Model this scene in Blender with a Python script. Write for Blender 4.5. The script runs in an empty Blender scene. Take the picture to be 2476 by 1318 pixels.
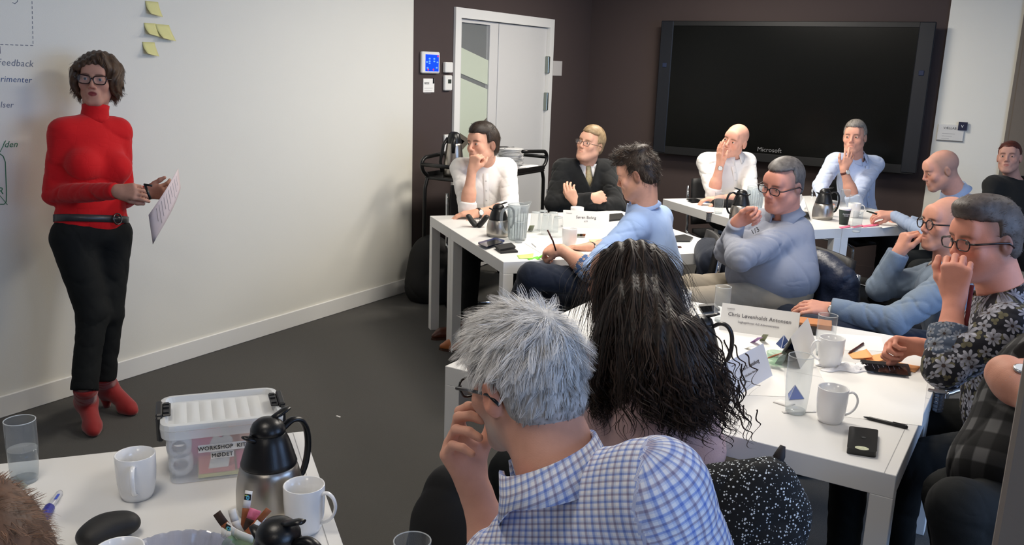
import bpy, math, random
import numpy as np
from mathutils import Vector, Matrix
rnd = random.Random(7)
rng = np.random.default_rng(11)
PI = math.pi
SCN = bpy.context.scene
COL = SCN.collection
def A(*v):
    return np.array(v[0] if len(v) == 1 else v, dtype=float)
def nz(v):
    v = A(v); return v / (np.linalg.norm(v) + 1e-12)

# ------------------------------------------------------------------ camera
IW, IH = 2476, 1318
FPX = 2150.0; CZ = 1.68
PITCH = math.atan(498 / FPX); ROLL = math.atan(.0349); YAW = math.radians(31)
FW = A(-math.sin(YAW)*math.cos(PITCH), math.cos(YAW)*math.cos(PITCH), -math.sin(PITCH))
RT0 = A(math.cos(YAW), math.sin(YAW), 0)
UP0 = np.cross(RT0, FW)
RT = RT0*math.cos(ROLL) + UP0*math.sin(ROLL)
UP = UP0*math.cos(ROLL) - RT0*math.sin(ROLL)
CAM = A(0, 0, CZ)
VT = A(math.sin(YAW), -math.cos(YAW), 0)          # level direction back towards the photographer
ZZ = A(0, 0, 1)
def V3(x, y, z):                                   # level view axes: right, up, towards the photographer
    return RT0*x + ZZ*y + VT*z
def ray(px, py):
    return FW + RT*((px-IW/2)/FPX) - UP*((py-IH/2)/FPX)
def W(px, py, zc):
    return CAM + ray(px, py)*zc
def PZ(px, py, z=.74):
    d = ray(px, py); return CAM + d*((z-CZ)/d[2])
def PX(px, py, X=-4.04):
    d = ray(px, py); return CAM + d*(X/d[0])
def PY(px, py, Y=7.477):
    d = ray(px, py); return CAM + d*(Y/d[1])
cam_d = bpy.data.cameras.new('camera'); cam = bpy.data.objects.new('camera', cam_d); COL.objects.link(cam)
cam_d.sensor_width = 36; cam_d.lens = FPX/IW*36; cam_d.clip_start = .05
M = Matrix((tuple(RT), tuple(UP), tuple(-FW))).transposed().to_4x4(); M.translation = Vector(CAM)
cam.matrix_world = M
SCN.camera = cam

# ------------------------------------------------------------------ light
wd = bpy.data.worlds.new('world'); SCN.world = wd; wd.use_nodes = True
wd.node_tree.nodes['Background'].inputs[0].default_value = (.5, .64, .95, 1)
wd.node_tree.nodes['Background'].inputs[1].default_value = .6
def area(name, loc, aim, sx, sy, power, col, spread=180):
    l = bpy.data.lights.new(name, 'AREA'); l.shape = 'RECTANGLE'; l.size = sx; l.size_y = sy
    l.energy = power; l.color = col; l.spread = math.radians(spread)
    o = bpy.data.objects.new(name, l); COL.objects.link(o); o.location = loc
    o.rotation_euler = Vector(tuple(A(aim)-A(loc))).to_track_quat('-Z', 'Y').to_euler()
    return o
area('window_daylight', (3.32, 2.0, 1.75), (0, 2.0, 1.2), 5.0, 1.7, 84, (.34, .56, 1))
LAMPS = [(-2.05, 4.7, 22), (-2.3, 6.5, 33), (-1.15, 3.3, 17), (.7, 4.6, 3), (-1.4, .7, 5.5), (1.2, 1.6, 6), (-.2, -.9, 3)]
for i, (lx, ly, pw) in enumerate(LAMPS):
    area('ceiling_lamp_light', (lx, ly, 2.66), (lx, ly, 0), .58, .58, pw, (1, .93, .83))
SCN.view_settings.view_transform = 'Standard'; SCN.view_settings.look = 'None'
SCN.view_settings.gamma = 1; SCN.view_settings.use_curve_mapping = False
SCN.view_settings.exposure = .86

# ------------------------------------------------------------------ materials
MC = {}
def lin(c):
    return tuple(((x/255)/12.92 if x <= 10 else (((x/255)+.055)/1.055)**2.4) for x in c)
def mat(name, col, rough=.5, metal=0, bump=0, bscale=200, var=0, vscale=8, spec=.5, trans=0, ior=1.45, emit=None, estr=1, alpha=1, sheen=0, coat=0, stretch=None, attr=None, bdist=.001):
    if name in MC: return MC[name]
    m = bpy.data.materials.new(name); m.use_nodes = True; nt = m.node_tree; N = nt.nodes; L = nt.links
    b = N['Principled BSDF']
    c = lin(col) if max(col) > 1 else col
    b.inputs['Base Color'].default_value = (*c, 1); b.inputs['Roughness'].default_value = rough
    b.inputs['Metallic'].default_value = metal; b.inputs['Specular IOR Level'].default_value = spec
    b.inputs['Transmission Weight'].default_value = trans; b.inputs['IOR'].default_value = ior
    b.inputs['Alpha'].default_value = alpha; b.inputs['Sheen Weight'].default_value = sheen
    b.inputs['Coat Weight'].default_value = coat
    if emit: b.inputs['Emission Color'].default_value = (*lin(emit), 1); b.inputs['Emission Strength'].default_value = estr
    tc = N.new('ShaderNodeTexCoord'); src = tc.outputs['Object']
    if stretch:
        mp = N.new('ShaderNodeMapping'); mp.inputs['Scale'].default_value = stretch; L.new(src, mp.inputs[0]); src = mp.outputs[0]
    if attr:
        an = N.new('ShaderNodeAttribute'); an.attribute_name = attr; base = an.outputs['Color']
        L.new(base, b.inputs['Base Color'])
    if var:
        n = N.new('ShaderNodeTexNoise'); n.inputs['Scale'].default_value = vscale; n.inputs['Detail'].default_value = 4; L.new(src, n.inputs['Vector'])
        r = N.new('ShaderNodeMapRange'); r.inputs[3].default_value = 1-var; r.inputs[4].default_value = 1+var; L.new(n.outputs[0], r.inputs[0])
        mx = N.new('ShaderNodeMix'); mx.data_type = 'RGBA'; mx.blend_type = 'MULTIPLY'; mx.inputs[0].default_value = 1
        if attr: L.new(base, mx.inputs[6])
        else: mx.inputs[6].default_value = (*c, 1)
        L.new(r.outputs[0], mx.inputs[7]); L.new(mx.outputs[2], b.inputs['Base Color'])
    if bump:
        n = N.new('ShaderNodeTexNoise'); n.inputs['Scale'].default_value = bscale; n.inputs['Detail'].default_value = 3; L.new(src, n.inputs['Vector'])
        bp = N.new('ShaderNodeBump'); bp.inputs['Strength'].default_value = bump; bp.inputs['Distance'].default_value = bdist
        L.new(n.outputs[0], bp.inputs['Height']); L.new(bp.outputs[0], b.inputs['Normal'])
    m.diffuse_color = (*c, 1); MC[name] = m
    return m

# ------------------------------------------------------------------ mesh helpers
LOC = {}
def tag(o, label=None, cat=None, group=None, kind=None):
    if label: o['label'] = label
    if cat: o['category'] = cat
    if group: o['group'] = group
    if kind: o['kind'] = kind
    return o
def thing(name, label, cat, loc, group=None, rotz=0):
    o = bpy.data.objects.new(name, None); COL.objects.link(o); o.empty_display_size = .1
    o.location = tuple(loc); o.rotation_euler = (0, 0, rotz); LOC[o.name] = A(loc)
    return tag(o, label, cat, group)
def mk(name, V, F, mats, parent=None, local=False, smooth=True, fm=None, attrs=None):
    """V (n,3), F list / (m,k) array. World coords unless local."""
    me = bpy.data.meshes.new(name)
    V = np.asarray(V, dtype=np.float64)
    if isinstance(F, np.ndarray):
        k = F.shape[1]
        me.vertices.add(len(V)); me.loops.add(F.size); me.polygons.add(len(F))
        me.loops.foreach_set('vertex_index', F.astype(np.int32).ravel())
        me.polygons.foreach_set('loop_start', np.arange(0, F.size, k, dtype=np.int32))
        me.polygons.foreach_set('loop_total', np.full(len(F), k, dtype=np.int32))
    else:
        me.from_pydata([tuple(v) for v in V], [], F)
    o = bpy.data.objects.new(name, me)
    base = A(0, 0, 0)
    if parent is not None:
        base = LOC[parent.name]; o.parent = parent
    if not local: V = V - base
    me.vertices.foreach_set('co', V.astype(np.float32).ravel())
    for m in (mats if isinstance(mats, (list, tuple)) else [mats]): me.materials.append(m)
    if fm is not None: me.polygons.foreach_set('material_index', np.asarray(fm, dtype=np.int32))
    me.polygons.foreach_set('use_smooth', np.full(len(me.polygons), bool(smooth)))
    if attrs:
        for an, arr in attrs.items():
            if arr.shape[1] == 4:
                at = me.color_attributes.new(an, 'FLOAT_COLOR', 'POINT'); at.data.foreach_set('color', arr.astype(np.float32).ravel())
            else:
                at = me.attributes.new(an, 'FLOAT_VECTOR', 'POINT'); at.data.foreach_set('vector', arr.astype(np.float32).ravel())
    me.update(); me.validate()
    COL.objects.link(o); LOC[o.name] = base
    return o
class MB:
    """collects shapes in one mesh"""
    def __init__(s): s.V = []; s.F = []; s.fm = []; s.T = Matrix.Identity(4); s.m = 0
    def add(s, vs, fs):
        b = len(s.V)
        for v in vs: s.V.append(tuple(s.T @ Vector(tuple(v))))
        for f in fs: s.F.append([i+b for i in f]); s.fm.append(s.m)
        return s
    def frame(s, o, x=None, y=None, z=None):
        z = nz(z) if z is not None else ZZ
        if x is not None: x = nz(A(x) - z*np.dot(A(x), z)); y = np.cross(z, x)
        else: y = nz(A(y) - z*np.dot(A(y), z)); x = np.cross(y, z)
        m = Matrix((tuple(x), tuple(y), tuple(z))).transposed().to_4x4(); m.translation = Vector(tuple(o)); s.T = m
        return s
    def box(s, x0, x1, y0, y1, z0, z1, bev=0):
        if bev <= 0:
            return s.add([(x0,y0,z0),(x1,y0,z0),(x1,y1,z0),(x0,y1,z0),(x0,y0,z1),(x1,y0,z1),(x1,y1,z1),(x0,y1,z1)],
                  [(0,3,2,1),(4,5,6,7),(0,1,5,4),(1,2,6,5),(2,3,7,6),(3,0,4,7)])
        b = min(bev, (x1-x0)/2.01, (y1-y0)/2.01, (z1-z0)/2.01)
        def ring(z, i): return [(x0+i,y0+b,z),(x0+b,y0+i,z),(x1-b,y0+i,z),(x1-i,y0+b,z),(x1-i,y1-b,z),(x1-b,y1-i,z),(x0+b,y1-i,z),(x0+i,y1-b,z)]
        vs = []; rr = [(z0, b), (z0+b, 0), (z1-b, 0), (z1, b)]
        for z, i in rr:
            if i: vs += [(x0+b,y0+b,z)]*1 and [(x0+b,y0+b,z),(x0+b,y0+b,z),(x1-b,y0+b,z),(x1-b,y0+b,z),(x1-b,y1-b,z),(x1-b,y1-b,z),(x0+b,y1-b,z),(x0+b,y1-b,z)]
            else: vs += ring(z, 0)
        fs = []
        for k in range(3):
            for j in range(8): a = k*8+j; c = k*8+(j+1) % 8; fs.append((a, c, c+8, a+8))
        fs.append((0, 6, 4, 2)); fs.append((24, 26, 28, 30))
        return s.add(vs, fs)
    def lathe(s, prof, n=32, cap0=True, cap1=True, sx=1, sy=1):
        vs = []; fs = []
        for r, z in prof:
            for j in range(n): a = 2*PI*j/n; vs.append((r*math.cos(a)*sx, r*math.sin(a)*sy, z))
        for k in range(len(prof)-1):
            for j in range(n): a = k*n+j; c = k*n+(j+1) % n; fs.append((a, c, c+n, a+n))
        if cap0: fs.append(tuple(range(n-1, -1, -1)))
        if cap1: fs.append(tuple((len(prof)-1)*n+j for j in range(n)))
        return s.add(vs, fs)
    def tube(s, pts, r, n=8, closed=False, flat=1.0, caps=True, up=None, sm=0):
        P = [A(p) for p in pts]; m = len(P); vs = []; fs = []
        R = list(r) if hasattr(r, '__len__') else [r]*m
        if sm and m > 2:
            P2 = []; R2 = []
            for i in range(m-1):
                p0, p1, p2, p3 = P[max(i-1, 0)], P[i], P[i+1], P[min(i+2, m-1)]
                for k in range(sm): t = k/sm; P2.append(.5*((2*p1)+(p2-p0)*t+(2*p0-5*p1+4*p2-p3)*t*t+(3*p1-p0-3*p2+p3)*t**3)); R2.append(R[i]*(1-t)+R[i+1]*t)
            P2.append(P[-1]); R2.append(R[-1]); P, R, m = P2, R2, len(P2)
        u = None
        for i in range(m):
            if closed: t = nz(P[(i+1) % m]-P[i-1])
            else: t = nz(P[min(i+1, m-1)]-P[max(i-1, 0)])
            if u is None:
                u = A(up) if up is not None else (ZZ if abs(t[2]) < .9 else A(1, 0, 0))
            u = nz(u - t*np.dot(u, t)); w = np.cross(t, u)
            for j in range(n):
                a = 2*PI*j/n; vs.append(P[i] + u*R[i]*math.cos(a)*flat + w*R[i]*math.sin(a))
        q = m if closed else m-1
        for k in range(q):
            for j in range(n): a = k*n+j; c = k*n+(j+1) % n; d = ((k+1) % m)*n; fs.append((a, c, d+(j+1) % n, d+j))
        if not closed and caps:
            fs.append(tuple(range(n-1, -1, -1))); fs.append(tuple((m-1)*n+j for j in range(n)))
        return s.add(vs, fs)
    def sheet(s, g, thick=0):
        """grid of points [rows][cols] -> sheet, with optional thickness along z"""
        r = len(g); c = len(g[0]); vs = [p for row in g for p in row]; fs = []
        for i in range(r-1):
            for j in range(c-1): a = i*c+j; fs.append((a, a+1, a+c+1, a+c))
        return s.add(vs, fs)
    def build(s, name, m, parent=None, local=False, smooth=False, angle=None):
        o = mk(name, s.V, s.F, m, parent, local, smooth=smooth or angle is not None, fm=s.fm)
        if angle is not None:
            o.data.set_sharp_from_angle(angle=math.radians(angle))
        return o
def solid(o, t, off=0):
    md = o.modifiers.new('thick', 'SOLIDIFY'); md.thickness = t; md.offset = off; return o
def copy_tree(o, parent=None):
    c = o.copy(); COL.objects.link(c); c.parent = parent
    LOC[c.name] = LOC.get(o.name, A(0, 0, 0))
    for ch in list(o.children): copy_tree(ch, c)
    return c
def text(name, s, size, o, x, z, m, parent=None, thick=.0004, align='CENTER', spacing=1.0, shear=0, label=None):
    """flat lettering: baseline direction x, facing direction z, origin o (world)"""
    cu = bpy.data.curves.new(name, 'FONT'); cu.body = s; cu.size = size; cu.align_x = align; cu.align_y = 'CENTER'; cu.extrude = thick
    cu.space_character = spacing; cu.resolution_u = 2; cu.shear = shear
    t = bpy.data.objects.new(name+'_c', cu); COL.objects.link(t)
    dg = bpy.context.evaluated_depsgraph_get(); me = bpy.data.meshes.new_from_object(t.evaluated_get(dg))
    V = np.zeros(len(me.vertices)*3, dtype=np.float32); me.vertices.foreach_get('co', V); V = V.reshape(-1, 3)
    F = [tuple(p.vertices) for p in me.polygons]
    bpy.data.objects.remove(t); bpy.data.curves.remove(cu); bpy.data.meshes.remove(me)
    x = nz(x); z = nz(z); x = nz(x - z*np.dot(x, z)); y = np.cross(z, x)
    VW = A(o) + V[:, :1]*x + V[:, 1:2]*y + V[:, 2:]*z
    r = mk(name, VW, F, m, parent, smooth=False)
    if label: r['label'] = label
    return r

# ------------------------------------------------------------------ implicit surfaces
class SDF:
    """smooth unions of rounded cones and ellipsoids, polygonised by surface nets"""
    def __init__(s): s.p = []
    def cap(s, a, b, ra, rb=None, k=.02, op='u', wr=0, wf=150, flat=False, sc=None):
        a = A(a); b = A(b); rb = ra if rb is None else rb; R = max(ra, rb)+wr
        if sc is not None: R *= 1.0
        d = b-a; L2 = d@d+1e-9; L = math.sqrt(L2); ph = rnd.random()*6
        n1 = nz(np.cross(d, A(.3, .5, .8))); n2 = np.cross(d/L, n1)
        def f(X, Y, Z):
            x = X-a[0]; y = Y-a[1]; z = Z-a[2]
            t = (x*d[0]+y*d[1]+z*d[2])/L2; tc = np.clip(t, 0, 1)
            r = ra+(rb-ra)*tc
            qx = x-d[0]*tc; qy = y-d[1]*tc; qz = z-d[2]*tc
            if sc is not None:      # sc=(axis, factor) flattened section
                ax, fc = sc; w = qx*ax[0]+qy*ax[1]+qz*ax[2]; w2 = w*(1/fc-1)
                qx = qx+ax[0]*w2; qy = qy+ax[1]*w2; qz = qz+ax[2]*w2
            o = np.sqrt(qx*qx+qy*qy+qz*qz)-r
            if wr:
                a1 = x*n1[0]+y*n1[1]+z*n1[2]; a2 = x*n2[0]+y*n2[1]+z*n2[2]
                q1 = 1-np.abs(np.sin(t*L*wf*.36+ph+1.9*np.sin(a1*24+ph)+a2*17)); q2 = 1-np.abs(np.sin(t*L*wf*.21-a1*21+1.5*np.sin(a2*19+ph)+2*ph)); o = o + wr*(1.5*q1**4*(.35+.65*np.sin(a2*14+ph+t*5)**2)+1.0*q2**5)
            if flat: o = np.maximum(o, np.maximum(t-1, -t-9)*L)
            return o
        lo = np.minimum(a, b)-R; hi = np.maximum(a, b)+R
        s.p.append((f, lo, hi, op, k)); return s
    def ell(s, c, fr, r, k=.02, op='u'):
        c = A(c); r = A(r); fr = [nz(v) for v in fr]
        def f(X, Y, Z):
            x = X-c[0]; y = Y-c[1]; z = Z-c[2]
            k0 = 0; k1 = 0
            for i in range(3):
                q = x*fr[i][0]+y*fr[i][1]+z*fr[i][2]; k0 = k0+(q/r[i])**2; k1 = k1+(q/r[i]**2)**2
            k0 = np.sqrt(k0); k1 = np.sqrt(k1)+1e-9
            return k0*(k0-1)/k1
        ext = np.sqrt(sum((fr[i]*r[i])**2 for i in range(3)))
        s.p.append((f, c-ext, c+ext, op, k)); return s
    def plane(s, o, n, lo, hi, k=.004):
        """remove everything on the n side of the plane, within a box"""
        o = A(o); n = nz(n)
        def f(X, Y, Z): return -((X-o[0])*n[0]+(Y-o[1])*n[1]+(Z-o[2])*n[2])
        s.p.append((f, A(lo), A(hi), 's', k)); return s
    def field(s, fn, lo, hi, op, k): s.p.append((fn, A(lo), A(hi), op, k)); return s
    def mesh(s, h, disp=None, clip=None):
        un = [p for p in s.p if p[3] == 'u']
        lo = np.min([p[1] for p in un], axis=0)-3*h; hi = np.max([p[2] for p in un], axis=0)+3*h
        n = np.ceil((hi-lo)/h).astype(int)+1
        D = np.full(n, .2, dtype=np.float32)
        ax = [lo[i]+h*np.arange(n[i]) for i in range(3)]
        for f, a, b, op, k in s.p:
            m = k+2*h if op == 'u' else k+1e-6
            i0 = np.clip(np.floor((a-m-lo)/h).astype(int), 0, n); i1 = np.clip(np.ceil((b+m-lo)/h).astype(int)+1, 0, n)
            if np.any(i1 <= i0): continue
            sl = tuple(slice(i0[i], i1[i]) for i in range(3))
            X = ax[0][sl[0]][:, None, None]; Y = ax[1][sl[1]][None, :, None]; Z = ax[2][sl[2]][None, None, :]
            d = f(X, Y, Z); c = D[sl]
            if op == 'u':
                hh = np.maximum(k-np.abs(c-d), 0)/k if k > 0 else 0
                D[sl] = np.minimum(c, d)-hh*hh*k*.25
            elif op == 's':
                d = -d; hh = np.maximum(k-np.abs(c-d), 0)/k if k > 0 else 0
                D[sl] = np.maximum(c, d)+hh*hh*k*.25
        if disp is not None:
            i = np.argwhere(np.abs(D) < 2.5*h)
            P = lo+h*i; D[i[:, 0], i[:, 1], i[:, 2]] += disp(P[:, 0], P[:, 1], P[:, 2])
        return nets(D, lo, h)
def nets(D, lo, h):
    ins = D < 0
    c = ins[:-1, :-1, :-1].astype(np.int8)
    for (i, j, k) in [(0,0,1),(0,1,0),(0,1,1),(1,0,0),(1,0,1),(1,1,0),(1,1,1)]:
        c = c + ins[i:ins.shape[0]-1+i, j:ins.shape[1]-1+j, k:ins.shape[2]-1+k]
    act = (c > 0) & (c < 8); idx = np.argwhere(act); n = len(idx)
    mp = np.full(act.shape, -1, dtype=np.int32); mp[act] = np.arange(n)
    cs = [(0,0,0),(1,0,0),(0,1,0),(1,1,0),(0,0,1),(1,0,1),(0,1,1),(1,1,1)]
    v = [D[idx[:, 0]+a, idx[:, 1]+b, idx[:, 2]+e] for a, b, e in cs]
    acc = np.zeros((n, 3)); cnt = np.zeros(n)
    for a, b in [(0,1),(2,3),(4,5),(6,7),(0,2),(1,3),(4,6),(5,7),(0,4),(1,5),(2,6),(3,7)]:
        m = (v[a] < 0) != (v[b] < 0); t = np.where(m, v[a]/(v[a]-v[b]+1e-12), 0)
        p = A(cs[a])[None]+t[:, None]*(A(cs[b])-A(cs[a]))[None]
        acc += p*m[:, None]; cnt += m
    V = lo+h*(idx+acc/cnt[:, None])
    Q = []
    for ax in range(3):
        s0 = [slice(None)]*3; s1 = [slice(None)]*3; s0[ax] = slice(0, -1); s1[ax] = slice(1, None)
        o = [i for i in range(3) if i != ax]
        for i in o: s0[i] = slice(1, -1); s1[i] = slice(1, -1)
        x = ins[tuple(s0)]; y = ins[tuple(s1)]
        for fl, m in ((False, x & ~y), (True, ~x & y)):
            e = np.argwhere(m)
            if not len(e): continue
            e = e.copy(); e[:, o[0]] += 1; e[:, o[1]] += 1
            q = []
            for da, db in ((1,1),(0,1),(0,0),(1,0)):
                g = e.copy(); g[:, o[0]] -= da; g[:, o[1]] -= db; q.append(mp[g[:, 0], g[:, 1], g[:, 2]])
            q = np.stack(q, 1)
            if fl != (ax == 1): q = q[:, ::-1]
            Q.append(q)
    return V, np.concatenate(Q)
def join(parts):
    V = []; F = []; b = 0
    for v, f in parts: V.append(v); F.append(f+b); b += len(v)
    return np.concatenate(V), np.concatenate(F)
def vnormals(V, F):
    n = np.cross(V[F[:, 2]]-V[F[:, 0]], V[F[:, 3]]-V[F[:, 1]]); N = np.zeros_like(V)
    for i in range(4): np.add.at(N, F[:, i], n)
    return N/(np.linalg.norm(N, axis=1, keepdims=True)+1e-12)
def wav(X, Y, Z, f=1.0, s=0.):
    a = 1-np.abs(np.sin(f*(11*X+7*Z-5*Y)+s+1.9*np.sin(f*9*Y+s)+1.3*np.sin(f*13*Z+X*7)))
    b = 1-np.abs(np.sin(f*(14*Z-9*X+8*Y)+2*s+1.6*np.sin(f*12*X+s)+1.2*np.sin(f*17*Y)))
    m = .5+.5*np.sin(f*(5*X-7*Y+4*Z)+s)
    return 1.3*a**5*m+1.1*b**5*(1-m)+.35*np.sin(f*(9*X+6*Z)+s)*np.sin(f*(8*Y-7*Z)+s)
# ------------------------------------------------------------------ people
def hframe(c, face, tilt=0, s=1.0):
    F = nz(V3(*face)); U = nz(ZZ-F*F[2]); R = np.cross(F, U); a = math.radians(tilt)
    U2 = U*math.cos(a)+R*math.sin(a); R2 = np.cross(F, U2)
    return dict(c=A(c), R=R2, F=F, U=U2, s=s)
def HL(h, x, y, z): return h['c']+h['s']*(h['R']*x+h['F']*y+h['U']*z)
def head_sdf(S, h, fat=0., fem=False, lids=.62, ear=True, ef=.30):
    s = h['s']; fr = (h['R'], h['F'], h['U'])
    L = lambda x, y, z: HL(h, x, y, z)
    E = lambda c, r, k=.02, op='u': S.ell(L(*c), fr, A(*r)*s, k=k, op=op)
    C = lambda a, b, ra, rb=None, k=.012, op='u': S.cap(L(*a), L(*b), ra*s, (rb if rb is not None else ra)*s, k=k, op=op)
    E((0, -.016, .036), (.075, .095, .082))
    E((0, .026, -.02), (.060+fat*.4, .062, .09), k=.03)
    E((0, .018, -.062), (.052+fat, .058, .045), k=.03)
    jw = .044 if fem else .05
    for q in (-1, 1):
        C((q*(jw+fat), -.005, -.052), (q*.02, .064, -.098), .018+fat*.3, .016, k=.03)
        E((q*.039, .064, -.024), (.024, .018, .022), k=.022)
    C((-.012, .072, -.1), (.012, .072, -.1), .0165 if not fem else .0145, k=.022)
    if fat > .004: E((0, .03, -.1), (.04, .045, .024), k=.03)
    C((-.036, .077, .026), (.036, .077, .026), .011 if not fem else .009, k=.018)
    E((0, .075, .05), (.045, .018, .03), k=.03)
    for q in (-1, 1): E((q*.0315, .101, .003), (.019, .017, .0125), k=.012, op='s')
    C((0, .089, .014), (0, .107, -.024), .0068, .0088, k=.013)
    E((0, .105, -.029), (.0105, .0105, .0085), k=.007)
    for q in (-1, 1): E((q*.0115, .098, -.033), (.0062, .0095, .0068), k=.005)
    E((0, .085, -.062), (.027, .013, .022), k=.018); lp = .85 if fem else .6; lx = .82 if fem else 1
    for q in (-1, 1):
        C((q*.003, .0930, -.0566), (q*.019*lx, .0895, -.0605), .0052*lp, .0022, k=.006)
        C((0, .0928, -.0675), (q*.017*lx, .0895, -.0632), .0068*lp, .0024, k=.007)
    C((-.0215*lx, .0995, -.0618), (.0215*lx, .0995, -.0618), .0027, k=.004, op='s')
    for q in (-1, 1):                                       # eyelids around the eyeball
        E((q*.0315, .0765, .003), (.0150, .0142, .0142), k=.005)
        E((q*.0315, .0950, .0020), (.0132, .0085, .0058*lids+.0006), k=.002, op='s')
    if ear:
        for q in (-1, 1):
            S.ell(L(q*(.0775 if ef > 0 else .083), -.012, -.006), (nz(h['R']*q+h['F']*ef), nz(h['F']-h['R']*q*ef), nz(h['U']-h['F']*.18)), A(.0075, .0175, .030)*s, k=.007)
            S.ell(L(q*(.088 if ef > 0 else .094), -.006, -.001), (nz(h['R']*q+h['F']*ef), nz(h['F']-h['R']*q*ef), h['U']), A(.0085, .0095, .0185)*s, k=.005, op='s')
def paint(V, nh, h, tone, lip, brow, fem, stub, stubc, scalp, scalpc, browh=.0045):
    n = len(V); C = np.ones((n, 4)); C[:, :3] = tone
    P = (V-h['c'])/h['s']; x = P@h['R']; y = P@h['F']; z = P@h['U']; ax = np.abs(x)
    near = (np.abs(z) < .16) & (np.linalg.norm(P, axis=1) < .19) & (np.arange(n) < nh)
    def mix(w, c):
        w = np.clip(w, 0, 1)*near; C[:, :3] = C[:, :3]*(1-w[:, None])+A(c)*w[:, None]
    sm = lambda v, a, b: np.clip((v-a)/(b-a), 0, 1)
    red = tone*A(1.02, .74, .70)
    mix(.30*np.exp(-((ax-.042)**2+(z+.026)**2)/.0004)*sm(y, .03, .06), red)
    mix(.35*np.exp(-((ax)**2+(z+.03)**2)/.00025)*sm(y, .08, .1), red)
    mix(.45*sm(ax, .076, .084), red)
    if stub: mix(stub*sm(-z, .03, .06)*sm(y, -.03, .02)*(1-sm(-z, .115, .15)), stubc)
    if scalp: mix(scalp*np.clip(sm(.03+.35*z-y, -.01, .02)*sm(z, -.07, -.04)*(ax < .09), 0, 1)*(1-.75*sm(z, .07, .11)*sm(y, -.08, -.02)), scalpc)
    mix((.9 if fem else .5)*sm(y, .076, .084)*sm(1-(ax/(.021 if fem else .024))**2-((z+.0625)/(.0115 if fem else .0095))**2, .0, .35), lip)
    a = (ax-.03)/.02
    mix(.72*sm(-np.abs(z-(.0225-.0035*a*a+(.002 if fem else 0))), -browh*1.5, -browh*.5)*sm(ax, .008, .015)*sm(-ax, -.052, -.042)*sm(y, .045, .055), brow)
    mix(.14*np.exp(-((ax-.0315)**2)/.0002-((z-.002)**2)/.00012)*sm(y, .06, .07), tone*A(.62, .5, .48))
    return C
def hand_sdf(S, w, F, N, side, curl=(25, 30, 20), th=(.5, .8, .35), s=1.0, splay=.05, curls=None, thcurl=20):
    """w wrist, F towards the knuckles, N palm facing, side +1 right / -1 left"""
    F = nz(F); N = nz(A(N)-F*np.dot(N, F)); T = np.cross(N, F)*side     # thumb side
    P = lambda f, t, n: w+s*(F*f+T*t+N*n)
    K = []
    for i, (t, f) in enumerate(((.030, .088), (.010, .092), (-.010, .088), (-.029, .079))):
        S.cap(P(.004, t*.45, 0), P(f, t, 0), .0165*s, .0125*s, k=.014*s); K.append(P(f, t, -.001))
    S.cap(P(.018, .02, .006), P(.05, .03, .008), .018*s, .014*s, k=.012*s)
    ln = ((.040, .024, .020), (.044, .027, .021), (.041, .025, .020), (.032, .020, .018))
    rr = (.0100, .0101, .0096, .0086)
    for i in range(4):
        cu = curls[i] if curls else curl
        d = nz(F+T*splay*(1.5-i)); p = K[i]; a = 0
        for j in range(3):
            a += math.radians(cu[j]); dd = d*math.cos(a)+N*math.sin(a); q = p+dd*ln[i][j]*s
            S.cap(p, q, (rr[i]-.0007*j)*s, (rr[i]-.0007*(j+1))*s, k=.003*s if j or True else 0); p = q
    d = nz(F*th[0]+T*th[1]+N*th[2]); p = P(.022, .024, .006); ax = np.cross(d, nz(F+N*.6-T*.8)); ax = nz(ax)
    for j, (l, r0, r1) in enumerate(((.042, .0155, .012), (.034, .0118, .0108), (.026, .0108, .0085))):
        if j:
            a = math.radians(thcurl); d = d*math.cos(a)+np.cross(ax, d)*math.sin(a)+ax*np.dot(ax, d)*(1-math.cos(a))
        q = p+d*l*s; S.cap(p, q, r0*s, r1*s, k=.008*s); p = q
def hair_cut(h, top=.068, temple=.03, tz=.012, burn=.012, bz=-.02, nape=-.078, wid=.0):
    def g(X, Y, Z):
        px = (X-h['c'][0])/h['s']; py = (Y-h['c'][1])/h['s']; pz = (Z-h['c'][2])/h['s']
        x = px*h['R'][0]+py*h['R'][1]+pz*h['R'][2]; y = px*h['F'][0]+py*h['F'][1]+pz*h['F'][2]; z = px*h['U'][0]+py*h['U'][1]+pz*h['U'][2]
        f = .0015*np.sin(x*420)+.001*np.sin(x*900+y*500)
        a = top-wid*np.abs(x)/.06-z+f
        b = np.maximum(y-temple, tz-z)+f; c = np.maximum(y-burn, bz-z)+f; d = np.maximum(y+.022, nape-z)
        return -np.minimum(np.minimum(a, b), np.minimum(c, d))*h['s']
    return g
def short_hair(h, th=.012, topx=.010, fr=.008, cut={}, res=.004, extra=None, sq=1.0):
    S = SDF(); s = h['s']; fr_ = (h['R'], h['F'], h['U']); L = lambda *a: HL(h, *a)
    S.ell(L(0, -.018, .036), fr_, A(.075+th*.8, .095+th, .083+th)*s, k=.01)
    if topx: S.ell(L(0, .004, .062+topx), fr_, A(.064*sq, .086+fr, .056+topx*.4)*s, k=.02)
    S.ell(L(0, -.052, -.03), fr_, A(.062+th*.5, .05+th, .05)*s, k=.03)
    if extra: extra(S, L, fr_, s)
    b = h['c']; R = .2*s
    S.field(hair_cut(h, **cut), b-R, b+R, 's', .016*s)
    for q in (-1, 1): S.ell(L(q*.088, -.006, -.006), fr_, A(.026, .025, .034)*s, k=.004, op='s')
    return S.mesh(res*s)
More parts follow.
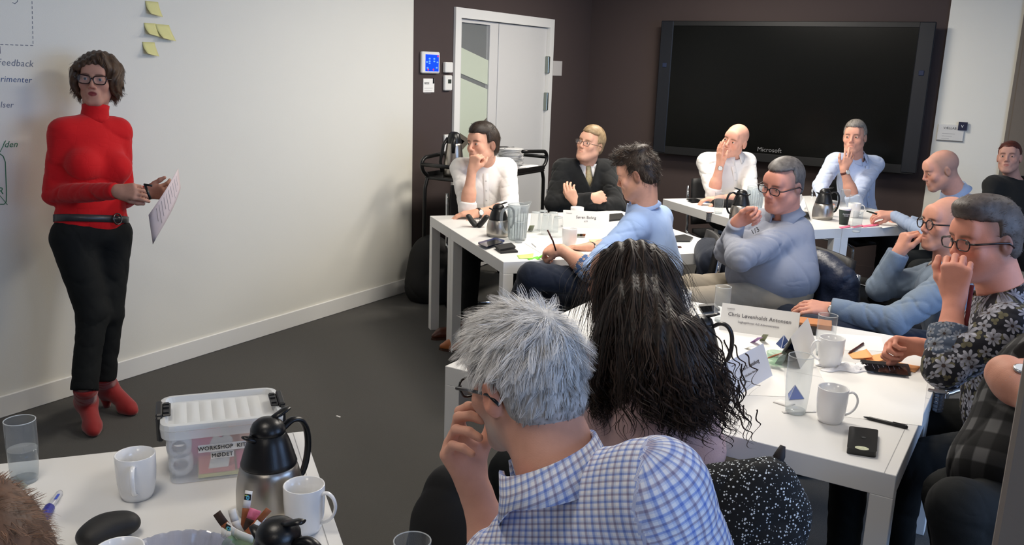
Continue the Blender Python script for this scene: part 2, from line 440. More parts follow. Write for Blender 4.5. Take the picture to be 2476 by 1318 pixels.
def strands(root, d, ln, wd, nrm, seg=5, bend=None, jit=.1, wig=0., seed=1, clump=0, ncl=0, ws=1.0):
    """tapered two-sided ribbons. root,d,nrm (n,3); ln,wd (n,)"""
    r = np.random.default_rng(seed); n = len(root)
    P = root.copy(); D = d+jit*r.normal(size=d.shape); D /= np.linalg.norm(D, axis=1, keepdims=True)+1e-9
    st = (ln/seg)[:, None]; ph = r.random(n)*6; fq = r.uniform(.8, 1.3, n); PP = []; SD = []
    if clump:
        gi = r.choice(n, ncl, replace=False); G = root[gi]; own = np.empty(n, dtype=int)
        for c0 in range(0, n, 2000): own[c0:c0+2000] = gi[np.argmin(((root[c0:c0+2000, None]-G[None])**2).sum(2), 1)]
        ph = ph[own]+.25*ph; fq = fq[own]
    for k in range(seg+1):
        side = np.cross(D, nrm); side /= np.linalg.norm(side, axis=1, keepdims=True)+1e-9
        o = side*(wig*np.sin(ph+k*fq*ws))[:, None]*(k/seg)**.7+nrm*(wig*.8*np.cos(ph*1.7+k*fq*ws))[:, None]*(k/seg)**.7 if wig else 0
        PP.append(P+o); SD.append(side)
        if bend is not None: D = D+bend(P, D, k/seg)/seg; D /= np.linalg.norm(D, axis=1, keepdims=True)+1e-9
        P = P+D*st
    V = []
    for k in range(seg+1):
        w = (wd*(1-.8*(k/seg)**1.5))[:, None]*.5; Q = PP[k]
        if clump: Q = Q+(Q[own]-Q)*clump*(k/seg)**1.3
        V.append(np.stack([Q-SD[k]*w, Q+SD[k]*w], 1))
    V = np.stack(V, 1).reshape(n*(seg+1)*2, 3)
    b = (np.arange(n)*(seg+1)*2)[:, None]+(np.arange(seg)*2)[None]; b = b.reshape(-1, 1)
    F = np.concatenate([b, b+1, b+3, b+2], 1)
    hv = np.repeat(r.random(n), (seg+1)*2)
    return V, F, hv
def hair_mat(name, c1, c2, rough=.5, spec=.35):
    if name in MC: return MC[name]
    m = mat(name, c1, rough=rough, spec=spec); nt = m.node_tree; N = nt.nodes; L = nt.links; b = N['Principled BSDF']
    at = N.new('ShaderNodeAttribute'); at.attribute_name = 'hv'
    tc = N.new('ShaderNodeTexCoord'); n = N.new('ShaderNodeTexNoise'); n.inputs['Scale'].default_value = 55; n.inputs['Detail'].default_value = 5
    L.new(tc.outputs['Object'], n.inputs['Vector'])
    ad = N.new('ShaderNodeMath'); ad.operation = 'ADD'; L.new(at.outputs['Fac'], ad.inputs[0])
    sb = N.new('ShaderNodeMath'); sb.operation = 'MULTIPLY_ADD'; L.new(n.outputs[0], sb.inputs[0]); sb.inputs[1].default_value = 1.2; sb.inputs[2].default_value = -.6
    L.new(sb.outputs[0], ad.inputs[1])
    mx = N.new('ShaderNodeMix'); mx.data_type = 'RGBA'; mx.inputs[6].default_value = (*lin(c1), 1); mx.inputs[7].default_value = (*lin(c2), 1)
    mx.clamp_factor = True
    L.new(ad.outputs[0], mx.inputs[0]); L.new(mx.outputs[2], b.inputs['Base Color'])
    bp = N.new('ShaderNodeBump'); bp.inputs['Strength'].default_value = .6; bp.inputs['Distance'].default_value = .002
    L.new(n.outputs[0], bp.inputs['Height']); L.new(bp.outputs[0], b.inputs['Normal'])
    return m
def hair_obj(h, V, F, m, parent, nst=700, ln=.02, wd=.0022, lift=.5, comb=None, seed=1, jit=.25, name='hair', seg=4, bend=None, sel=None, clump=.55, ncl=None, tint=None):
    N = vnormals(V, F); r = np.random.default_rng(seed)
    P = (V-h['c'])/h['s']; crown = A(0, -.045, .11)
    i = np.arange(len(V))
    lz = P@h['U']; ly = P@h['F']
    out = np.where(((V-HL(h, 0, -.01, .01))*N).sum(1) > 0)[0]
    if sel is not None: out = out[sel(P[out]@h['R'], ly[out], lz[out])]
    i = r.choice(out, nst)
    loc = np.stack([P[i]@h['R'], P[i]@h['F'], P[i]@h['U']], 1)
    if comb is None: t = loc-crown
    else: t = comb(loc)
    tw = t[:, :1]*h['R']+t[:, 1:2]*h['F']+t[:, 2:]*h['U']
    tw -= N[i]*(tw*N[i]).sum(1)[:, None]; tw /= np.linalg.norm(tw, axis=1, keepdims=True)+1e-9
    d = tw*(1-lift)+N[i]*lift
    l = ln*h['s']*r.uniform(.6, 1.2, nst) if np.isscalar(ln) else ln(loc)*r.uniform(.75, 1.15, nst)
    SV, SF, hv = strands(V[i]-N[i]*.003, d, l, np.full(nst, wd), N[i], seg=seg, jit=jit, seed=seed, bend=bend, clump=clump, ncl=ncl or max(8, nst//14))
    if tint: hv = hv*.75+np.repeat(tint(loc), (seg+1)*2)
    nb = np.zeros((len(V), 4)); nb[:] = .35; a = np.ones((len(SV), 4)); a[:, :3] = hv[:, None]
    VV, FF = join([(V, F), (SV, SF)])
    return mk(name, VV, FF, m, parent, attrs={'hv': np.concatenate([nb, a])})
def eyes(h, parent, iris=(90, 75, 55), gaze=(0, 0)):
    mw = mat('eye_white', (225, 218, 210), rough=.15); mi = mat('iris_%d_%d' % (iris[0], iris[2]), iris, rough=.15); mp = mat('pupil', (8, 8, 8), rough=.1)
    for q in (-1, 1):
        c = HL(h, q*.0315, .0776, .003); r = .0128*h['s']
        g = nz(h['F']+h['R']*gaze[0]+h['U']*gaze[1]); m = MB().frame(c, x=h['R'], z=g)
        for a0, a1, k in ((0, 15, 2), (15, 32, 1), (32, 120, 0)):
            m.m = k; st = [a0+(a1-a0)*i/4 for i in range(5)]
            m.lathe([(max(r*math.sin(math.radians(a)), 1e-5), r*math.cos(math.radians(a))) for a in st], n=16, cap0=False, cap1=False)
        m.build('eye', [mw, mi, mp], parent, smooth=True)
def glasses(h, parent, w=.027, hh=.019, round_=False, col=(25, 22, 22), rim=.0016, y=.104, half=False, cat=False, sep=.0335, z0=-.002, temple=None, label='glasses'):
    m = MB(); L = lambda *a: HL(h, *a)
    for q in (-1, 1):
        pts = []
        for j in range(22):
            a = 2*PI*j/22; e = 2 if round_ else 3.2
            cx = math.copysign(abs(math.cos(a))**(2/e), math.cos(a)); sy = math.copysign(abs(math.sin(a))**(2/e), math.sin(a))
            px = w*cx; pz = hh*sy
            if cat and sy > 0 and cx*q > 0: pz += .006*cx*q*sy; px += .003*q*sy
            if sy < 0: px *= .92
            pts.append(L(q*sep+px, y-.16*abs(q*sep+px)**1.5-.0*pz, z0+pz))
        if half: pts2 = pts[0:12]; m.tube(pts2, rim*h['s'], n=6)
        else: m.tube(pts, rim*h['s'], n=6, closed=True)
        t = temple or rim*1.2
        m.tube([L(q*(sep+w*.98), y-.0035, z0+.006), L(q*.074, y-.014, z0+.007), L(q*.083, .02, z0+.006), L(q*.086, -.012, z0+.004), L(q*.084, -.032, z0-.012)], t*h['s'], n=6)
        gl = MB(); gl.add(pts, [tuple(range(22))])
        gl.build('lens', mat('lens_glass', (255, 255, 255), rough=.02, alpha=.07, spec=.8), parent)
    m.tube([L(-sep+w*.97, y-.001, z0+.005), L(0, y+.003, z0+.008), L(sep-w*.97, y-.001, z0+.005)], rim*1.1*h['s'], n=6)
    return m.build('glasses', mat('frame_%d_%d' % (col[0], col[2]), col, rough=.25, spec=.6), parent, smooth=True)
def collar(nb, up, fr, r, m, parent, h=.036, gap=14, pt=.045, drop=.0, spread=.02, name='collar', cov=True):
    up = nz(up); fr = nz(A(fr)-up*np.dot(fr, up)); rt = np.cross(fr, up); n = 41; g = []
    for k in range(5):
        row = []
        for i in range(n):
            t = (i/(n-1))*2-1; th = math.radians(gap)+(abs(t))*0; a = math.radians(gap)+(PI-math.radians(gap))*(1-abs(t)); sg = 1 if t > 0 else -1
            e = max(0, 1-(a-math.radians(gap))/math.radians(55))          # 1 at the front tips
            back = (1-math.cos(a))/2
            hh = h*(.45+.55*back); dr = drop*(1-back)
            rad, z = [(r, -.012), (r*.99, hh), (r+.005, hh+.003), (r+.007+spread*.4, hh*.4-.004-pt*.35*e), (r+.012+spread, -.010-pt*e)][k]
            aa = a*(1 if k < 3 else 1+.10*e*(k-2)*1.0)
            row.append(nb+up*(z-dr)+fr*math.cos(aa)*rad*1.04+rt*math.sin(aa)*sg*rad)
        g.append(row)
    arc = [0]
    for i in range(1, n): arc.append(arc[-1]+np.linalg.norm(g[3][i]-g[3][i-1]))
    ver = [[0]*n]
    for k in range(1, 5): ver.append([ver[-1][i]+np.linalg.norm(g[k][i]-g[k-1][i]) for i in range(n)])
    at = np.array([[arc[i], ver[k][i], 0] for k in range(5) for i in range(n)])
    V = [p for row in g for p in row]; F = [(i*n+j, i*n+j+1, (i+1)*n+j+1, (i+1)*n+j) for i in range(4) for j in range(n-1)]
    o = mk(name, V, F, m, parent, attrs={'cuv': at})
    solid(o, .0022); return o
def cuv(V, bones, flat=False):
    best = np.full(len(V), 1e9); uv = np.zeros((len(V), 3))
    for bi, (a, b, lat, r, w) in enumerate(bones):
        a = A(a); b = A(b); d = b-a; L = np.linalg.norm(d); d = d/L
        lat = nz(A(lat)-d*np.dot(lat, d)); fw = np.cross(d, lat)
        P = V-a; t = P@d; q = P-d*np.clip(t, 0, L)[:, None]; dist = np.linalg.norm(q, axis=1)/w
        m = dist < best; best[m] = dist[m]
        u = np.arctan2(P@fw, P@lat)*r
        if flat and bi == 0: u = P@lat; t = t+(P@fw)*.9
        uv[m] = np.stack([u, t, np.full(len(V), bi*1.)], 1)[m]
    return uv
HAIRC = {}
def person(label, sp, group=None):
    """sp: joints and looks. Left and right are the person's own."""
    g = sp.get; sc = g('sc', 1.0)
    J = {k: A(sp[k]) for k in ('sL', 'sR')}
    Sm = (J['sL']+J['sR'])/2; R0 = nz(J['sR']-J['sL'])
    hip = A(sp['hip']); U = nz(Sm-hip); R = nz(R0-U*np.dot(R0, U)); F = np.cross(U, R)
    Fh = nz(A(F[0], F[1], 0)) if 'dir' not in sp else nz(V3(*sp['dir'])*A(1, 1, 0))
    Rh = np.cross(Fh, ZZ)
    base = A(hip[0], hip[1], 0) if not g('stand') else A(hip[0], hip[1], 0)
    root = thing('person', label, 'person', base, group)
    h = hframe(sp['head'], sp['face'], g('tilt', 0), g('hs', 1.0)); fem = g('fem', False); neck = A(sp['neck']) if 'neck' in sp else Sm+U*.05
    hp = {'L': hip-Rh*.09*sc, 'R': hip+Rh*.09*sc}
    for q in 'LR':
        k = 'k'+q; a = 'a'+q
        J[k] = A(sp[k]) if k in sp else hp[q]+Fh*.42*sc+A(0, 0, -.02)+Rh*(.05 if q == 'R' else -.05)
        J[a] = A(sp[a]) if a in sp else A(J[k][0]-Fh[0]*.02, J[k][1]-Fh[1]*.02, .09)
        J['e'+q] = A(sp['e'+q]); J['w'+q] = A(sp['w'+q])
    tone = A(lin(g('tone', (205, 155, 130))))
    # ---- body: head and neck, arms and hands, a trunk and legs under the clothes
    S = SDF(); head_sdf(S, h, fat=g('fat', 0), fem=fem, lids=g('lids', .62), ef=g('ef', .30))
    nr = g('nr', .054 if not fem else .045)*sc
    S.cap(HL(h, 0, -.022, -.05), neck-U*.03, nr, nr*1.12, k=.03)
    S.cap(HL(h, 0, -.035, -.045), neck+F*-.012, nr*.86, nr, k=.03)
    parts = [S.mesh(g('hres', .0036))]
    S = SDF()
    S.ell(hip+U*.05, (R, F, U), A(.13, .08, .1)*sc); S.ell(hip+(Sm-hip)*.62, (R, F, U), A(.12, .075, .19)*sc, k=.05)
    S.cap(J['sL'], J['sR'], .045, k=.04); S.cap(neck, Sm, .05, .06, k=.04)
    for q in 'LR':
        S.cap(J['s'+q], J['e'+q], .038, .034)
        S.cap(hp[q], J['k'+q], .065, .045, k=.04); S.cap(J['k'+q], J['a'+q], .042, .028, k=.02)
    parts.append(S.mesh(.014))
    for q in 'LR':
        hd = g('hand'+q); f = g('slv'+q, g('slv', 1.0)); e = J['e'+q]; w = J['w'+q]; th = .9 if fem else 1.0
        S = SDF(); hand = nz(w-e)
        if f < .9:
            S.cap(e, e+(w-e)*.4, .043*th, .043*th, k=.02); S.cap(e+(w-e)*.3, w, .042*th, .026*th, k=.02)
        else: S.cap(e+(w-e)*.6, w, .030*th, .026*th, k=.02)
        if hd:
            Fd = V3(*hd['F']); Nd = V3(*hd['N'])
            S.cap(w-nz(w-e)*.02, w+nz(Fd)*.02, .0255*th, .023*th, k=.015)
            hand_sdf(S, w, Fd, Nd, 1 if q == 'R' else -1, s=hd.get('s', .98 if not fem else .9), **{k: v for k, v in hd.items() if k in ('curl', 'curls', 'th', 'splay', 'thcurl')})
        parts.append(S.mesh(g('ares', .0040)))
    V, Fc = join(parts)
    C = paint(V, len(parts[0][0]), h, tone, A(lin(g('lip', (178, 112, 100)))), A(lin(g('brow', (90, 70, 55)))), fem, g('stub', 0), A(lin(g('stubc', (120, 100, 88)))), g('scalp', 0), A(lin(g('scalpc', (110, 95, 85)))), g('browh', .0045))
    mk('body', V, Fc, mat('skin', (205, 155, 130), rough=.58, attr='col', var=.10, vscale=42, bump=.3, bscale=450, spec=.28), root, attrs={'col': C})
    if g('eyes', True): eyes(h, root, g('iris', (90, 75, 55)), g('gaze', (0, 0)))
    # ---- top
    cl = g('cl', .012); b = g('build', 1.0)*sc; bel = g('belly', 0); wr = g('wr', .0055)
    S = SDF()
    if not g('crop'):
        S.ell(hip+U*.07*sc, (R, F, U), A(.158*b+cl, .115*b+cl+bel*.5, .12), k=.05)
    S.ell(hip+(Sm-hip)*.36+F*bel*.45, (R, F, U), A(.142*b+cl+bel*.3, .102*b+cl+bel*.75, .17), k=.06)
    S.ell(hip+(Sm-hip)*.72+F*.004, (R, F, U), A(.150*b+cl, .102*b+cl, .17), k=.06)
    if g('bust'):
        for q in (-1, 1): S.ell(hip+(Sm-hip)*.66+F*.085+R*q*.075, (R, F, U), A(.068, .062, .068), k=.04)
    S.cap(J['sL']-R0*-.03, J['sR']+R0*-.03, .062*b+cl*.4, k=.06)
    S.cap(neck-U*.045, J['sL'], .05*b+cl*.3, .048*b+cl*.3, k=.05); S.cap(neck-U*.045, J['sR'], .05*b+cl*.3, .048*b+cl*.3, k=.05)
    ru, re, rw = g('ru', .056)*b, g('re', .046)*b, g('rw', .034)
    bones = [(hip, Sm+U*.12, R, .17, 1.9)]
    for q in 'LR':
        s_, e, w = J['s'+q], J['e'+q], J['w'+q]; f = g('slv'+q, g('slv', 1.0)); fa = nz(w-e)
        S.cap(s_, e, ru+cl*.7, re+cl*.7, k=.03, wr=wr, wf=95)
        bones.append((s_, e, F, .06, 1.0)); bones.append((e, w, F, .045, .8))
        if f > 0:
            r1 = (re+cl*.6)*(1-f)+(rw+cl*.3)*f
            S.cap(e, e+(w-e)*f, re+cl*.7, r1, k=.02, wr=wr, wf=120, flat=True)
            cf = g('cuff', .035)
            if cf: p = e+(w-e)*f; S.cap(p-fa*cf, p+fa*.004, r1+g('cuffr', .004), r1+g('cuffr', .004)*.6, k=.004, flat=True)
        else:
            p = e+nz(s_-e)*(.02-f); S.plane(p, e-s_, np.minimum(p, e)-.09, np.maximum(p, e)+.09)
    no = g('neckr', nr*1.14)
    S.cap(neck-U*g('vdeep', .01)+F*.012, neck+U*.14+F*.02, no, no*1.3, k=.008, op='s')
    if g('vneck'):
        vd = g('vneck')
        def wedge(X, Y, Z):
            px, py, pz = X-neck[0], Y-neck[1], Z-neck[2]
            x = px*R[0]+py*R[1]+pz*R[2]; y = px*F[0]+py*F[1]+pz*F[2]; z = px*U[0]+py*U[1]+pz*U[2]
            return np.maximum(np.abs(x)-.066*(1+z/vd), .055-y)
        S.field(wedge, neck-.26, neck+.26, 's', .008)
    if g('hem'): S.plane(hip+U*g('hem'), -U, hip-.4, hip+.4, k=.01)
    am = g('foldamp', .0055); sd = rnd.random()*10
    V, Fc = S.mesh(g('cres', .0065), disp=lambda x, y, z: am*wav(x, y, z, g('ff', .8), sd).astype(np.float32))
    uv = cuv(V, bones, g('flatuv', False))
    top = mk(g('topname', 'shirt'), V, Fc, sp['topm'], root, attrs={'cuv': uv})
    if 'collar' in sp:
        ck = dict(g('collar')); cu = U*.75+nz(h['c']-neck)*.5
        collar(neck-U*.012+F*.006+nz(cu)*ck.pop('lift', .022), cu, F*1.0, ck.pop('r', nr*1.10), ck.pop('m', sp['topm']), root, **ck)
    if g('placket'):
        g1 = []; prev_d = .12
        for t in np.linspace(.97, .12, 26):
            c = hip+(Sm-hip)*t; q = (V-c); sel = (np.abs(q@R) < .02) & (np.abs(q@U) < .02) & (q@F > 0)
            d = np.max((q@F)[sel]) if sel.any() else .12
            if d > .15+bel: d = prev_d
            prev_d = d
            g1.append([c+F*(d+.0005)-R*.017, c+F*(d+.004)-R*.015, c+F*(d+.004)+R*.015, c+F*(d+.0005)+R*.017])
        pl = MB().sheet(g1).build('placket', sp['topm'], root, smooth=True)
        for k in (3, 7, 11, 15, 19):
            c = (g1[k][1]+g1[k][2])/2; bm = MB().frame(c, x=R, z=F); bm.lathe([(.0001, 0), (.0055, 0), (.0055, .002), (.004, .0028), (.0001, .0022)], n=12)
            bm.build('button', mat('button', (215, 215, 210), rough=.3), root, smooth=True)
    # ---- trousers and shoes
    if g('legs', True):
        S = SDF(); tw = g('tw', 1.0)*sc
        S.ell(hip+U*.02, (R, F, U), A(.165, .118, .11)*b, k=.04)
        for q in 'LR':
            S.cap(hp[q], J['k'+q], .092*tw, .066*tw, k=.04, wr=.003, wf=70); S.cap(J['k'+q], J['a'+q], .064*tw, g('ankr', .048)*tw, k=.03, wr=.0035, wf=90, flat=True)
        V, Fc = S.mesh(g('tres', .009), disp=lambda x, y, z: .003*wav(x, y, z, .8, sd+3).astype(np.float32))
        mk(g('botname', 'trousers'), V, Fc, sp['botm'], root)
        if g('shoes', True):
            for q in 'LR':
                fd = nz(A(*V3(*sp['toe'+q])[:2], 0)) if 'toe'+q in sp else Fh; a = J['a'+q]; S = SDF(); lt = np.cross(fd, ZZ); z = a[2]-.09
                o = A(a[0], a[1], z)
                S.cap(a, o+A(0, 0, .045)-fd*.02, .04, .042, k=.02); S.cap(o+A(0, 0, .04)-fd*.03, o+fd*.16+A(0, 0, .03), .036, .03, k=.03, sc=None)
                S.cap(o+fd*.08-lt*.012+A(0, 0, .03), o+fd*.1+lt*.012+A(0, 0, .03), .034, k=.02)
                S.plane(o+A(0, 0, .004), -ZZ, o-.3, o+.3)
                S.plane(a+A(0, 0, .035), ZZ, a-.2, a+.2)
                V, Fc = S.mesh(.009); mk('shoe', V, Fc, g('shoem') or mat('black_shoe', (22, 20, 20), rough=.35), root)
    J.update(root=root, h=h, hip=hip, U=U, R=R, F=F, Sm=Sm, neck=neck, Fh=Fh, top=top)
    return J
def watch(J, q, strap=(25, 20, 20), f=.97, r=.030, face=None, nd=None, digital=False):
    e, w = J['e'+q], J['w'+q]; d = nz(w-e); c = e+(w-e)*f; m = MB().frame(c, x=V3(1, 0, 0) if abs(np.dot(d, V3(1,0,0))) < .8 else ZZ, z=d)
    m.lathe([(r, -.009), (r+.002, -.009), (r+.002, .009), (r, .009), (r, -.009)], n=24, cap0=False, cap1=False)
    m.m = 1; n = nz(nd if nd is not None else V3(0, .2, 1)); n = nz(n-d*np.dot(n, d)); m.frame(c+n*(r-.001), x=np.cross(n, d), z=n)
    m.lathe([(.0001, 0), (.018, 0), (.018, .007), (.015, .008)], n=20, cap1=False)
    m.m = 2; m.lathe([(.015, .008), (.0001, .0081)], n=20, cap0=False, cap1=False)
    sm = mat('strap_%d' % strap[0], strap, rough=.5)
    return m.build('wristwatch', [sm, mat('steel', (190, 190, 190), rough=.25, metal=1), mat('dial', face or (225, 225, 220), rough=.2)], J['root'], smooth=True)
# ------------------------------------------------------------------ setting
WX = -4.04; WY = 8.05; XR = 3.3; YB = -2.4; HC = 2.72
def struct(name, mb, m, parent=None, label=None, **k):
    o = mb.build(name, m, parent, **k)
    if parent is None: o['kind'] = 'structure'
    if label: o['label'] = label
    return o
m_white = mat('wall_white', (222, 220, 210), rough=.75, bump=.25, bscale=260, var=.012, vscale=3)
m_dark = mat('wall_aubergine', (67, 56, 54), rough=.85, bump=.2, bscale=260, var=.04, vscale=4)
m_trim = mat('trim_white', (226, 225, 220), rough=.4)
m_carpet = mat('carpet_grey', (72, 70, 66), rough=1, bump=1, bscale=420, var=.22, vscale=260, spec=.1, sheen=.15, bdist=.004)
m_ceil = mat('ceiling_white', (215, 213, 208), rough=.9)
struct('floor', MB().box(WX-.1, XR+.1, YB-.1, WY+.1, -.1, 0), m_carpet)
struct('ceiling', MB().box(WX-.1, XR+.1, YB-.1, WY+.1, HC, HC+.1), m_ceil)
EY = 5.225                                           # where the white writing wall ends and the dark paint begins
DY0, DY1, DZ = 5.738, 7.286, 2.104                   # door frame, outer
b = MB().box(WX-.12, WX, EY, DY0, 0, HC); b.box(WX-.12, WX, DY1, WY, 0, HC); b.box(WX-.12, WX, DY0, DY1, DZ, HC)
struct('wall_left', b, m_dark, label='dark aubergine wall around the double door')
ww = struct('wall_left_white', MB().box(WX-.12, WX+.012, YB, EY, 0, HC), m_white, label='white writing wall behind the presenter')
struct('wall_back', MB().box(WX-.12, -.875, WY, WY+.12, 0, HC), m_dark, label='dark aubergine wall behind the big screen')
struct('wall_back_white', MB().box(-.875, XR, WY-.02, WY+.12, 0, HC), m_white, label='white wall right of the big screen')
b = MB().box(-.36, .62, WY-.05, WY-.021, 0, 2.35); b.box(-.33, .59, WY-.058, WY-.05, .05, 2.3)
struct('door_2', b, mat('door_taupe', (110, 100, 88), rough=.6, var=.03), label='taupe door panel on the back wall at the right')
b = MB(); b.box(XR, XR+.12, YB, WY, 0, .85); b.box(XR, XR+.12, YB, WY, 2.6, HC); b.box(XR, XR+.12, YB, -.5, .85, 2.6); b.box(XR, XR+.12, 5.7, WY, .85, 2.6)
struct('wall_right', b, m_white)
b = MB()
for i in range(6): y = -.5+i*1.24; b.box(XR+.03, XR+.09, y-.03, y+.03, .85, 2.6)
b.box(XR+.03, XR+.09, -.5, 5.7, .85, .9); b.box(XR+.03, XR+.09, -.5, 5.7, 2.55, 2.6)
struct('window_1', b, m_trim)
struct('wall_front', MB().box(WX, XR, YB-.12, YB, 0, HC), mat('wall_front_grey', (120, 116, 112), rough=.9))
b = MB().box(WX+.012, WX+.027, YB, EY-.0, 0, .105, bev=.004)
struct('baseboard_left', b, m_trim)
b = MB().box(WX, WX+.014, EY, DY0, 0, .1); b.box(WX, WX+.014, DY1, WY, 0, .1)
struct('baseboard_left_dark', b, m_dark)
struct('baseboard_back', MB().box(WX, -.875, WY-.014, WY, 0, .1), m_dark)
struct('baseboard_back_white', MB().box(-.875, -.37, WY-.035, WY-.02, 0, .1), m_trim)
# near pillar at the right edge of the view
b = MB().box(.0045, .3, 1.28, 1.62, 0, HC, bev=.006)
struct('trim_1', b, mat('pillar_greige', (126, 117, 108), rough=.7, bump=.3, bscale=120), label='greige pillar edge close to the camera at the right')
# ceiling lamps
for i, (lx, ly, pw) in enumerate(LAMPS):
    t = thing('ceiling_lamp', 'square flush ceiling lamp above the tables', 'lamp', (lx, ly, HC), 'ceiling lamps')
    MB().box(lx-.31, lx+.31, ly-.31, ly+.31, 2.68, HC).build('frame', m_trim, t)
    MB().box(lx-.28, lx+.28, ly-.28, ly+.28, 2.674, 2.68).build('diffuser', mat('lamp_glow', (255, 244, 225), emit=(255, 240, 220), estr=2.0), t)
# ---- double door with a frosted glass leaf
F0 = WX+.02
dd = thing('door_1', None, None, (WX, (DY0+DY1)/2, 0)); dd['kind'] = 'structure'; dd['label'] = 'white double door, one leaf solid and one with frosted glass'
fw_ = .075
b = MB().box(WX-.1, F0, DY0, DY0+fw_, 0, DZ); b.box(WX-.1, F0, DY1-fw_, DY1, 0, DZ); b.box(WX-.1, F0, DY0+fw_, DY1-fw_, DZ-fw_, DZ)
b.box(WX-.06, WX-.045, DY0+fw_, DY0+fw_+.012, 0, DZ-fw_); b.box(WX-.06, WX-.045, DY1-fw_-.012, DY1-fw_, 0, DZ-fw_)
b.build('frame', m_trim, dd)
ym = 6.40
m_leaf = mat('door_leaf', (206, 205, 202), rough=.45, var=.01)
lf = MB().box(WX-.05, WX-.012, ym+.006, DY1-fw_-.004, .01, DZ-fw_-.004, bev=.003).build('solid_leaf', m_leaf, dd)
b = MB(); gy0, gy1 = DY0+fw_+.05, ym-.13
b.box(WX-.05, WX-.012, gy1, ym-.004, .01, DZ-fw_-.004, bev=.003); b.box(WX-.05, WX-.012, DY0+fw_+.003, gy0, .01, DZ-fw_-.004)
b.box(WX-.05, WX-.012, gy0, gy1, 2.0, DZ-fw_-.004); b.box(WX-.05, WX-.012, gy0, gy1, .01, .12)
gf = b.build('glazed_leaf', m_leaf, dd)
MB().box(WX-.034, WX-.028, gy0-.005, gy1+.005, .12, 2.0).build('glass', mat('door_glass', (235, 240, 238), rough=.02, alpha=.12, spec=.7), gf)
fm_ = mat('frosted_film', (186, 194, 176), rough=.7, var=.015, vscale=5)
def film(name, pts, m=fm_, x=WX-.027):
    V = [(x, y, z) for y, z in pts]+[(x+.0012, y, z) for y, z in pts]; n = len(pts)
    F = [tuple(range(n-1, -1, -1)), tuple(range(n, 2*n))]+[(i, (i+1) % n, (i+1) % n+n, i+n) for i in range(n)]
    mk(name, V, F, m, gf, smooth=False)
def yz(px, py): p = PX(px, py, WX-.027); return p[1], p[2]
za, zb = yz(1109, 113)[1], yz(1183, 146)[1]; s1, s2 = yz(1107, 176)[1], yz(1181, 205)[1]
film('film', [(gy0, s1), (gy1, s2), (gy1, zb), (gy0, za)])
film('film', [(gy0, 1.02), (gy1, 1.25), (gy1, s2-.036), (gy0, s1-.034)])
film('film', [(gy0, .14), (gy1, .14), (gy1, .98), (gy0, 1.16)])
film('film_stripe', [(gy0, 1.12), (gy0, 1.16), (gy1, .99), (gy1, .95)], mat('film_gap', (96, 90, 80), rough=.5), WX-.0256)
film('film_stripe', [(gy0, .98), (gy0, 1.03), (gy1, 1.26), (gy1, 1.215)], mat('film_gap', (96, 90, 80)), WX-.0252)
for z0, z1 in ((1.63, 1.78), (1.3, 1.46)):
    MB().box(WX-.012, F0+.006, DY1-fw_-.018, DY1-fw_+.012, z0, z1, bev=.004).build('hinge', mat('hinge_steel', (150, 158, 150), rough=.35, metal=.9), dd)
# corridor beyond the glass
b = MB().box(WX-1.9, WX-1.8, 5.0, 9.2, 0, 2.6); b.box(WX-1.9, WX-.12, 4.9, 5.0, 0, 2.6); b.box(WX-1.9, WX-.12, 9.2, 9.3, 0, 2.6)
struct('wall_corridor', b, mat('corridor_black', (24, 23, 24), rough=.8))
struct('ceiling_corridor', MB().box(WX-1.9, WX-.12, 5.0, 9.2, 2.42, 2.5), m_ceil)
struct('floor_corridor', MB().box(WX-1.9, WX-.12, 5.0, 9.2, -.1, 0), m_carpet)
cl = bpy.data.lights.new('corridor_lamp', 'AREA'); cl.energy = 12; cl.size = .5; cl.color = (1, .93, .82); clo = bpy.data.objects.new('corridor_lamp', cl); COL.objects.link(clo); clo.location = (WX-1.0, 7.9, 2.3)
for i, y in enumerate((6.6, 7.1)):
    q = MB().box(WX-1.79, WX-1.75, y, y+.26, 2.12, 2.24, bev=.006).build('corridor_sign', mat('sign_olive', (140, 138, 84), rough=.5)); tag(q, ['olive sign plate high in the corridor, left one seen through the door glass', 'olive sign plate high in the corridor, right one seen through the door glass'][i], 'sign')
# ---- things on the walls
def wallbox(name, label, cat, px0, py0, px1, py1, X=WX, t=.02, m=None, bev=.004, group=None):
    a = PX(px0, py0, X+t); c = PX(px1, py1, X+t)
    o = MB().box(X+.0005, X+t, a[1], c[1], c[2], a[2], bev=bev).build(name, m or m_trim, smooth=False); tag(o, label, cat, group); return o, a, c
a = PX(1022, 124, WX+.028); c = PX(1064, 178, WX+.028)
t = thing('control_panel', 'white framed wall tablet with a glowing blue screen', 'tablet', (WX, (a[1]+c[1])/2, c[2]))
MB().box(WX+.0005, WX+.028, a[1], c[1], c[2], a[2], bev=.008).build('housing', m_trim, t)
sy0, sy1, sz0, sz1 = a[1]+.035, c[1]-.02, c[2]+.015, a[2]-.02
MB().box(WX+.028, WX+.0295, sy0, sy1, sz0, sz1).build('screen', mat('screen_blue', (10, 50, 190), emit=(10, 60, 215), estr=.75, rough=.3), t)
for iy, iz, k in ((.3, .75, 0), (.65, .75, 0), (.3, .6, 0), (.65, .6, 0), (.3, .48, 0), (.1, .55, 0), (.9, .55, 0), (.15, .2, 0), (.85, .22, 0), (.2, .1, 1), (.6, .1, 1), (.93, .92, 1)):
    y = sy0+(sy1-sy0)*iy; z = sz0+(sz1-sz0)*iz; ic = MB().frame((WX+.0295, y, z), x=(0, 1, 0), z=(1, 0, 0)); ic.lathe([(.012 if not k else .008, 0), (.012 if not k else .008, .0004)], n=12, sy=.5 if not k else 1)
    ic.build('screen_icon', mat('icon_red', (200, 50, 60), emit=(200, 50, 60), estr=.4) if k else mat('icon_blue', (90, 140, 255), emit=(90, 140, 255), estr=.5), t)
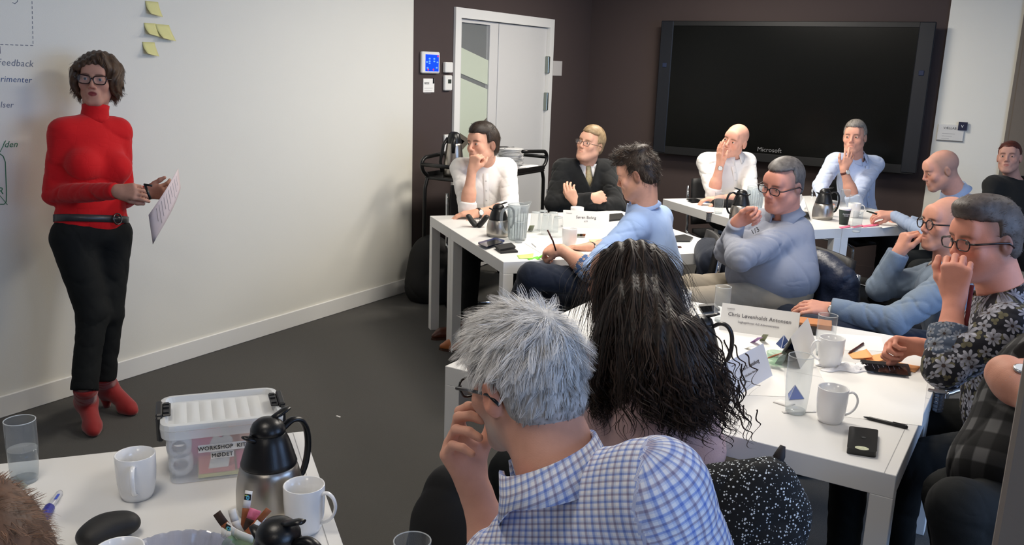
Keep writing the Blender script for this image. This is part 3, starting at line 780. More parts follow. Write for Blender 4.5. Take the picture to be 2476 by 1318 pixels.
p, a, c = wallbox('notice_card', 'small white notice card below the wall tablet', 'notice', 1024, 190, 1050, 223, t=.004, m=mat('paper', (235, 233, 228), rough=.8), bev=0)
tx = text('lettering', 'MØDE', .022, (WX+.0045, a[1]+.04, a[2]-.035), (0, 1, 0), (1, 0, 0), mat('ink_black', (30, 30, 30), rough=.6), p)
MB().box(WX+.004, WX+.008, c[1]-.02, c[1]-.006, a[2]-.035, a[2]+.004).build('clip', mat('black_plastic', (20, 20, 21), rough=.35), p)
ln_ = MB()
for i in range(3): ln_.box(WX+.0041, WX+.0044, a[1]+.012, c[1]-.02-.01*i, a[2]-.07-.018*i, a[2]-.068-.018*i)
ln_.build('small_print', mat('ink_grey', (150, 150, 150), rough=.6), p)
p, a, c = wallbox('wall_sensor', 'white plastic wall sensor, upper of the two boxes left of the door', 'sensor', 1078, 150, 1096, 176, t=.03, bev=.006)
p, a, c = wallbox('thermostat', 'white thermostat with a tiny dark display, lower box left of the door', 'thermostat', 1077, 182, 1094, 219, t=.026, bev=.006)
y = (a[1]+c[1])/2; MB().box(WX+.026, WX+.0275, y-.012, y+.03, a[2]-.06, a[2]-.03).build('display', mat('lcd', (60, 66, 60), rough=.2), p)
p, a, c = wallbox('power_outlet', 'tall white power outlet strip on the dark wall left of the door', 'outlet', 1076, 326, 1086, 372, t=.018)
for k in range(3): b = MB().frame((WX+.018, (a[1]+c[1])/2, a[2]-.035-.055*k), x=(0, 1, 0), z=(1, 0, 0)); b.lathe([(.016, .0005), (.015, .0012), (.003, .0005)], n=16, cap0=False); b.build('socket', mat('socket_grey', (190, 188, 184), rough=.4), p)
p, a, c = wallbox('notice_card', 'pale grey notice card on the dark wall right of the door', 'notice', 1338, 147, 1358, 183, t=.004, m=mat('paper_grey', (190, 186, 182), rough=.8), bev=0)
# big touch screen
TY = 7.955; a = PY(1600, 50, TY-.045); c = PY(2220, 380, TY-.045); tz0 = .93
t = thing('wall_display', 'huge black touch display hanging on the dark back wall', 'screen', ((a[0]+c[0])/2, WY, tz0))
m_gl = mat('display_glass', (8, 9, 8), rough=.25, spec=.22); m_bz = mat('display_bezel', (14, 15, 17), rough=.5)
x0, x1, z1 = a[0], c[0], a[2]
MB().box(x0+.05, x1-.05, TY-.02, WY-.001, tz0+.05, z1-.03).build('housing', m_bz, t)
b = MB().box(x0, x1, TY-.045, TY-.02, z1-.045, z1, bev=.004); b.box(x0+.02, x1-.02, TY-.045, TY-.02, tz0, tz0+.075, bev=.004); b.build('bezel', m_bz, t)
MB().box(x0+.12, x1-.12, TY-.043, TY-.02, tz0+.075, z1-.045).build('screen_glass', m_gl, t)
for s_, (xa, xb) in enumerate(((x0, x0+.12), (x1-.12, x1))):
    sp_ = MB().box(xa, xb, TY-.05, TY-.02, tz0+.01, z1, bev=.006).build('speaker_bar', mat('display_side', (15, 19, 27), rough=.45), t)
    MB().box((xa+xb)/2-.02, (xa+xb)/2+.02, TY-.056, TY-.05, 1.72, 1.76, bev=.004).build('button', mat('button_blue', (30, 40, 66), rough=.3), sp_)
text('lettering', 'Microsoft', .055, PY(1860, 363, TY-.046), (1, 0, 0), (0, -1, 0), mat('logo_grey', (120, 120, 122), rough=.4), t)
# sign on the white wall
X0, X1, Z0, Z1 = PY(2264, 338, WY-.03)[0], PY(2328, 341, WY-.03)[0], PY(2297, 340, WY-.03)[2], PY(2297, 301, WY-.03)[2]
t = thing('room_sign', 'framed white room sign with a dark blue square on the right white wall', 'sign', ((X0+X1)/2, WY-.02, Z0))
MB().box(X0, X1, WY-.034, WY-.0205, Z0, Z1+.0, bev=.003).build('plate', mat('sign_plate', (205, 204, 200), rough=.4), t)
cn = PY(2327, 306, WY-.04); MB().box(cn[0]-.03, cn[0]+.035, WY-.044, WY-.034, cn[2]-.03, cn[2]+.035).build('logo_square', mat('navy', (24, 28, 56), rough=.4), t)
text('lettering', 'V', .03, (cn[0], WY-.045, cn[2]), (1, 0, 0), (0, -1, 0), mat('print_white', (235, 235, 235)), t)
text('lettering', 'VÆLLAB', .026, (X0+.04, WY-.0345, Z1-.03), (1, 0, 0), (0, -1, 0), mat('ink_black', (30, 30, 30)), t, align='LEFT')
b = MB()
for i in range(3): b.box(X0+.035, X0+.13-.02*i, WY-.0345, WY-.034, Z1-.075-.02*i, Z1-.072-.02*i)
b.build('small_print', mat('ink_grey', (150, 150, 150)), t)
b = MB().box(X0-.002, X1+.002, WY-.03, WY-.021, Z0-.006, Z0-.0005); b.build('frame_edge', mat('edge_grey', (110, 108, 104)), t)
# sticky notes on the white wall
pale = mat('note_yellow_pale', (222, 216, 150), rough=.8)
for i, (px, py, w_, tw_) in enumerate(((364, 2, 1, .0), (361, 55, .9, .0), (388, 58, 1.1, -.25), (357, 101, .95, .0))):
    o = PX(px-13, py, WX+.013); sz = .076*w_; g_ = []
    for r in range(6):
        v = r/5; lift = .035*v**1.8+.012*(v > .9)*0; row = []
        for q in range(6):
            u = q/5; row.append((WX+.0135+lift*(1.15-.6*u), o[1]+(u*sz)+tw_*v*.06*-1+.01*v*u, o[2]-v*sz*.97+.012*v*v*(1-u)))
        g_.append(row)
    n_ = MB().sheet(g_).build('sticky_note', pale, smooth=True); solid(n_, .0006)
    tag(n_, ['pale yellow sticky note on the white wall, topmost of four', 'pale yellow sticky note on the white wall, second from top, left one', 'pale yellow sticky note on the white wall, sticking out to the right', 'pale yellow sticky note on the white wall, lowest of four'][i], 'sticky note', 'sticky notes on the white wall')
# handwriting on the white wall
def wtext(s, px, py, size, m, shear=.2): text('handwriting', s, size, PX(px, py, WX+.0125), (0, 1, -.03), (1, 0, 0), m, hw, align='RIGHT', spacing=1.05, shear=shear)
hw = MB(); 
def stroke(pts, w=.003): hw.tube([PX(x, y, WX+.0125) for x, y in pts], w*.5, n=4)
for k in range(9):
    if k < 7: stroke([(80-k*12, 110-k*.3), (73-k*12, 109.5-k*.3)], .003)
    stroke([(80-k*.3, 106-k*12), (79.8-k*.3, 99-k*12)], .003)
stroke([(0, 112), (1, 130)]); stroke([(30, 6), (36, 9), (42, 4), (43, -2)])
hw = tag(hw.build('wall_drawing', mat('marker_greyblue', (112, 118, 132), rough=.6)), 'grey dashed frame and handwriting on the white wall left of the presenter', 'drawing')
wtext('Feedback', 80, 155, .042, mat('marker_greyblue', (112, 118, 132))); wtext('erimenter', 76, 194, .038, mat('marker_blue', (72, 92, 130))); wtext('elser', 32, 254, .038, mat('marker_greyblue', (112, 118, 132)))
g2 = MB(); pts = [(0, 372), (8, 378), (13, 392), (14, 420), (16, 470), (15, 488), (10, 494), (0, 494)]
g2.tube([PX(x, y, WX+.0125) for x, y in pts], .0022, n=4); g2.tube([PX(x, y, WX+.0125) for x, y in [(0, 473), (10, 485), (18, 495)]], .0015, n=4); g2.tube([PX(x, y, WX+.0125) for x, y in [(0, 368), (8, 352), (14, 340)]], .0015, n=4)
g2 = tag(g2.build('wall_drawing', mat('marker_green', (50, 120, 80), rough=.6)), 'green marker box and word on the white wall at the left edge', 'drawing')
hw = g2; wtext('iden', 42, 349, .040, mat('marker_green', (50, 120, 80)), .35); wtext('R', 8, 462, .045, mat('marker_green', (50, 120, 80)))

# ------------------------------------------------------------------ tables
m_tab = mat('table_white', (226, 225, 222), rough=.38, spec=.4)
m_seam = mat('table_seam', (160, 160, 160), rough=.6)
m_clamp = mat('clamp_steel', (150, 152, 158), rough=.3, metal=.9)
th_ = math.atan2(.786, .619)
def table(label, o, ang, lx, ly, legs=('00', '01', '10', '11'), th=.062, lw=.055, seam=None):
    """o corner, x along ang, y to the right of it"""
    ex = A(math.cos(ang), math.sin(ang), 0); ey = A(math.sin(ang), -math.cos(ang), 0)
    t = thing('table', label, 'table', (o[0], o[1], 0))
    b = MB(); b.T = Matrix(((ex[0], ey[0], 0, o[0]), (ex[1], ey[1], 0, o[1]), (0, 0, 1, 0), (0, 0, 0, 1)))
    T = b.T.copy(); g_ = .001
    b.box(g_, lx-g_, g_, ly-g_, .74-th, .74, bev=.0015)
    top = b.build('tabletop', m_tab, t, smooth=False)
    fixn(top)
    for l in legs:
        x = g_ if l[0] == '0' else lx-lw-g_; y = g_ if l[1] == '0' else ly-lw-g_
        b = MB(); b.T = T; b.box(x, x+lw, y, y+lw, 0, .74-th, bev=.0015); o_ = b.build('leg', m_tab, t); fixn(o_)
    if seam:
        b = MB(); b.T = T
        for (x0, x1, y0, y1) in seam: b.box(x0, x1, y0, y1, .7399, .7403)
        o_ = b.build('edge_seam', m_seam, t); fixn(o_)
    return t, ex, ey
def fixn(o):
    import bmesh
    bm = bmesh.new(); bm.from_mesh(o.data); bmesh.ops.remove_doubles(bm, verts=bm.verts, dist=1e-5); bmesh.ops.recalc_face_normals(bm, faces=bm.faces); bm.to_mesh(o.data); bm.free()
AO = A(-3.326, 4.498); E1 = A(.619, .786); E2 = A(.786, -.619)
table('white table at the far left, rear one with the black case on it', AO, th_, 1.36, .47)
table('white table in front of the far left group, front corner towards the camera', AO+E2*.47, th_, 1.36, .91)
CO = A(-2.494, 6.335)
table('white table below the big screen, left one with the phone and black bag', CO, th_, .535, 1.36)
table('white table below the big screen, right one with the green paper cup', CO+E1*.535, th_, .86, 1.36)
BO = A(-1.567, 2.21)
table('long white table on the right, front one with the mug and the black device', (-1.567, 2.21+.64), 0, 1.352, .64, seam=[(1.322, 1.324, 0, .64)])
table('long white table on the right, rear one with the name cards', (-1.567, 2.21+.64+.66), 0, 1.352, .66, seam=[(1.322, 1.324, 0, .66)])
DO = A(-1.558, 1.575)
table('white table in the near left corner with the plastic box', DO-E1*1.5, th_, 1.5, .9, seam=[(1.47, 1.472, 0, .9)])
gl_ = PZ(997, 1306, .885)
table('white table beyond the lower edge, with one empty glass', gl_[:2]-E1*.28-E2*.05, th_, .6, .7)
def clamp(p, n):
    p = A(p); n = nz(n); b = MB().frame(p, z=n, y=ZZ)
    pr = [(.0001, -.062), (.014, -.062)]
    for k in range(5): pr += [(.016, -.058+k*.012), (.016, -.050+k*.012), (.0135, -.048+k*.012)]
    b = MB().frame(p+n*.0165, x=n, z=ZZ); b.lathe(pr+[(.014, .002), (.0001, .002)], n=24, cap0=False, cap1=False); b.lathe([(.0001, .002), (.020, .002), (.020, .005), (.0001, .0055)], n=24, cap0=False, cap1=False); b.box(-.034, -.005, -.009, .009, .001, .0045)
    return b.build('table_clamp', m_clamp)
tag(clamp(PZ(1719, 515)*A(1, 1, 0)+A(0, 0, .74)-A(E1[0], E1[1], 0)*.0+0, (-E1[0], -E1[1], 0)), 'metal link clamp on the edge of the table under the screen', 'clamp')
tag(clamp((-.215+.001, 2.93, .74), (1, 0, 0)), 'metal link clamp on the right edge of the long table', 'clamp')

# ------------------------------------------------------------------ chairs
m_blk = mat('chair_black', (20, 20, 22), rough=.6, bump=.2, bscale=300); m_chr = mat('chrome', (200, 202, 205), rough=.12, metal=1)
m_navy = mat('chair_navy', (26, 32, 48), rough=.8, bump=.3, bscale=350)
def chair(p, face, label, group=None, fab=None):
    """p = seat centre on the floor, face = direction the sitter looks"""
    p = A(p[0], p[1], 0); f = nz(A(face[0], face[1], 0)); r = np.cross(f, ZZ); fab = fab or m_blk
    t = thing('conference_chair', label, 'chair', p, group)
    P = lambda x, y, z: p+r*x+f*y+ZZ*z
    g_ = [[P(x*.225*(1-.1*abs(v)), -.2+.42*(v+1)/2, .44+.012*math.cos(x*2)-.02*max(0, v)**3+.012*x*x) for x in np.linspace(-1, 1, 9)] for v in np.linspace(-1, 1, 9)]
    o = MB().sheet(g_).build('seat', fab, t, smooth=True); solid(o, .035)
    g_ = [[P(x*.215*(1-.25*max(0, v-.6)**2), -.215-.06*v+.03*x*x*-1*-1, .50+.36*v) for x in np.linspace(-1, 1, 9)] for v in np.linspace(0, 1, 9)]
    o = MB().sheet(g_).build('backrest', fab, t, smooth=True); solid(o, .03)
    for s_ in (-1, 1):
        x = s_*.235; b = MB()
        b.tube([P(x, -.26, .80), P(x, -.225, .5), P(x, -.2, .425), P(x, .12, .425), P(x, .2, .41), P(x, .225, .37), P(x, .225, .06), P(x, .21, .02), P(x, .17, .0115), P(x, -.24, .0115)], .011, n=8, sm=3)
        b.build('leg_frame', m_chr, t, smooth=True)
    MB().tube([P(-.235, -.24, .0115), P(.235, -.24, .0115)], .011).build('floor_bar', m_chr, t, smooth=True)
    MB().tube([P(-.235, .1, .425), P(.235, .1, .425)], .009).build('cross_bar', m_chr, t, smooth=True)
    return t
# ------------------------------------------------------------------ clothes
def cloth(name, col, **k):
    d = dict(rough=.85, bump=.35, bscale=900, var=.03, vscale=12, sheen=.1, spec=.25); d.update(k); m = mat(name, col, **d); nt = m.node_tree; N = nt.nodes; L = nt.links
    if 'crease' in N: return m
    tc = N.new('ShaderNodeTexCoord'); n = N.new('ShaderNodeTexNoise'); n.name = 'crease'; n.inputs['Scale'].default_value = 7; n.inputs['Detail'].default_value = 2; n.inputs['Distortion'].default_value = .9; n.inputs['Roughness'].default_value = .45
    L.new(tc.outputs['Object'], n.inputs['Vector']); rr = N.new('ShaderNodeMath'); rr.operation = 'PINGPONG'; rr.inputs[1].default_value = .3; L.new(n.outputs[0], rr.inputs[0])
    bp = N.new('ShaderNodeBump'); bp.inputs['Strength'].default_value = .30; bp.inputs['Distance'].default_value = .03; L.new(rr.outputs[0], bp.inputs['Height'])
    b = N['Principled BSDF']; l = [l for l in nt.links if l.to_node == b and l.to_socket.name == 'Normal']
    if l: L.new(bp.outputs[0], l[0].from_node.inputs['Normal'])
    else: L.new(bp.outputs[0], b.inputs['Normal'])
    return m
def plaid(name, base, lines, per=.018, rough=.8):
    """woven check on the garment's own coordinates; lines = [(axis, colour, width, offset)]"""
    m = mat(name, base, rough=rough, bump=.3, bscale=900, spec=.25); nt = m.node_tree; N = nt.nodes; L = nt.links; b = N['Principled BSDF']
    at = N.new('ShaderNodeAttribute'); at.attribute_name = 'cuv'; sx = N.new('ShaderNodeSeparateXYZ'); L.new(at.outputs['Vector'], sx.inputs[0])
    prev = None
    for ax, c, w, off, pp in lines:
        u = N.new('ShaderNodeMath'); u.operation = 'MULTIPLY_ADD'; L.new(sx.outputs[ax], u.inputs[0]); u.inputs[1].default_value = 1/pp; u.inputs[2].default_value = off+40
        fr = N.new('ShaderNodeMath'); fr.operation = 'FRACT'; L.new(u.outputs[0], fr.inputs[0])
        pg = N.new('ShaderNodeMath'); pg.operation = 'SUBTRACT'; L.new(fr.outputs[0], pg.inputs[0]); pg.inputs[1].default_value = .5
        ab = N.new('ShaderNodeMath'); ab.operation = 'ABSOLUTE'; L.new(pg.outputs[0], ab.inputs[0])
        mr = N.new('ShaderNodeMapRange'); L.new(ab.outputs[0], mr.inputs[0]); mr.inputs[1].default_value = w/2; mr.inputs[2].default_value = w/2+.06; mr.inputs[3].default_value = 1; mr.inputs[4].default_value = 0
        mx = N.new('ShaderNodeMix'); mx.data_type = 'RGBA'; mx.blend_type = 'MULTIPLY'; L.new(mr.outputs[0], mx.inputs[0])
        if prev is None: mx.inputs[6].default_value = (*lin(base), 1)
        else: L.new(prev, mx.inputs[6])
        mx.inputs[7].default_value = (*lin(c), 1); prev = mx.outputs[2]
    L.new(prev, b.inputs['Base Color']); return m
def floral(name, base, pet, size=.055, core=(60, 48, 44), leaf=(88, 84, 66), npet=4, space='cuv', leafs=True):
    m = mat(name, base, rough=.8, bump=.25, bscale=800, spec=.25); nt = m.node_tree; N = nt.nodes; L = nt.links; b = N['Principled BSDF']
    at = N.new('ShaderNodeAttribute'); at.attribute_name = 'cuv'
    def math_(op, a, c=None, v=None):
        n = N.new('ShaderNodeMath'); n.operation = op
        for i, s in enumerate((a, c, v)):
            if s is None: continue
            if isinstance(s, (int, float)): n.inputs[i].default_value = s
            else: L.new(s, n.inputs[i])
        return n.outputs[0]
    def layer(scale, rad, k, offs, prev, c1, c2, core_):
        mp = N.new('ShaderNodeMapping'); mp.inputs['Scale'].default_value = (1/scale,)*3; mp.inputs['Location'].default_value = (offs, offs*.7, 0); L.new(at.outputs['Vector'], mp.inputs[0])
        vo = N.new('ShaderNodeTexVoronoi'); vo.voronoi_dimensions = '2D'; vo.inputs['Scale'].default_value = 1; vo.inputs['Randomness'].default_value = .75; L.new(mp.outputs[0], vo.inputs['Vector'])
        sb = N.new('ShaderNodeVectorMath'); sb.operation = 'SUBTRACT'; L.new(mp.outputs[0], sb.inputs[0]); L.new(vo.outputs['Position'], sb.inputs[1])
        sp = N.new('ShaderNodeSeparateXYZ'); L.new(sb.outputs[0], sp.inputs[0]); sc_ = N.new('ShaderNodeSeparateColor'); L.new(vo.outputs['Color'], sc_.inputs[0])
        an = math_('ARCTAN2', sp.outputs[1], sp.outputs[0]); an = math_('MULTIPLY_ADD', an, k/2, math_('MULTIPLY', sc_.outputs[0], 6))
        pt = math_('ABSOLUTE', math_('COSINE', an)); pt = math_('POWER', pt, .8)
        r = math_('MULTIPLY', math_('MULTIPLY_ADD', sc_.outputs[1], .5, .6), rad)
        lim = math_('MULTIPLY', r, math_('MULTIPLY_ADD', pt, .72, .28)); d = vo.outputs['Distance']
        inn = math_('LESS_THAN', d, lim)
        mx = N.new('ShaderNodeMix'); mx.data_type = 'RGBA'; L.new(inn, mx.inputs[0])
        if prev is None: mx.inputs[6].default_value = (*lin(base), 1)
        else: L.new(prev, mx.inputs[6])
        cm = N.new('ShaderNodeMix'); cm.data_type = 'RGBA'; cm.inputs[6].default_value = (*lin(c1), 1); cm.inputs[7].default_value = (*lin(c2), 1)
        L.new(math_('MULTIPLY', pt, math_('DIVIDE', d, math_('MAXIMUM', r, .01))), cm.inputs[0]); L.new(cm.outputs[2], mx.inputs[7])
        if core_ is None: return mx.outputs[2]
        m2 = N.new('ShaderNodeMix'); m2.data_type = 'RGBA'; L.new(math_('LESS_THAN', d, math_('MULTIPLY', r, .2)), m2.inputs[0]); L.new(mx.outputs[2], m2.inputs[6]); m2.inputs[7].default_value = (*lin(core_), 1)
        return m2.outputs[2]
    p = None
    if leafs: p = layer(size*.62, .42, 3, 3.3, None, leaf, tuple(min(255, x*1.25) for x in leaf), None)
    p = layer(size*.8, .40, 5, 7.7, p, tuple(x*.7 for x in pet), tuple(x*.9 for x in pet), core)
    p = layer(size, .50, 8, 0., p, tuple(x*.6 for x in pet), pet, core)
    L.new(p, b.inputs['Base Color']); return m
c_white = cloth('shirt_white', (233, 230, 226)); c_black = cloth('jersey_black', (27, 28, 28), bump=.5, bscale=500)
c_blue = cloth('shirt_light_blue', (160, 185, 226)); c_lav = cloth('shirt_pale_blue', (196, 208, 232)); c_grey = cloth('shirt_grey_blue', (140, 144, 156))
c_sky = cloth('shirt_steel_blue', (150, 166, 192)); c_jump = cloth('jumper_blue_grey', (112, 126, 142), bump=.6, bscale=380)
c_red = cloth('blouse_red', (196, 20, 26), bump=.3); c_trblk = cloth('trousers_black', (21, 23, 23), sheen=0); c_navy = cloth('trousers_navy', (29, 35, 48)); c_khaki = cloth('trousers_khaki', (140, 130, 114)); c_teal = cloth('trousers_grey', (84, 90, 98))
c_pink = cloth('jumper_pink', (200, 168, 166), bump=.7, bscale=260)
c_check = plaid('shirt_check', (238, 238, 244), [(0, (178, 194, 234), .10, .0, .026), (1, (178, 194, 234), .10, .0, .026), (0, (198, 192, 206), .09, .5, .026), (1, (198, 192, 206), .09, .5, .026), (0, (228, 234, 247), .26, .25, .013), (1, (228, 234, 247), .26, .25, .013)])
c_plaid = plaid('shirt_dark_plaid', (84, 84, 84), [(0, (120, 120, 120), .5, 0, .075), (1, (120, 120, 120), .5, 0, .075)])
c_flor = floral('shirt_floral', (36, 36, 42), (176, 176, 186), size=.062)
c_cuff = floral('shirt_floral_blue', (70, 96, 138), (216, 188, 172), size=.035, core=(190, 120, 80), leafs=False)
# red blouse: stitched scallops, a relief in the cloth
nt = c_red.node_tree; N_ = nt.nodes; L_ = nt.links
at_ = N_.new('ShaderNodeAttribute'); at_.attribute_name = 'cuv'; mp_ = N_.new('ShaderNodeMapping'); mp_.inputs['Scale'].default_value = (15, 22, 0); L_.new(at_.outputs['Vector'], mp_.inputs[0])
vo_ = N_.new('ShaderNodeTexVoronoi'); vo_.voronoi_dimensions = '2D'; vo_.feature = 'DISTANCE_TO_EDGE'; vo_.inputs['Scale'].default_value = 1; vo_.inputs['Randomness'].default_value = .35; L_.new(mp_.outputs[0], vo_.inputs['Vector'])
mr_ = N_.new('ShaderNodeMapRange'); mr_.inputs[1].default_value = 0; mr_.inputs[2].default_value = .05; L_.new(vo_.outputs['Distance'], mr_.inputs[0])
bp_ = N_.new('ShaderNodeBump'); bp_.inputs['Strength'].default_value = .22; bp_.inputs['Distance'].default_value = .0018; L_.new(mr_.outputs[0], bp_.inputs['Height']); L_.new(bp_.outputs[0], N_['Principled BSDF'].inputs['Normal']); L_.new([n for n in N_ if n.type == 'BUMP' and n != bp_][-1].outputs[0], bp_.inputs['Normal'])
h_dark = hair_mat('hair_dark_brown', (30, 24, 20), (66, 52, 42)); h_blond = hair_mat('hair_sandy', (128, 104, 74), (186, 162, 126)); h_grey = hair_mat('hair_grey', (98, 94, 90), (160, 154, 146))
h_blk = hair_mat('hair_black', (18, 15, 14), (52, 42, 36)); h_brun = hair_mat('hair_brunette', (44, 32, 24), (104, 78, 56)); h_silver = hair_mat('hair_silver', (140, 136, 132), (236, 234, 232)); h_salt = hair_mat('hair_salt', (60, 56, 54), (122, 116, 112))
h_red = hair_mat('hair_auburn', (52, 24, 20), (104, 52, 40)); h_long = hair_mat('hair_long_black', (14, 11, 10), (58, 44, 36), rough=.5, spec=.3)

# ------------------------------------------------------------------ the presenter
P1 = person('woman in red high-neck blouse and black trousers standing by the white wall', dict(
    sL=W(287, 318, 4.12), sR=W(152, 322, 3.93), hip=W(222, 572, 4.03), neck=W(226, 285, 4.04), head=W(233, 192, 4.02), face=(.26, .0, 1), tilt=-3, hs=.97, fem=True,
    eR=W(130, 470, 3.93), wR=W(282, 462, 3.72), eL=W(300, 478, 4.2), wL=W(352, 467, 4.02), kR=W(224, 758, 3.99), kL=W(262, 758, 4.1), aR=W(204, 945, 3.93), aL=W(250, 915, 4.16),
    handR=dict(F=(1, .02, .12), N=(.05, -.35, -1), curls=[(35, 35, 25), (45, 50, 30), (50, 55, 30), (50, 55, 30)], th=(.8, .35, .35), thcurl=10), handL=dict(F=(1, .12, .15), N=(-.1, .3, -1), curls=[(50, 40, 20), (55, 45, 20), (60, 45, 20), (60, 50, 20)], th=(.85, .45, .2), thcurl=5),
    tone=(186, 138, 118), lip=(120, 34, 44), brow=(70, 52, 42), topm=c_red, topname='blouse', botm=c_trblk, build=.93, bust=True, cl=.010, ru=.052, re=.044, rw=.034, hem=.01, wr=.003, cuff=0, stand=True, shoes=False, tw=1.0, ankr=.058, hres=.0028, iris=(60, 76, 92), browh=.0032, neckr=.052, tres=.008, lids=1.0))
h = P1['h']; rt_ = P1['root']
# turtleneck
nb, up = P1['neck']-P1['U']*.03, nz(h['c']-P1['neck']); g_ = []
for k in range(5):
    v = k/4; r_ = .062-.010*v+.004*(k == 4); g_.append([nb+up*(.085*v)+P1['F']*(math.cos(a)*r_+.008)+P1['R']*math.sin(a)*r_ for a in np.linspace(PI, 3*PI, 33)])
solid(MB().sheet(g_).build('collar', c_red, rt_, smooth=True), .004)
# bob haircut
def bob(S, L, fr, s):
    S.ell(L(-.012, -.02, .045), fr, A(.098, .106, .088)*s, k=.02)
    for q in (-1, 1):
        S.ell(L(q*.084, -.012, .0), fr, A(.030, .072, .07)*s, k=.03); S.cap(L(q*.080, .0, -.02), L(q*.072, -.03, -.075), .03*s, .022*s, k=.02)
        S.cap(L(q*.082, .035, .0), L(q*.078, .03, -.05), .02*s, .012*s, k=.02)
    S.ell(L(0, -.07, -.03), fr, A(.085, .045, .07)*s, k=.03)
    S.cap(L(-.03, .072, .098), L(.07, .072, .05), .026*s, .018*s, k=.02); S.cap(L(-.03, .07, .1), L(-.078, .055, .045), .02*s, .014*s, k=.02)
S = SDF(); bob(S, lambda *a: HL(h, *a), (h['R'], h['F'], h['U']), h['s'])
S.ell(HL(h, .004, .085, -.035), (h['R'], h['F'], h['U']), A(.066, .075, .098)*h['s'], k=.012, op='s')
V, F = S.mesh(.004, disp=lambda x, y, z: (.0025*np.sin(((x-h['c'][0])*h['R'][0]+(y-h['c'][1])*h['R'][1])*260+3*np.sin(z*40))).astype(np.float32))
hair_obj(h, V, F, h_brun, rt_, nst=2200, ln=.04, wd=.0026, lift=.05, jit=.07, clump=.75, ncl=260, sel=lambda x, y, z: ~((y > .045) & (z < .085)), seg=6, comb=lambda p: np.stack([p[:, 0]*1.2+.0, p[:, 1]*.4, -.09-.3*np.abs(p[:, 0])], 1), bend=lambda P, D, t: A(0, 0, -.6)-VT*0)
glasses(h, rt_, w=.027, hh=.0185, cat=True, col=(36, 22, 20), rim=.0026, sep=.0325, z0=.0)
# belt
def ring(c, U, R, F, rx, ry, h0, h1, m, parent, name='belt', n=40, t=.004):
    g_ = [[c+U*z+R*math.cos(a)*rx+F*math.sin(a)*ry for a in np.linspace(0, 2*PI, n)] for z in (h0, (h0+h1)/2, h1)]
    o = MB().sheet(g_).build(name, m, parent, smooth=True); solid(o, t); return o
hp_, U, R, F = P1['hip'], P1['U'], P1['R'], P1['F']
bc = hp_+U*.078-U*.0
glit = mat('belt_glitter', (60, 60, 62), rough=.35, metal=.3, var=.6, vscale=500)
ring(bc, U, R, F, .160, .120, -.016, .016, glit, rt_)
b = MB(); fd = nz(F*.93+R*-.36); q_ = bc+F*.120*.93*1.05-R*.160*.36; rr_ = np.cross(fd, U)
for (hw_, hz) in ((.024, .024),): b.tube([q_+fd*.006+rr_*hw_*math.cos(a)+U*hz*math.sin(a) for a in np.linspace(0, 2*PI, 20)[:-1]], .0035, closed=True)
b.tube([q_+fd*.008+rr_*.024, q_+fd*.008-rr_*.01], .002); b.build('buckle', mat('pewter', (110, 110, 112), rough=.3, metal=1), rt_, smooth=True)
# boots
def boot(top, heel, toe, name='boot'):
    """top of shaft, heel and toe points on the floor"""
    top, heel, toe = A(top), A(heel), A(toe); d = nz(toe-heel); S = SDF(); lt = np.cross(d, ZZ); hh = ZZ*.045
    an = heel+d*.035+ZZ*.115
    S.cap(top, an, .052, .047, k=.02, wr=.003, wf=110)
    S.plane(top, ZZ, top-.1, top+.1)
    S.cap(heel+d*.03+ZZ*.085, heel+d*.03+ZZ*.07, .040, .037, k=.03)
    S.cap(an-ZZ*.01, toe-d*.06+ZZ*.038, .044, .034, k=.03); S.cap(toe-d*.085+ZZ*.03-lt*.012, toe-d*.03+ZZ*.024+lt*.0, .030, .021, k=.02)
    S.cap(toe-d*.085+ZZ*.03+lt*.014, toe-d*.045+ZZ*.026+lt*.01, .030, .022, k=.02)
    S.plane(heel+ZZ*.004, -ZZ, heel-.35, heel+.35, k=.002)
    V, F = S.mesh(.005); o = mk(name, V, F, mat('boot_red', (140, 20, 20), rough=.75, bump=.3, bscale=600, sheen=.3), rt_)
    b = MB().frame(heel+d*.025, x=lt, z=ZZ); b.lathe([(.017, 0), (.02, .02), (.03, .05)], n=16); ob_ = b.build('heel', mat('boot_red', (140, 20, 20)), o, smooth=True)
    return o
fR = A(*PZ(204, 1000, .0)[:2], 0); tR = A(*PZ(233, 1062, .0)[:2], 0); fR = tR-nz(tR-PZ(206, 1010, 0))*.25
tL = A(*PZ(334, 1008, .0)[:2], 0); fL = tL-nz(tL-PZ(262, 985, 0))*.25
boot(W(207, 940, 3.94), fR, tR); boot(W(249, 905, 4.16), fL, tL)
# marker pen in her hand, ring
pm = MB(); w_ = P1['wR']; pm.tube([W(348, 446, 3.66), W(368, 449, 3.66)], .006, n=10); pm.m = 0
pm.tube([W(345, 479, 3.68), W(374, 481, 3.68)], .006, n=10)
o = MB().tube([W(350, 446, 3.70), W(364, 482, 3.70)], .0055, n=10).build('marker_pen', mat('black_plastic', (20, 20, 21), rough=.35), smooth=True); tag(o, 'black marker pen in the presenter\'s hand', 'pen')
c_ = MB().tube([W(348, 446, 3.70), W(368, 449, 3.70)], .0045, n=8).build('cap_clip', mat('black_plastic', (20, 20, 21)), o, smooth=True)
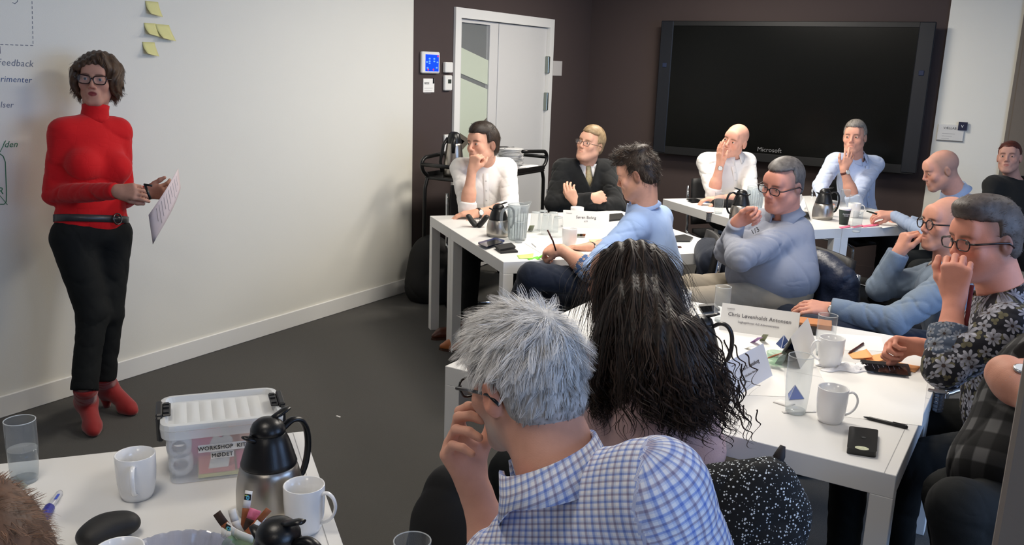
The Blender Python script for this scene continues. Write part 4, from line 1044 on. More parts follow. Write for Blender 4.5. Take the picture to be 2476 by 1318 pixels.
# paper in her left hand
pa = [W(431, 407, 4.0), W(437, 455, 4.02), W(372, 590, 3.98), W(359, 520, 3.9)]
g_ = []
for i in range(9):
    v = i/8; row = []
    for j in range(6):
        u = j/5; q = (pa[0]*(1-u)+pa[1]*u)*(1-v)+(pa[3]*(1-u)+pa[2]*u)*v
        q = q+V3(0, 0, 1)*(.03*math.sin(v*PI)-.012*u*math.sin(v*5))+V3(1, .35, 0)*.018*math.sin(v*PI); row.append(q)
    g_.append(row)
o = MB().sheet(g_).build('paper_sheet', mat('paper_pinkish', (222, 205, 202), rough=.8), smooth=True); solid(o, .0008); tag(o, 'sheet of printed paper held by the presenter', 'paper')
b = MB()
for i in range(10):
    v = .10+.075*i; q = [pa[0]*(1-v)+pa[3]*v, pa[1]*(1-v)+pa[2]*v]
    def pt(u): 
        k = q[0]*(1-u)+q[1]*u; return k+V3(0, 0, 1)*(.03*math.sin(v*PI)-.012*u*math.sin(v*5)+.0018)+V3(1, .35, 0)*.018*math.sin(v*PI)
    b.tube([pt(.15), pt(.5), pt(.5+.35*((i*7 % 3+1)/3))], .0007, n=4)
b.build('print_lines', mat('ink_grey', (150, 150, 150)), o)

# ------------------------------------------------------------------ far left table
P2 = person('dark-haired man in white shirt with fist at chin behind far left table', dict(
    sL=W(1226, 408, 5.95), sR=W(1112, 408, 5.9), hip=W(1172, 570, 6.05), neck=W(1176, 392, 5.92), head=W(1167, 350, 5.78), face=(-.72, .06, .8), tilt=4, gaze=(.2, .05), hs=1.06,
    eR=W(1130, 503, 5.66), wR=W(1141, 412, 5.6), eL=W(1236, 505, 5.72), wL=W(1152, 516, 5.58), handR=dict(F=(.25, 1, .1), N=(.5, -.2, -.8), curl=(75, 80, 50), th=(.7, .5, .5)), handL=dict(F=(-1, -.05, .1), N=(0, -1, -.1), curl=(20, 20, 10)),
    slvR=.16, slvL=.35, slv=.2, tone=(222, 168, 142), brow=(60, 44, 36), topm=c_white, botm=c_trblk, collar=dict(), placket=1, cuff=.05, cuffr=.007, fat=.006, sc=1.06, stub=.12, scalp=.6, scalpc=(70, 54, 44)))
h = P2['h']; V, F = short_hair(h, th=.013, topx=.020, fr=.012, cut=dict(top=.066, temple=.032))
hair_obj(h, V, F, h_dark, P2['root'], nst=1800, ln=.022, wd=.0024, lift=.14)
watch(P2, 'L', strap=(40, 36, 34), f=.94, r=.031)
P3 = person('man with glasses in black V-neck jumper and patterned tie, arms crossed', dict(
    sL=W(1466, 412, 6.35), sR=W(1360, 410, 6.3), hip=W(1415, 575, 6.45), neck=W(1417, 393, 6.32), head=W(1428, 348, 6.22), face=(-.62, .16, .8), tilt=-10, gaze=(.15, .05), hs=1.0,
    eR=W(1338, 492, 6.12), wR=W(1432, 478, 6.0), eL=W(1492, 500, 6.15), wL=W(1392, 490, 6.02), handR=dict(F=(1, .1, -.5), N=(0, -.3, -1), curl=(45, 50, 30), th=(.9, .3, .3)), handL=dict(F=(-.5, .9, .1), N=(.3, .1, -1), curls=[(30, 30, 15), (34, 34, 18), (38, 36, 18), (42, 38, 20)], th=(.9, .4, .1), splay=.02),
    tone=(224, 172, 146), brow=(150, 120, 90), topm=c_black, topname='jumper', botm=c_trblk, vneck=.17, cl=.014, build=1.08, belly=.05, fat=.006, sc=1.04, lip=(190, 120, 104), scalp=.5, scalpc=(160, 134, 100)))
h = P3['h']; V, F = short_hair(h, th=.010, topx=.013, fr=.006, cut=dict(top=.07, temple=.028))
hair_obj(h, V, F, h_blond, P3['root'], nst=1600, ln=.018, wd=.0024, lift=.14); glasses(h, P3['root'], w=.025, hh=.016, col=(70, 60, 52), rim=.0016)
collar(P3['neck']-P3['U']*.03, P3['U']*.8+ZZ*.3, P3['F'], .062, c_white, P3['root'], h=.04, pt=.05)
U, R, F = P3['U'], P3['R'], P3['F']; nk = P3['neck']
g_ = [[nk+F*(.060+.02*v)+R*(u*(.062-.052*v))-U*(.005+.155*v) for u in (-1, -.5, 0, .5, 1)] for v in np.linspace(0, 1, 7)]
solid(MB().sheet(g_).build('shirt_front', c_white, P3['root'], smooth=True), .004)
g_ = [[nk+F*(.072+.022*v+.004*(1-u*u))+R*(u*w)-U*(.012+.15*v) for u in (-1, -.5, 0, .5, 1)] for v, w in ((0, .012), (.14, .017), (.16, .013), (.6, .022), (1, .026))]
solid(MB().sheet(g_).build('tie', mat('tie_gold', (176, 160, 120), rough=.5, var=.45, vscale=130), P3['root'], smooth=True), .004)
P4 = person('young man with dark quiff in light blue shirt writing, seen from behind', dict(
    sL=W(1532, 552, 4.42), sR=W(1594, 530, 4.74), hip=W(1590, 690, 4.68), neck=W(1556, 505, 4.58), head=W(1541, 422, 4.5), face=(-.86, -.30, -.30), tilt=0, hs=.98, dir=(-1, 0, -.1),
    eL=W(1425, 652, 4.3), wL=W(1358, 604, 4.38), eR=W(1470, 600, 4.95), wR=W(1424, 599, 4.72), handL=dict(F=(-.6, -.1, -.5), N=(.25, -.85, -.4), curl=(55, 60, 40), th=(.8, .3, .5)), handR=dict(F=(-1, .02, .1), N=(-.1, -1, .2), curl=(18, 25, 18), th=(.55, .7, .35)),
    kL=W(1285, 668, 4.3), kR=W(1330, 716, 4.62), aL=W(1215, 812, 4.75), aR=W(1330, 880, 4.62),
    slv=.10, tone=(222, 166, 140), brow=(45, 36, 30), topm=c_blue, botm=c_navy, collar=dict(lift=.035, r=.064), cuff=0, sc=1.05, hres=.0032, ares=.0036, foldamp=.005, stub=.15, scalp=.5, scalpc=(66, 52, 44), cl=.016, toeL=(-1, 0, .2), toeR=(-1, 0, .3), wr=.005, tres=.007, tw=.95))
h = P4['h']
def quiff(S, L, fr, s): S.ell(L(0, .045, .118), fr, A(.052, .062, .030)*s, k=.03); S.ell(L(0, -.03, .125), fr, A(.06, .06, .022)*s, k=.03)
V, F = short_hair(h, th=.010, topx=.02, fr=.012, extra=quiff, cut=dict(top=.066, temple=.03, nape=-.07))
hair_obj(h, V, F, h_dark, P4['root'], nst=1800, ln=.032, wd=.0024, lift=.45, jit=.22)
watch(P4, 'R', strap=(18, 18, 20), f=.92, r=.03)
for q in 'L':
    e, w = P4['e'+q], P4['w'+q]; d = nz(w-e); S = SDF(); S.cap(e-d*.02, e+d*.055, .060, .056, k=.01, flat=True, wr=.003); V, F = S.mesh(.005)
    mk('rolled_cuff', V, F, c_cuff, P4['root'], attrs={'cuv': cuv(V, [(e-d*.1, e+d*.1, ZZ, .055, 1)])})['label'] = 'rolled cuff with flowery blue lining'
o = MB().tube([W(1324, 556, 4.28), W(1337, 583, 4.30), W(1344, 606, 4.33)], .0042, n=8).build('pencil', mat('pencil_maroon', (70, 24, 18), rough=.4), smooth=True); tag(o, 'dark red pen held by the man in the blue shirt at the left table', 'pen')

# ------------------------------------------------------------------ table under the screen
P5 = person('bald man in white shirt leaning his cheek on his hand below the screen', dict(
    sL=W(1806, 392, 6.85), sR=W(1706, 392, 6.75), hip=W(1765, 525, 6.95), neck=W(1770, 375, 6.78), head=W(1777, 340, 6.68), face=(-.66, -.02, .8), tilt=-16, gaze=(.3, .0), hs=1.06,
    eR=W(1724, 470, 6.62), wR=W(1741, 400, 6.55), eL=W(1815, 474, 6.6), wL=W(1738, 482, 6.5), handR=dict(F=(-.12, 1, .1), N=(.95, 0, -.4), curl=(6, 10, 8), th=(.8, .6, .1)), handL=dict(F=(-1, 0, 0), N=(0, -1, 0)),
    slvR=.2, slvL=.5, tone=(226, 168, 144), brow=(120, 90, 70), topm=c_white, botm=c_trblk, collar=dict(), placket=1, cuff=.04, cuffr=.006, scalp=.25, scalpc=(130, 105, 92), stub=.12, cl=.016))
watch(P5, 'R', strap=(60, 34, 26), f=.93, r=.027)
P6 = person('grey-haired man in pale blue shirt with a hand over his mouth below the screen', dict(
    sL=W(2116, 398, 7.1), sR=W(2018, 392, 6.9), hip=W(2072, 540, 7.1), neck=W(2068, 380, 6.95), head=W(2066, 332, 6.8), face=(-.55, .03, .88), gaze=(.3, 0), tilt=2, hs=1.02,
    eL=W(2064, 482, 6.6), wL=W(2040, 410, 6.55), eR=W(1984, 448, 6.7), wR=W(1992, 484, 6.55), handL=dict(F=(.28, 1, .05), N=(.1, .1, -1), curls=[(18, 14, 8), (16, 14, 8), (20, 16, 8), (26, 20, 10)], th=(.7, .7, -.1), splay=.14, s=.92), handR=dict(F=(.6, -.4, .3), N=(0, -1, -.1), curl=(20, 30, 20)),
    slvL=.12, slvR=.9, tone=(214, 158, 136), brow=(100, 84, 72), topm=c_lav, botm=c_trblk, collar=dict(), placket=1, cuff=.05, cuffr=.006, cl=.018, scalp=.5, scalpc=(130, 120, 110)))
h = P6['h']; V, F = short_hair(h, th=.010, topx=.012, fr=.006, cut=dict(top=.074, temple=.022, wid=-.0))
hair_obj(h, V, F, h_grey, P6['root'], nst=1500, ln=.018, wd=.0024, lift=.14); watch(P6, 'L', strap=(84, 40, 32), f=.9, r=.029, nd=V3(.5, .1, 1))
P7 = person('man with square glasses in grey-blue shirt, arms folded, looking down left', dict(
    sL=W(1922, 566, 4.2), sR=W(1828, 546, 4.32), hip=W(1872, 712, 4.28), neck=W(1896, 528, 4.22), head=W(1893, 446, 4.12), face=(-.84, -.22, .62), tilt=-6, hs=.99, dir=(-1, 0, .25),
    eL=W(1790, 622, 3.92), wL=W(1768, 580, 4.08), eR=W(1760, 606, 4.22), wR=W(1780, 540, 4.04), handR=dict(F=(.75, .55, .2), N=(-.3, -.5, .8), curls=[(50, 75, 40), (55, 80, 40), (58, 80, 40), (60, 80, 40)], th=(.7, .5, .3)),
    tone=(205, 142, 122), brow=(120, 96, 80), topm=c_grey, botm=c_khaki, collar=dict(pt=.05, r=.068, lift=.04), cuff=.06, cuffr=.004, fat=.007, scalp=.6, scalpc=(110, 98, 90), sc=1.08, build=1.06, belly=.10, cl=.018, foldamp=.0055, wr=.006, hres=.0031, ares=.0036, kL=W(1640, 735, 4.0), kR=W(1670, 700, 4.3), lids=.3, gaze=(-.1, -.3), cres=.006))
h = P7['h']; V, F = short_hair(h, th=.007, topx=.009, fr=.004, cut=dict(top=.084, temple=.012, wid=.0, tz=.02))
hair_obj(h, V, F, h_salt, P7['root'], nst=2200, ln=.012, wd=.0018, lift=.12); glasses(h, P7['root'], w=.027, hh=.017, col=(32, 26, 30), rim=.0024)
text('shirt_print', '1/3', .03, W(1821, 555, 3.87)+V3(0, 0, 1)*.035, V3(.9, .55, .1), V3(-.3, 0, 1), mat('ink_black', (30, 30, 30)), P7['root'])
P8 = person('man with shaved head in light blue shirt writing at the table under the screen', dict(
    sL=W(2322, 515, 5.35), sR=W(2356, 500, 5.68), hip=W(2362, 640, 5.6), neck=W(2312, 470, 5.5), head=W(2275, 411, 5.42), face=(-1, -.34, -.05), tilt=0, hs=.99, dir=(-1, 0, 0),
    eL=W(2245, 570, 5.55), wL=W(2160, 520, 5.88), eR=W(2275, 560, 5.95), wR=W(2200, 535, 6.0), handL=dict(F=(-1, .0, -.1), N=(-.1, -.9, -.5), curls=[(30, 45, 30), (35, 45, 30), (30, 40, 25), (25, 35, 20)], th=(.8, .3, .5)), handR=dict(F=(-1, 0, 0), N=(0, -1, 0)),
    tone=(208, 152, 132), brow=(120, 96, 84), topm=c_sky, botm=c_trblk, collar=dict(pt=.035, r=.066, lift=.035), scalp=.55, scalpc=(122, 108, 98), stub=.3, stubc=(140, 108, 94), cl=.014, build=1.05))
o = MB().tube([W(2095, 510, 5.86), W(2121, 518, 5.84)], .0055, n=8).build('marker_pen', mat('pen_green', (30, 44, 34), rough=.4), smooth=True); tag(o, 'dark green pen in the hand reaching onto the far right table', 'pen')
P9 = person('woman in black top with tied auburn hair sitting by the right wall', dict(
    sL=W(2494, 452, 6.25), sR=W(2400, 448, 6.2), hip=W(2448, 590, 6.25), neck=W(2452, 438, 6.22), head=W(2440, 381, 6.15), face=(-.62, .14, .82), tilt=4, hs=.92, fem=True,
    eR=W(2388, 520, 6.15), wR=W(2440, 560, 6.0), eL=W(2510, 520, 6.15), wL=W(2460, 560, 6.0), tone=(186, 142, 126), lip=(150, 92, 84), brow=(84, 54, 44), lids=.2, topm=cloth('jersey_black', (27, 28, 28)), topname='jumper', botm=c_trblk, cuff=0))
h = P9['h']; V, F = short_hair(h, th=.006, topx=.002, fr=.002, cut=dict(top=.062, temple=.028), extra=lambda S, L, fr, s: S.ell(L(0, -.135, .0), fr, A(.03, .035, .035)*s, k=.02))
hair_obj(h, V, F, h_red, P9['root'], nst=500, ln=.03, wd=.003, lift=.02, comb=lambda p: np.stack([-p[:, 0], -.1+0*p[:, 0], -.02+0*p[:, 0]], 1))

# ------------------------------------------------------------------ long table, right
P10 = person('bald man with round dark glasses in blue-grey jumper, hand at his chin', dict(
    sL=W(2296, 688, 3.72), sR=W(2262, 672, 4.05), hip=W(2330, 850, 3.95), neck=W(2286, 636, 3.92), head=W(2287, 540, 3.88), face=(-.97, .0, .18), tilt=0, hs=.99, dir=(-1, 0, .1),
    eL=W(2160, 778, 3.66), wL=W(2010, 748, 3.74), eR=W(2128, 696, 4.05), wR=W(2172, 612, 3.98), handL=dict(F=(-1, .1, .0), N=(0, -.8, -.5), curl=(20, 28, 20), th=(.7, .6, .2)), handR=dict(F=(.25, 1, .1), N=(.9, -.2, -.1), curls=[(55, 50, 30), (60, 60, 35), (65, 65, 35), (65, 70, 35)], th=(.8, .5, .3)),
    tone=(204, 146, 124), brow=(110, 80, 66), topm=c_jump, topname='jumper', botm=c_navy, kL=W(1960, 800, 3.7), kR=W(1900, 770, 4.1), scalp=.35, scalpc=(128, 116, 106), stub=.22, stubc=(140, 110, 96), cl=.022, cuff=.06, cuffr=.003, hres=.0030, ares=.0036, foldamp=.006, wr=.006, rw=.04, cres=.006))
h = P10['h']; glasses(h, P10['root'], w=.0225, hh=.0215, round_=True, col=(26, 18, 18), rim=.0026)
collar(P10['neck']-P10['U']*.02, P10['U']*.8+ZZ*.3, P10['F'], .064, cloth('collar_oat', (176, 172, 164)), P10['root'], h=.04, pt=.04)
watch(P10, 'L', strap=(24, 24, 26), f=.99, r=.033)
P11 = person('man with half-rim glasses in dark floral shirt resting his mouth on his hand', dict(
    sL=W(2440, 800, 2.52), sR=W(2408, 742, 2.92), hip=W(2452, 1060, 2.75), neck=W(2424, 722, 2.74), head=W(2380, 580, 2.70), face=(-.96, -.08, .24), tilt=2, hs=1.0, dir=(-1, 0, .1),
    eL=W(2286, 888, 2.55), wL=W(2308, 722, 2.62), eR=W(2310, 862, 3.0), wR=W(2215, 836, 2.98), handL=dict(F=(-.05, 1, -.05), N=(.55, .1, -.85), curls=[(62, 66, 40), (58, 70, 40), (55, 72, 40), (55, 72, 40)], th=(.75, .55, .25), s=1.04), handR=dict(F=(-1, .05, 0), N=(.1, -.6, .8), curls=[(60, 75, 40), (62, 78, 40), (65, 80, 40), (66, 80, 40)], th=(.7, .3, .6)),
    slvL=.34, slvR=.26, tone=(206, 140, 118), brow=(110, 88, 74), topm=c_flor, botm=c_trblk, collar=dict(r=.068, lift=.02), cuff=.055, cuffr=.008, fat=.007, scalp=.65, scalpc=(92, 84, 78), sc=1.06, cl=.016, hres=.0028, ares=.0032, stub=.3, stubc=(138, 104, 92), lids=.5, foldamp=.005, wr=.005, cres=.006, build=1.02))
h = P11['h']
V, F = short_hair(h, th=.008, topx=.016, fr=.010, extra=lambda S, L, fr, s: S.ell(L(0, .05, .108), fr, A(.052, .055, .026)*s, k=.03), cut=dict(top=.075, temple=.016, wid=.01, burn=.006), res=.0034)
hair_obj(h, V, F, hair_mat('hair_taupe', (58, 50, 46), (104, 94, 88)), P11['root'], nst=5000, ln=.017, wd=.0013, lift=.12, comb=lambda p: np.stack([p[:, 0]*.3, -.06+0*p[:, 0], .02-.3*np.maximum(0, .07-p[:, 2])], 1))
c_cuf2 = floral('cuff_pale', (78, 88, 104), (150, 156, 166), size=.045, leafs=False)
for q, f_, lb in (('L', .34, 'rolled cuff of the raised arm, paler inside print'), ('R', .26, 'rolled cuff of the arm on the table, paler inside print')):
    e, w = P11['e'+q], P11['w'+q]; d = nz(w-e); c = e+(w-e)*f_; S = SDF(); S.cap(c-d*.035, c+d*.045, .064, .060, k=.01, flat=True, wr=.005, wf=160); S.cap(c+d*.02, c+d*.08, .047, k=.004, op='s'); V, F = S.mesh(.0045)
    mk('rolled_cuff', V, F, c_cuf2, P11['root'], attrs={'cuv': cuv(V, [(c-d*.1, c+d*.1, ZZ, .055, 1)])})['label'] = lb
glasses(h, P11['root'], w=.026, hh=.0165, col=(34, 22, 24), rim=.0022, temple=.0032)
o = MB(); nk = P11['neck']
o.tube([W(2350, 690, 2.62), W(2340, 760, 2.58), W(2322, 850, 2.60), W(2330, 905, 2.64)], .007, n=6, flat=.25).build('lanyard', mat('lanyard_red', (96, 22, 26), rough=.7), P11['root'], smooth=True)
P12 = person('person in dark plaid shirt at the right edge, only arm and side showing', dict(
    sL=W(2555, 905, 2.0), sR=W(2560, 850, 2.35), hip=W(2440, 1230, 2.12), neck=W(2640, 780, 2.2), head=W(2700, 650, 2.25), face=(-1, 0, .1), dir=(-1, 0, .1),
    eL=W(2432, 905, 1.96), wL=W(2500, 975, 1.86), eR=W(2440, 960, 2.35), wR=W(2400, 1010, 2.4), kL=W(2320, 1230, 1.98), kR=W(2300, 1200, 2.3), aL=W(2330, 1560, 2.0), aR=W(2310, 1480, 2.3), handL=dict(F=(.2, -1, .1), N=(0, 0, -1)), slvL=-.06, slvR=.9, tone=(206, 146, 122), topm=c_plaid, botm=c_trblk, cuff=0, cl=.03, foldamp=.008, build=1.1))
h = P12['h']; V, F = short_hair(h, cut=dict()); hair_obj(h, V, F, h_dark, P12['root'], nst=300)
watch(P12, 'L', strap=(190, 186, 178), f=.45, r=.042, nd=V3(0, .3, 1))

# ------------------------------------------------------------------ backs in front
P14 = person('woman with long wavy black hair and pink jumper seen from behind', dict(
    sL=W(1466, 872, 2.50), sR=W(1655, 905, 2.3), hip=W(1590, 1215, 2.42), neck=W(1545, 830, 2.42), head=W(1513, 690, 2.42), face=(-.82, -.05, -.56), hs=1.0, fem=True, dir=(-.7, 0, -.7),
    eL=W(1420, 1080, 2.5), wL=W(1400, 1090, 2.78), eR=W(1700, 1090, 2.32), wR=W(1690, 1050, 2.62), tone=(222, 172, 150), topm=c_pink, topname='jumper', botm=c_trblk, cuff=.05, cl=.016, build=.98, ru=.056, bust=True, foldamp=.004, lip=(190, 110, 110)))
h = P14['h']; L = lambda *a: HL(h, *a); fr = (h['R'], h['F'], h['U']); rt_ = P14['root']
S = SDF(); S.ell(L(0, -.018, .036), fr, A(.083, .103, .090), k=.02)
lower = [W(1548, 760, 2.30), W(1600, 840, 2.22), W(1645, 900, 2.17)]
S.cap(L(.004, -.045, .02), lower[0], .072, .080, k=.05); S.cap(lower[0], lower[1], .08, .078, k=.05); S.cap(lower[1], lower[2], .078, .055, k=.05)
S.cap(L(0, -.04, 0), W(1482, 830, 2.34), .075, .045, k=.04)
S.cap(W(1482, 830, 2.34), W(1462, 900, 2.34), .045, .025, k=.04)
S.ell(L(-.015, .085, -.03), fr, A(.062, .075, .10), k=.012, op='s')
V, F = S.mesh(.006, disp=lambda x, y, z: (.004*np.sin(((x-h['c'][0])*RT0[0]+(y-h['c'][1])*RT0[1])*190+2*np.sin(z*14))).astype(np.float32))
N0 = vnormals(V, F); r_ = np.random.default_rng(5)
PT = np.stack([(V-h['c'])@RT0, (V-h['c'])@ZZ, (V-h['c'])@VT], 1)
def longstr(sel, n, ln, wd, wig, seed, fl, jit=.05, seg=12, bend=None):
    ix = r_.choice(np.where(sel)[0], n); P = V[ix]; N = N0[ix]; d = fl(P); d = d-N*(d*N).sum(1)[:, None]; d /= np.linalg.norm(d, axis=1, keepdims=True)
    return strands(P+N*.001, d, np.full(n, ln)*r_.uniform(.6, 1.1, n), np.full(n, wd), N, seg=seg, bend=bend, jit=jit, wig=wig, seed=seed, ws=.75, clump=.6, ncl=max(20, n//16))
part = L(0, .03, .12)
def flow(P):
    q = P-part; x = q@RT0; z = q@ZZ; o = np.zeros_like(P)
    sx = np.where(x < -.02, -.35, .40)*np.clip(-z*3, .2, 1)
    return o-ZZ+RT0*sx[:, None]+(P-L(0, -.02, .03))*3*np.clip(1+z*8, 0, 1)[:, None]
grav = lambda P, D, t: np.tile(-ZZ*1.2+RT0*.25, (len(P), 1))
VS = []
VS.append(longstr(PT[:, 1] > -.02, 2600, .26, .003, .004, 1, flow, bend=grav))
VS.append(longstr((PT[:, 1] <= .02) & (PT[:, 1] > -.22), 2600, .17, .0035, .008, 2, flow, bend=grav))
VS.append(longstr((PT[:, 1] < -.17), 2200, .115, .004, .016, 3, flow, bend=grav, jit=.12, seg=20))
# loose curls at the tips
tips = []
for (a_, b_, n_, s_) in (((1640, 940, 2.13), (1705, 1010, 2.16), 160, 1), ((1470, 880, 2.32), (1455, 1000, 2.34), 40, 2), ((1530, 850, 2.26), (1560, 985, 2.24), 60, 3), ((1660, 850, 2.2), (1735, 950, 2.2), 150, 4), ((1600, 920, 2.16), (1640, 1000, 2.18), 120, 5), ((1690, 930, 2.16), (1725, 1015, 2.18), 120, 6)):
    a_ = W(*a_); b_ = W(*b_); st = a_+(r_.normal(size=(n_, 3))*A(.05, .03, .03)); d = nz(b_-a_)[None]+0*st
    tips.append(strands(st, d, np.full(n_, np.linalg.norm(b_-a_)*1.25)*r_.uniform(.7, 1.1, n_), np.full(n_, .004), np.tile(VT, (n_, 1)), seg=26, jit=.12, wig=.015, ws=.5, clump=.7, ncl=max(3, n_//5), seed=s_+20, bend=lambda P, D, t: np.tile(-ZZ*.7, (len(P), 1))))
VS += tips
hv = np.concatenate([np.full(len(V), .25)]+[x[2] for x in VS]); VV, FF = join([(V, F)]+[(x[0], x[1]) for x in VS]); a = np.ones((len(VV), 4)); a[:, :3] = hv[:, None]
mk('hair', VV, FF, h_long, rt_, attrs={'hv': a})

P13 = person('grey-haired man with glasses in blue checked shirt, back to the camera', dict(
    sL=W(1225, 1395, 1.52), sR=W(1592, 1185, 1.34), hip=W(1560, 2000, 1.60), neck=W(1355, 1120, 1.45), head=W(1266, 925, 1.50), face=(-.66, -.25, -.75), tilt=-3, hs=1.0, dir=(-.5, 0, -.8),
    eL=W(1225, 1410, 1.60), wL=W(1142, 1165, 1.60), eR=W(1740, 1500, 1.42), wR=W(1560, 1600, 1.72), handL=dict(F=(-.40, .92, .1), N=(.85, .25, .5), curls=[(20, 50, 28), (36, 52, 30), (45, 58, 30), (50, 60, 30)], th=(.6, .75, .35), s=1.02, thcurl=15), handR=dict(F=(-1, 0, -.5), N=(0, -1, 0)),
    tone=(210, 156, 134), brow=(140, 130, 124), topm=c_check, botm=c_trblk, cuff=.04, slvL=.3, cl=.02, build=1.10, hres=.0026, ares=.0028, cres=.0055, foldamp=.006, ff=.55, stub=.8, stubc=(176, 164, 156), sc=1.06, nr=.058, ef=-.45, legs=True, neckr=.068, wr=.004, flatuv=True))
collar(W(1338, 1150, 1.44), V3(-.30, 1, -.12), V3(-.9, -.28, -.35), .076, c_check, P13['root'], h=.05, pt=.055, spread=.016)
h = P13['h']; L = lambda *a: HL(h, *a); fr = (h['R'], h['F'], h['U'])
V, F = short_hair(h, th=.012, topx=.012, fr=.006, cut=dict(top=.05, temple=.045, tz=.012, burn=.016, nape=-.098), res=.0034)
N0 = vnormals(V, F)
def comb13(p):
    c = A(.012, -.070, .105); q = p-c; x, y, z = q[:, 0], q[:, 1], q[:, 2]
    sw = np.exp(-(x*x+y*y+z*z)/.0022)
    return np.stack([x*1.0+.5*y*sw, y*1.0-.5*x*sw+.02, z*1.0-.035], 1)
hair_obj(h, V, F, h_silver, P13['root'], nst=16000, ln=lambda p: .013+.040*np.clip((p[:, 2]+.05)/.14, 0, 1), wd=.0011, lift=.26, comb=comb13, jit=.22, seg=6, bend=lambda P, D, t: np.tile(-ZZ*.5, (len(P), 1)), clump=.8, ncl=900, sel=lambda x, y, z: ~((np.abs(x) > .052) & (y > -.052) & (z < .03)), tint=lambda p: np.clip((p[:, 2]-.01)/.12-.3*p[:, 0]/.08, -.7, .45))
glasses(h, P13['root'], w=.026, hh=.017, col=(24, 24, 26), rim=.002, temple=.0032)

P15 = person('brown-haired head cut off by the lower left corner', dict(
    sL=W(-300, 1900, 1.0), sR=W(150, 1950, .86), hip=W(-60, 3000, 1.0), neck=W(-75, 1700, .92), head=W(-78, 1432, .93), face=(-.7, .0, -.7), hs=.95, dir=(.3, 0, -1),
    eL=W(-500, 2500, 1.0), wL=W(-300, 2500, 1.2), eR=W(300, 2600, .86), wR=W(150, 2300, 1.1), tone=(200, 150, 126), topm=c_black, topname='jumper', botm=c_trblk))
h = P15['h']; V, F = short_hair(h, th=.012, topx=.008, fr=.01)
hair_obj(h, V, F, hair_mat('hair_chestnut', (58, 38, 26), (120, 84, 60)), P15['root'], nst=7000, ln=.022, wd=.0010, lift=.3)
# ------------------------------------------------------------------ small things
m_por = mat('porcelain', (236, 236, 236), rough=.18, spec=.6, coat=.3); m_steel = mat('brushed_steel', (176, 170, 162), rough=.3, metal=1, bump=.25, bscale=90, stretch=(14, 14, .6), bdist=.0006)
m_lid = mat('thermos_lid', (20, 20, 21), rough=.33, bump=.15, bscale=400); m_paper = mat('paper', (235, 233, 228), rough=.8); m_bp = mat('black_plastic', (20, 20, 21), rough=.35)
def thin_glass(name, tint=(1, 1, 1), edge=.75, rough=.03, body=0., ior=1.45):
    m = bpy.data.materials.new(name); m.use_nodes = True; nt = m.node_tree; N = nt.nodes; L = nt.links; N.remove(N['Principled BSDF'])
    tr = N.new('ShaderNodeBsdfTransparent'); tr.inputs[0].default_value = (*tint, 1); gl = N.new('ShaderNodeBsdfGlossy'); gl.inputs['Roughness'].default_value = rough
    df = N.new('ShaderNodeBsdfDiffuse'); df.inputs[0].default_value = (.8, .82, .82, 1)
    fr = N.new('ShaderNodeLayerWeight'); fr.inputs[0].default_value = .5; pw = N.new('ShaderNodeMath'); pw.operation = 'POWER'; L.new(fr.outputs[1], pw.inputs[0]); pw.inputs[1].default_value = 4; mr = N.new('ShaderNodeMapRange'); mr.inputs[1].default_value = 0; mr.inputs[2].default_value = 1; mr.inputs[3].default_value = .03; mr.inputs[4].default_value = edge*.6
    L.new(pw.outputs[0], mr.inputs[0]); m1 = N.new('ShaderNodeMixShader'); L.new(mr.outputs[0], m1.inputs[0]); L.new(tr.outputs[0], m1.inputs[1]); L.new(gl.outputs[0], m1.inputs[2])
    m2 = N.new('ShaderNodeMixShader'); m2.inputs[0].default_value = body; L.new(m1.outputs[0], m2.inputs[1]); L.new(df.outputs[0], m2.inputs[2]); L.new(m2.outputs[0], N['Material Output'].inputs[0]); return m
m_gla = thin_glass('clear_glass', (.90, .92, .93), edge=1.3, body=.085); m_rim = thin_glass('glass_rim', (.92, .94, .94), edge=1, body=.4); m_wat = thin_glass('water', (.90, .92, .93), edge=.9, body=.04)
m_pit = thin_glass('pitcher_plastic', (.86, .89, .90), edge=1.2, body=.16, rough=.08); m_cry = thin_glass('cut_glass', (.66, .68, .78), edge=1.3, body=.14, rough=.06, ior=1.7)
def top_of(px, py, h, z=.74):      # foot of a thing whose top centre shows at px, py
    p = PZ(px, py, z+h); return A(p[0], p[1], z)
m_pr = thin_glass('pitcher_rib', (.74, .78, .78), edge=1.5, body=.22)
def vdir(x, t): d = V3(x, 0, t); return math.atan2(d[1], d[0])
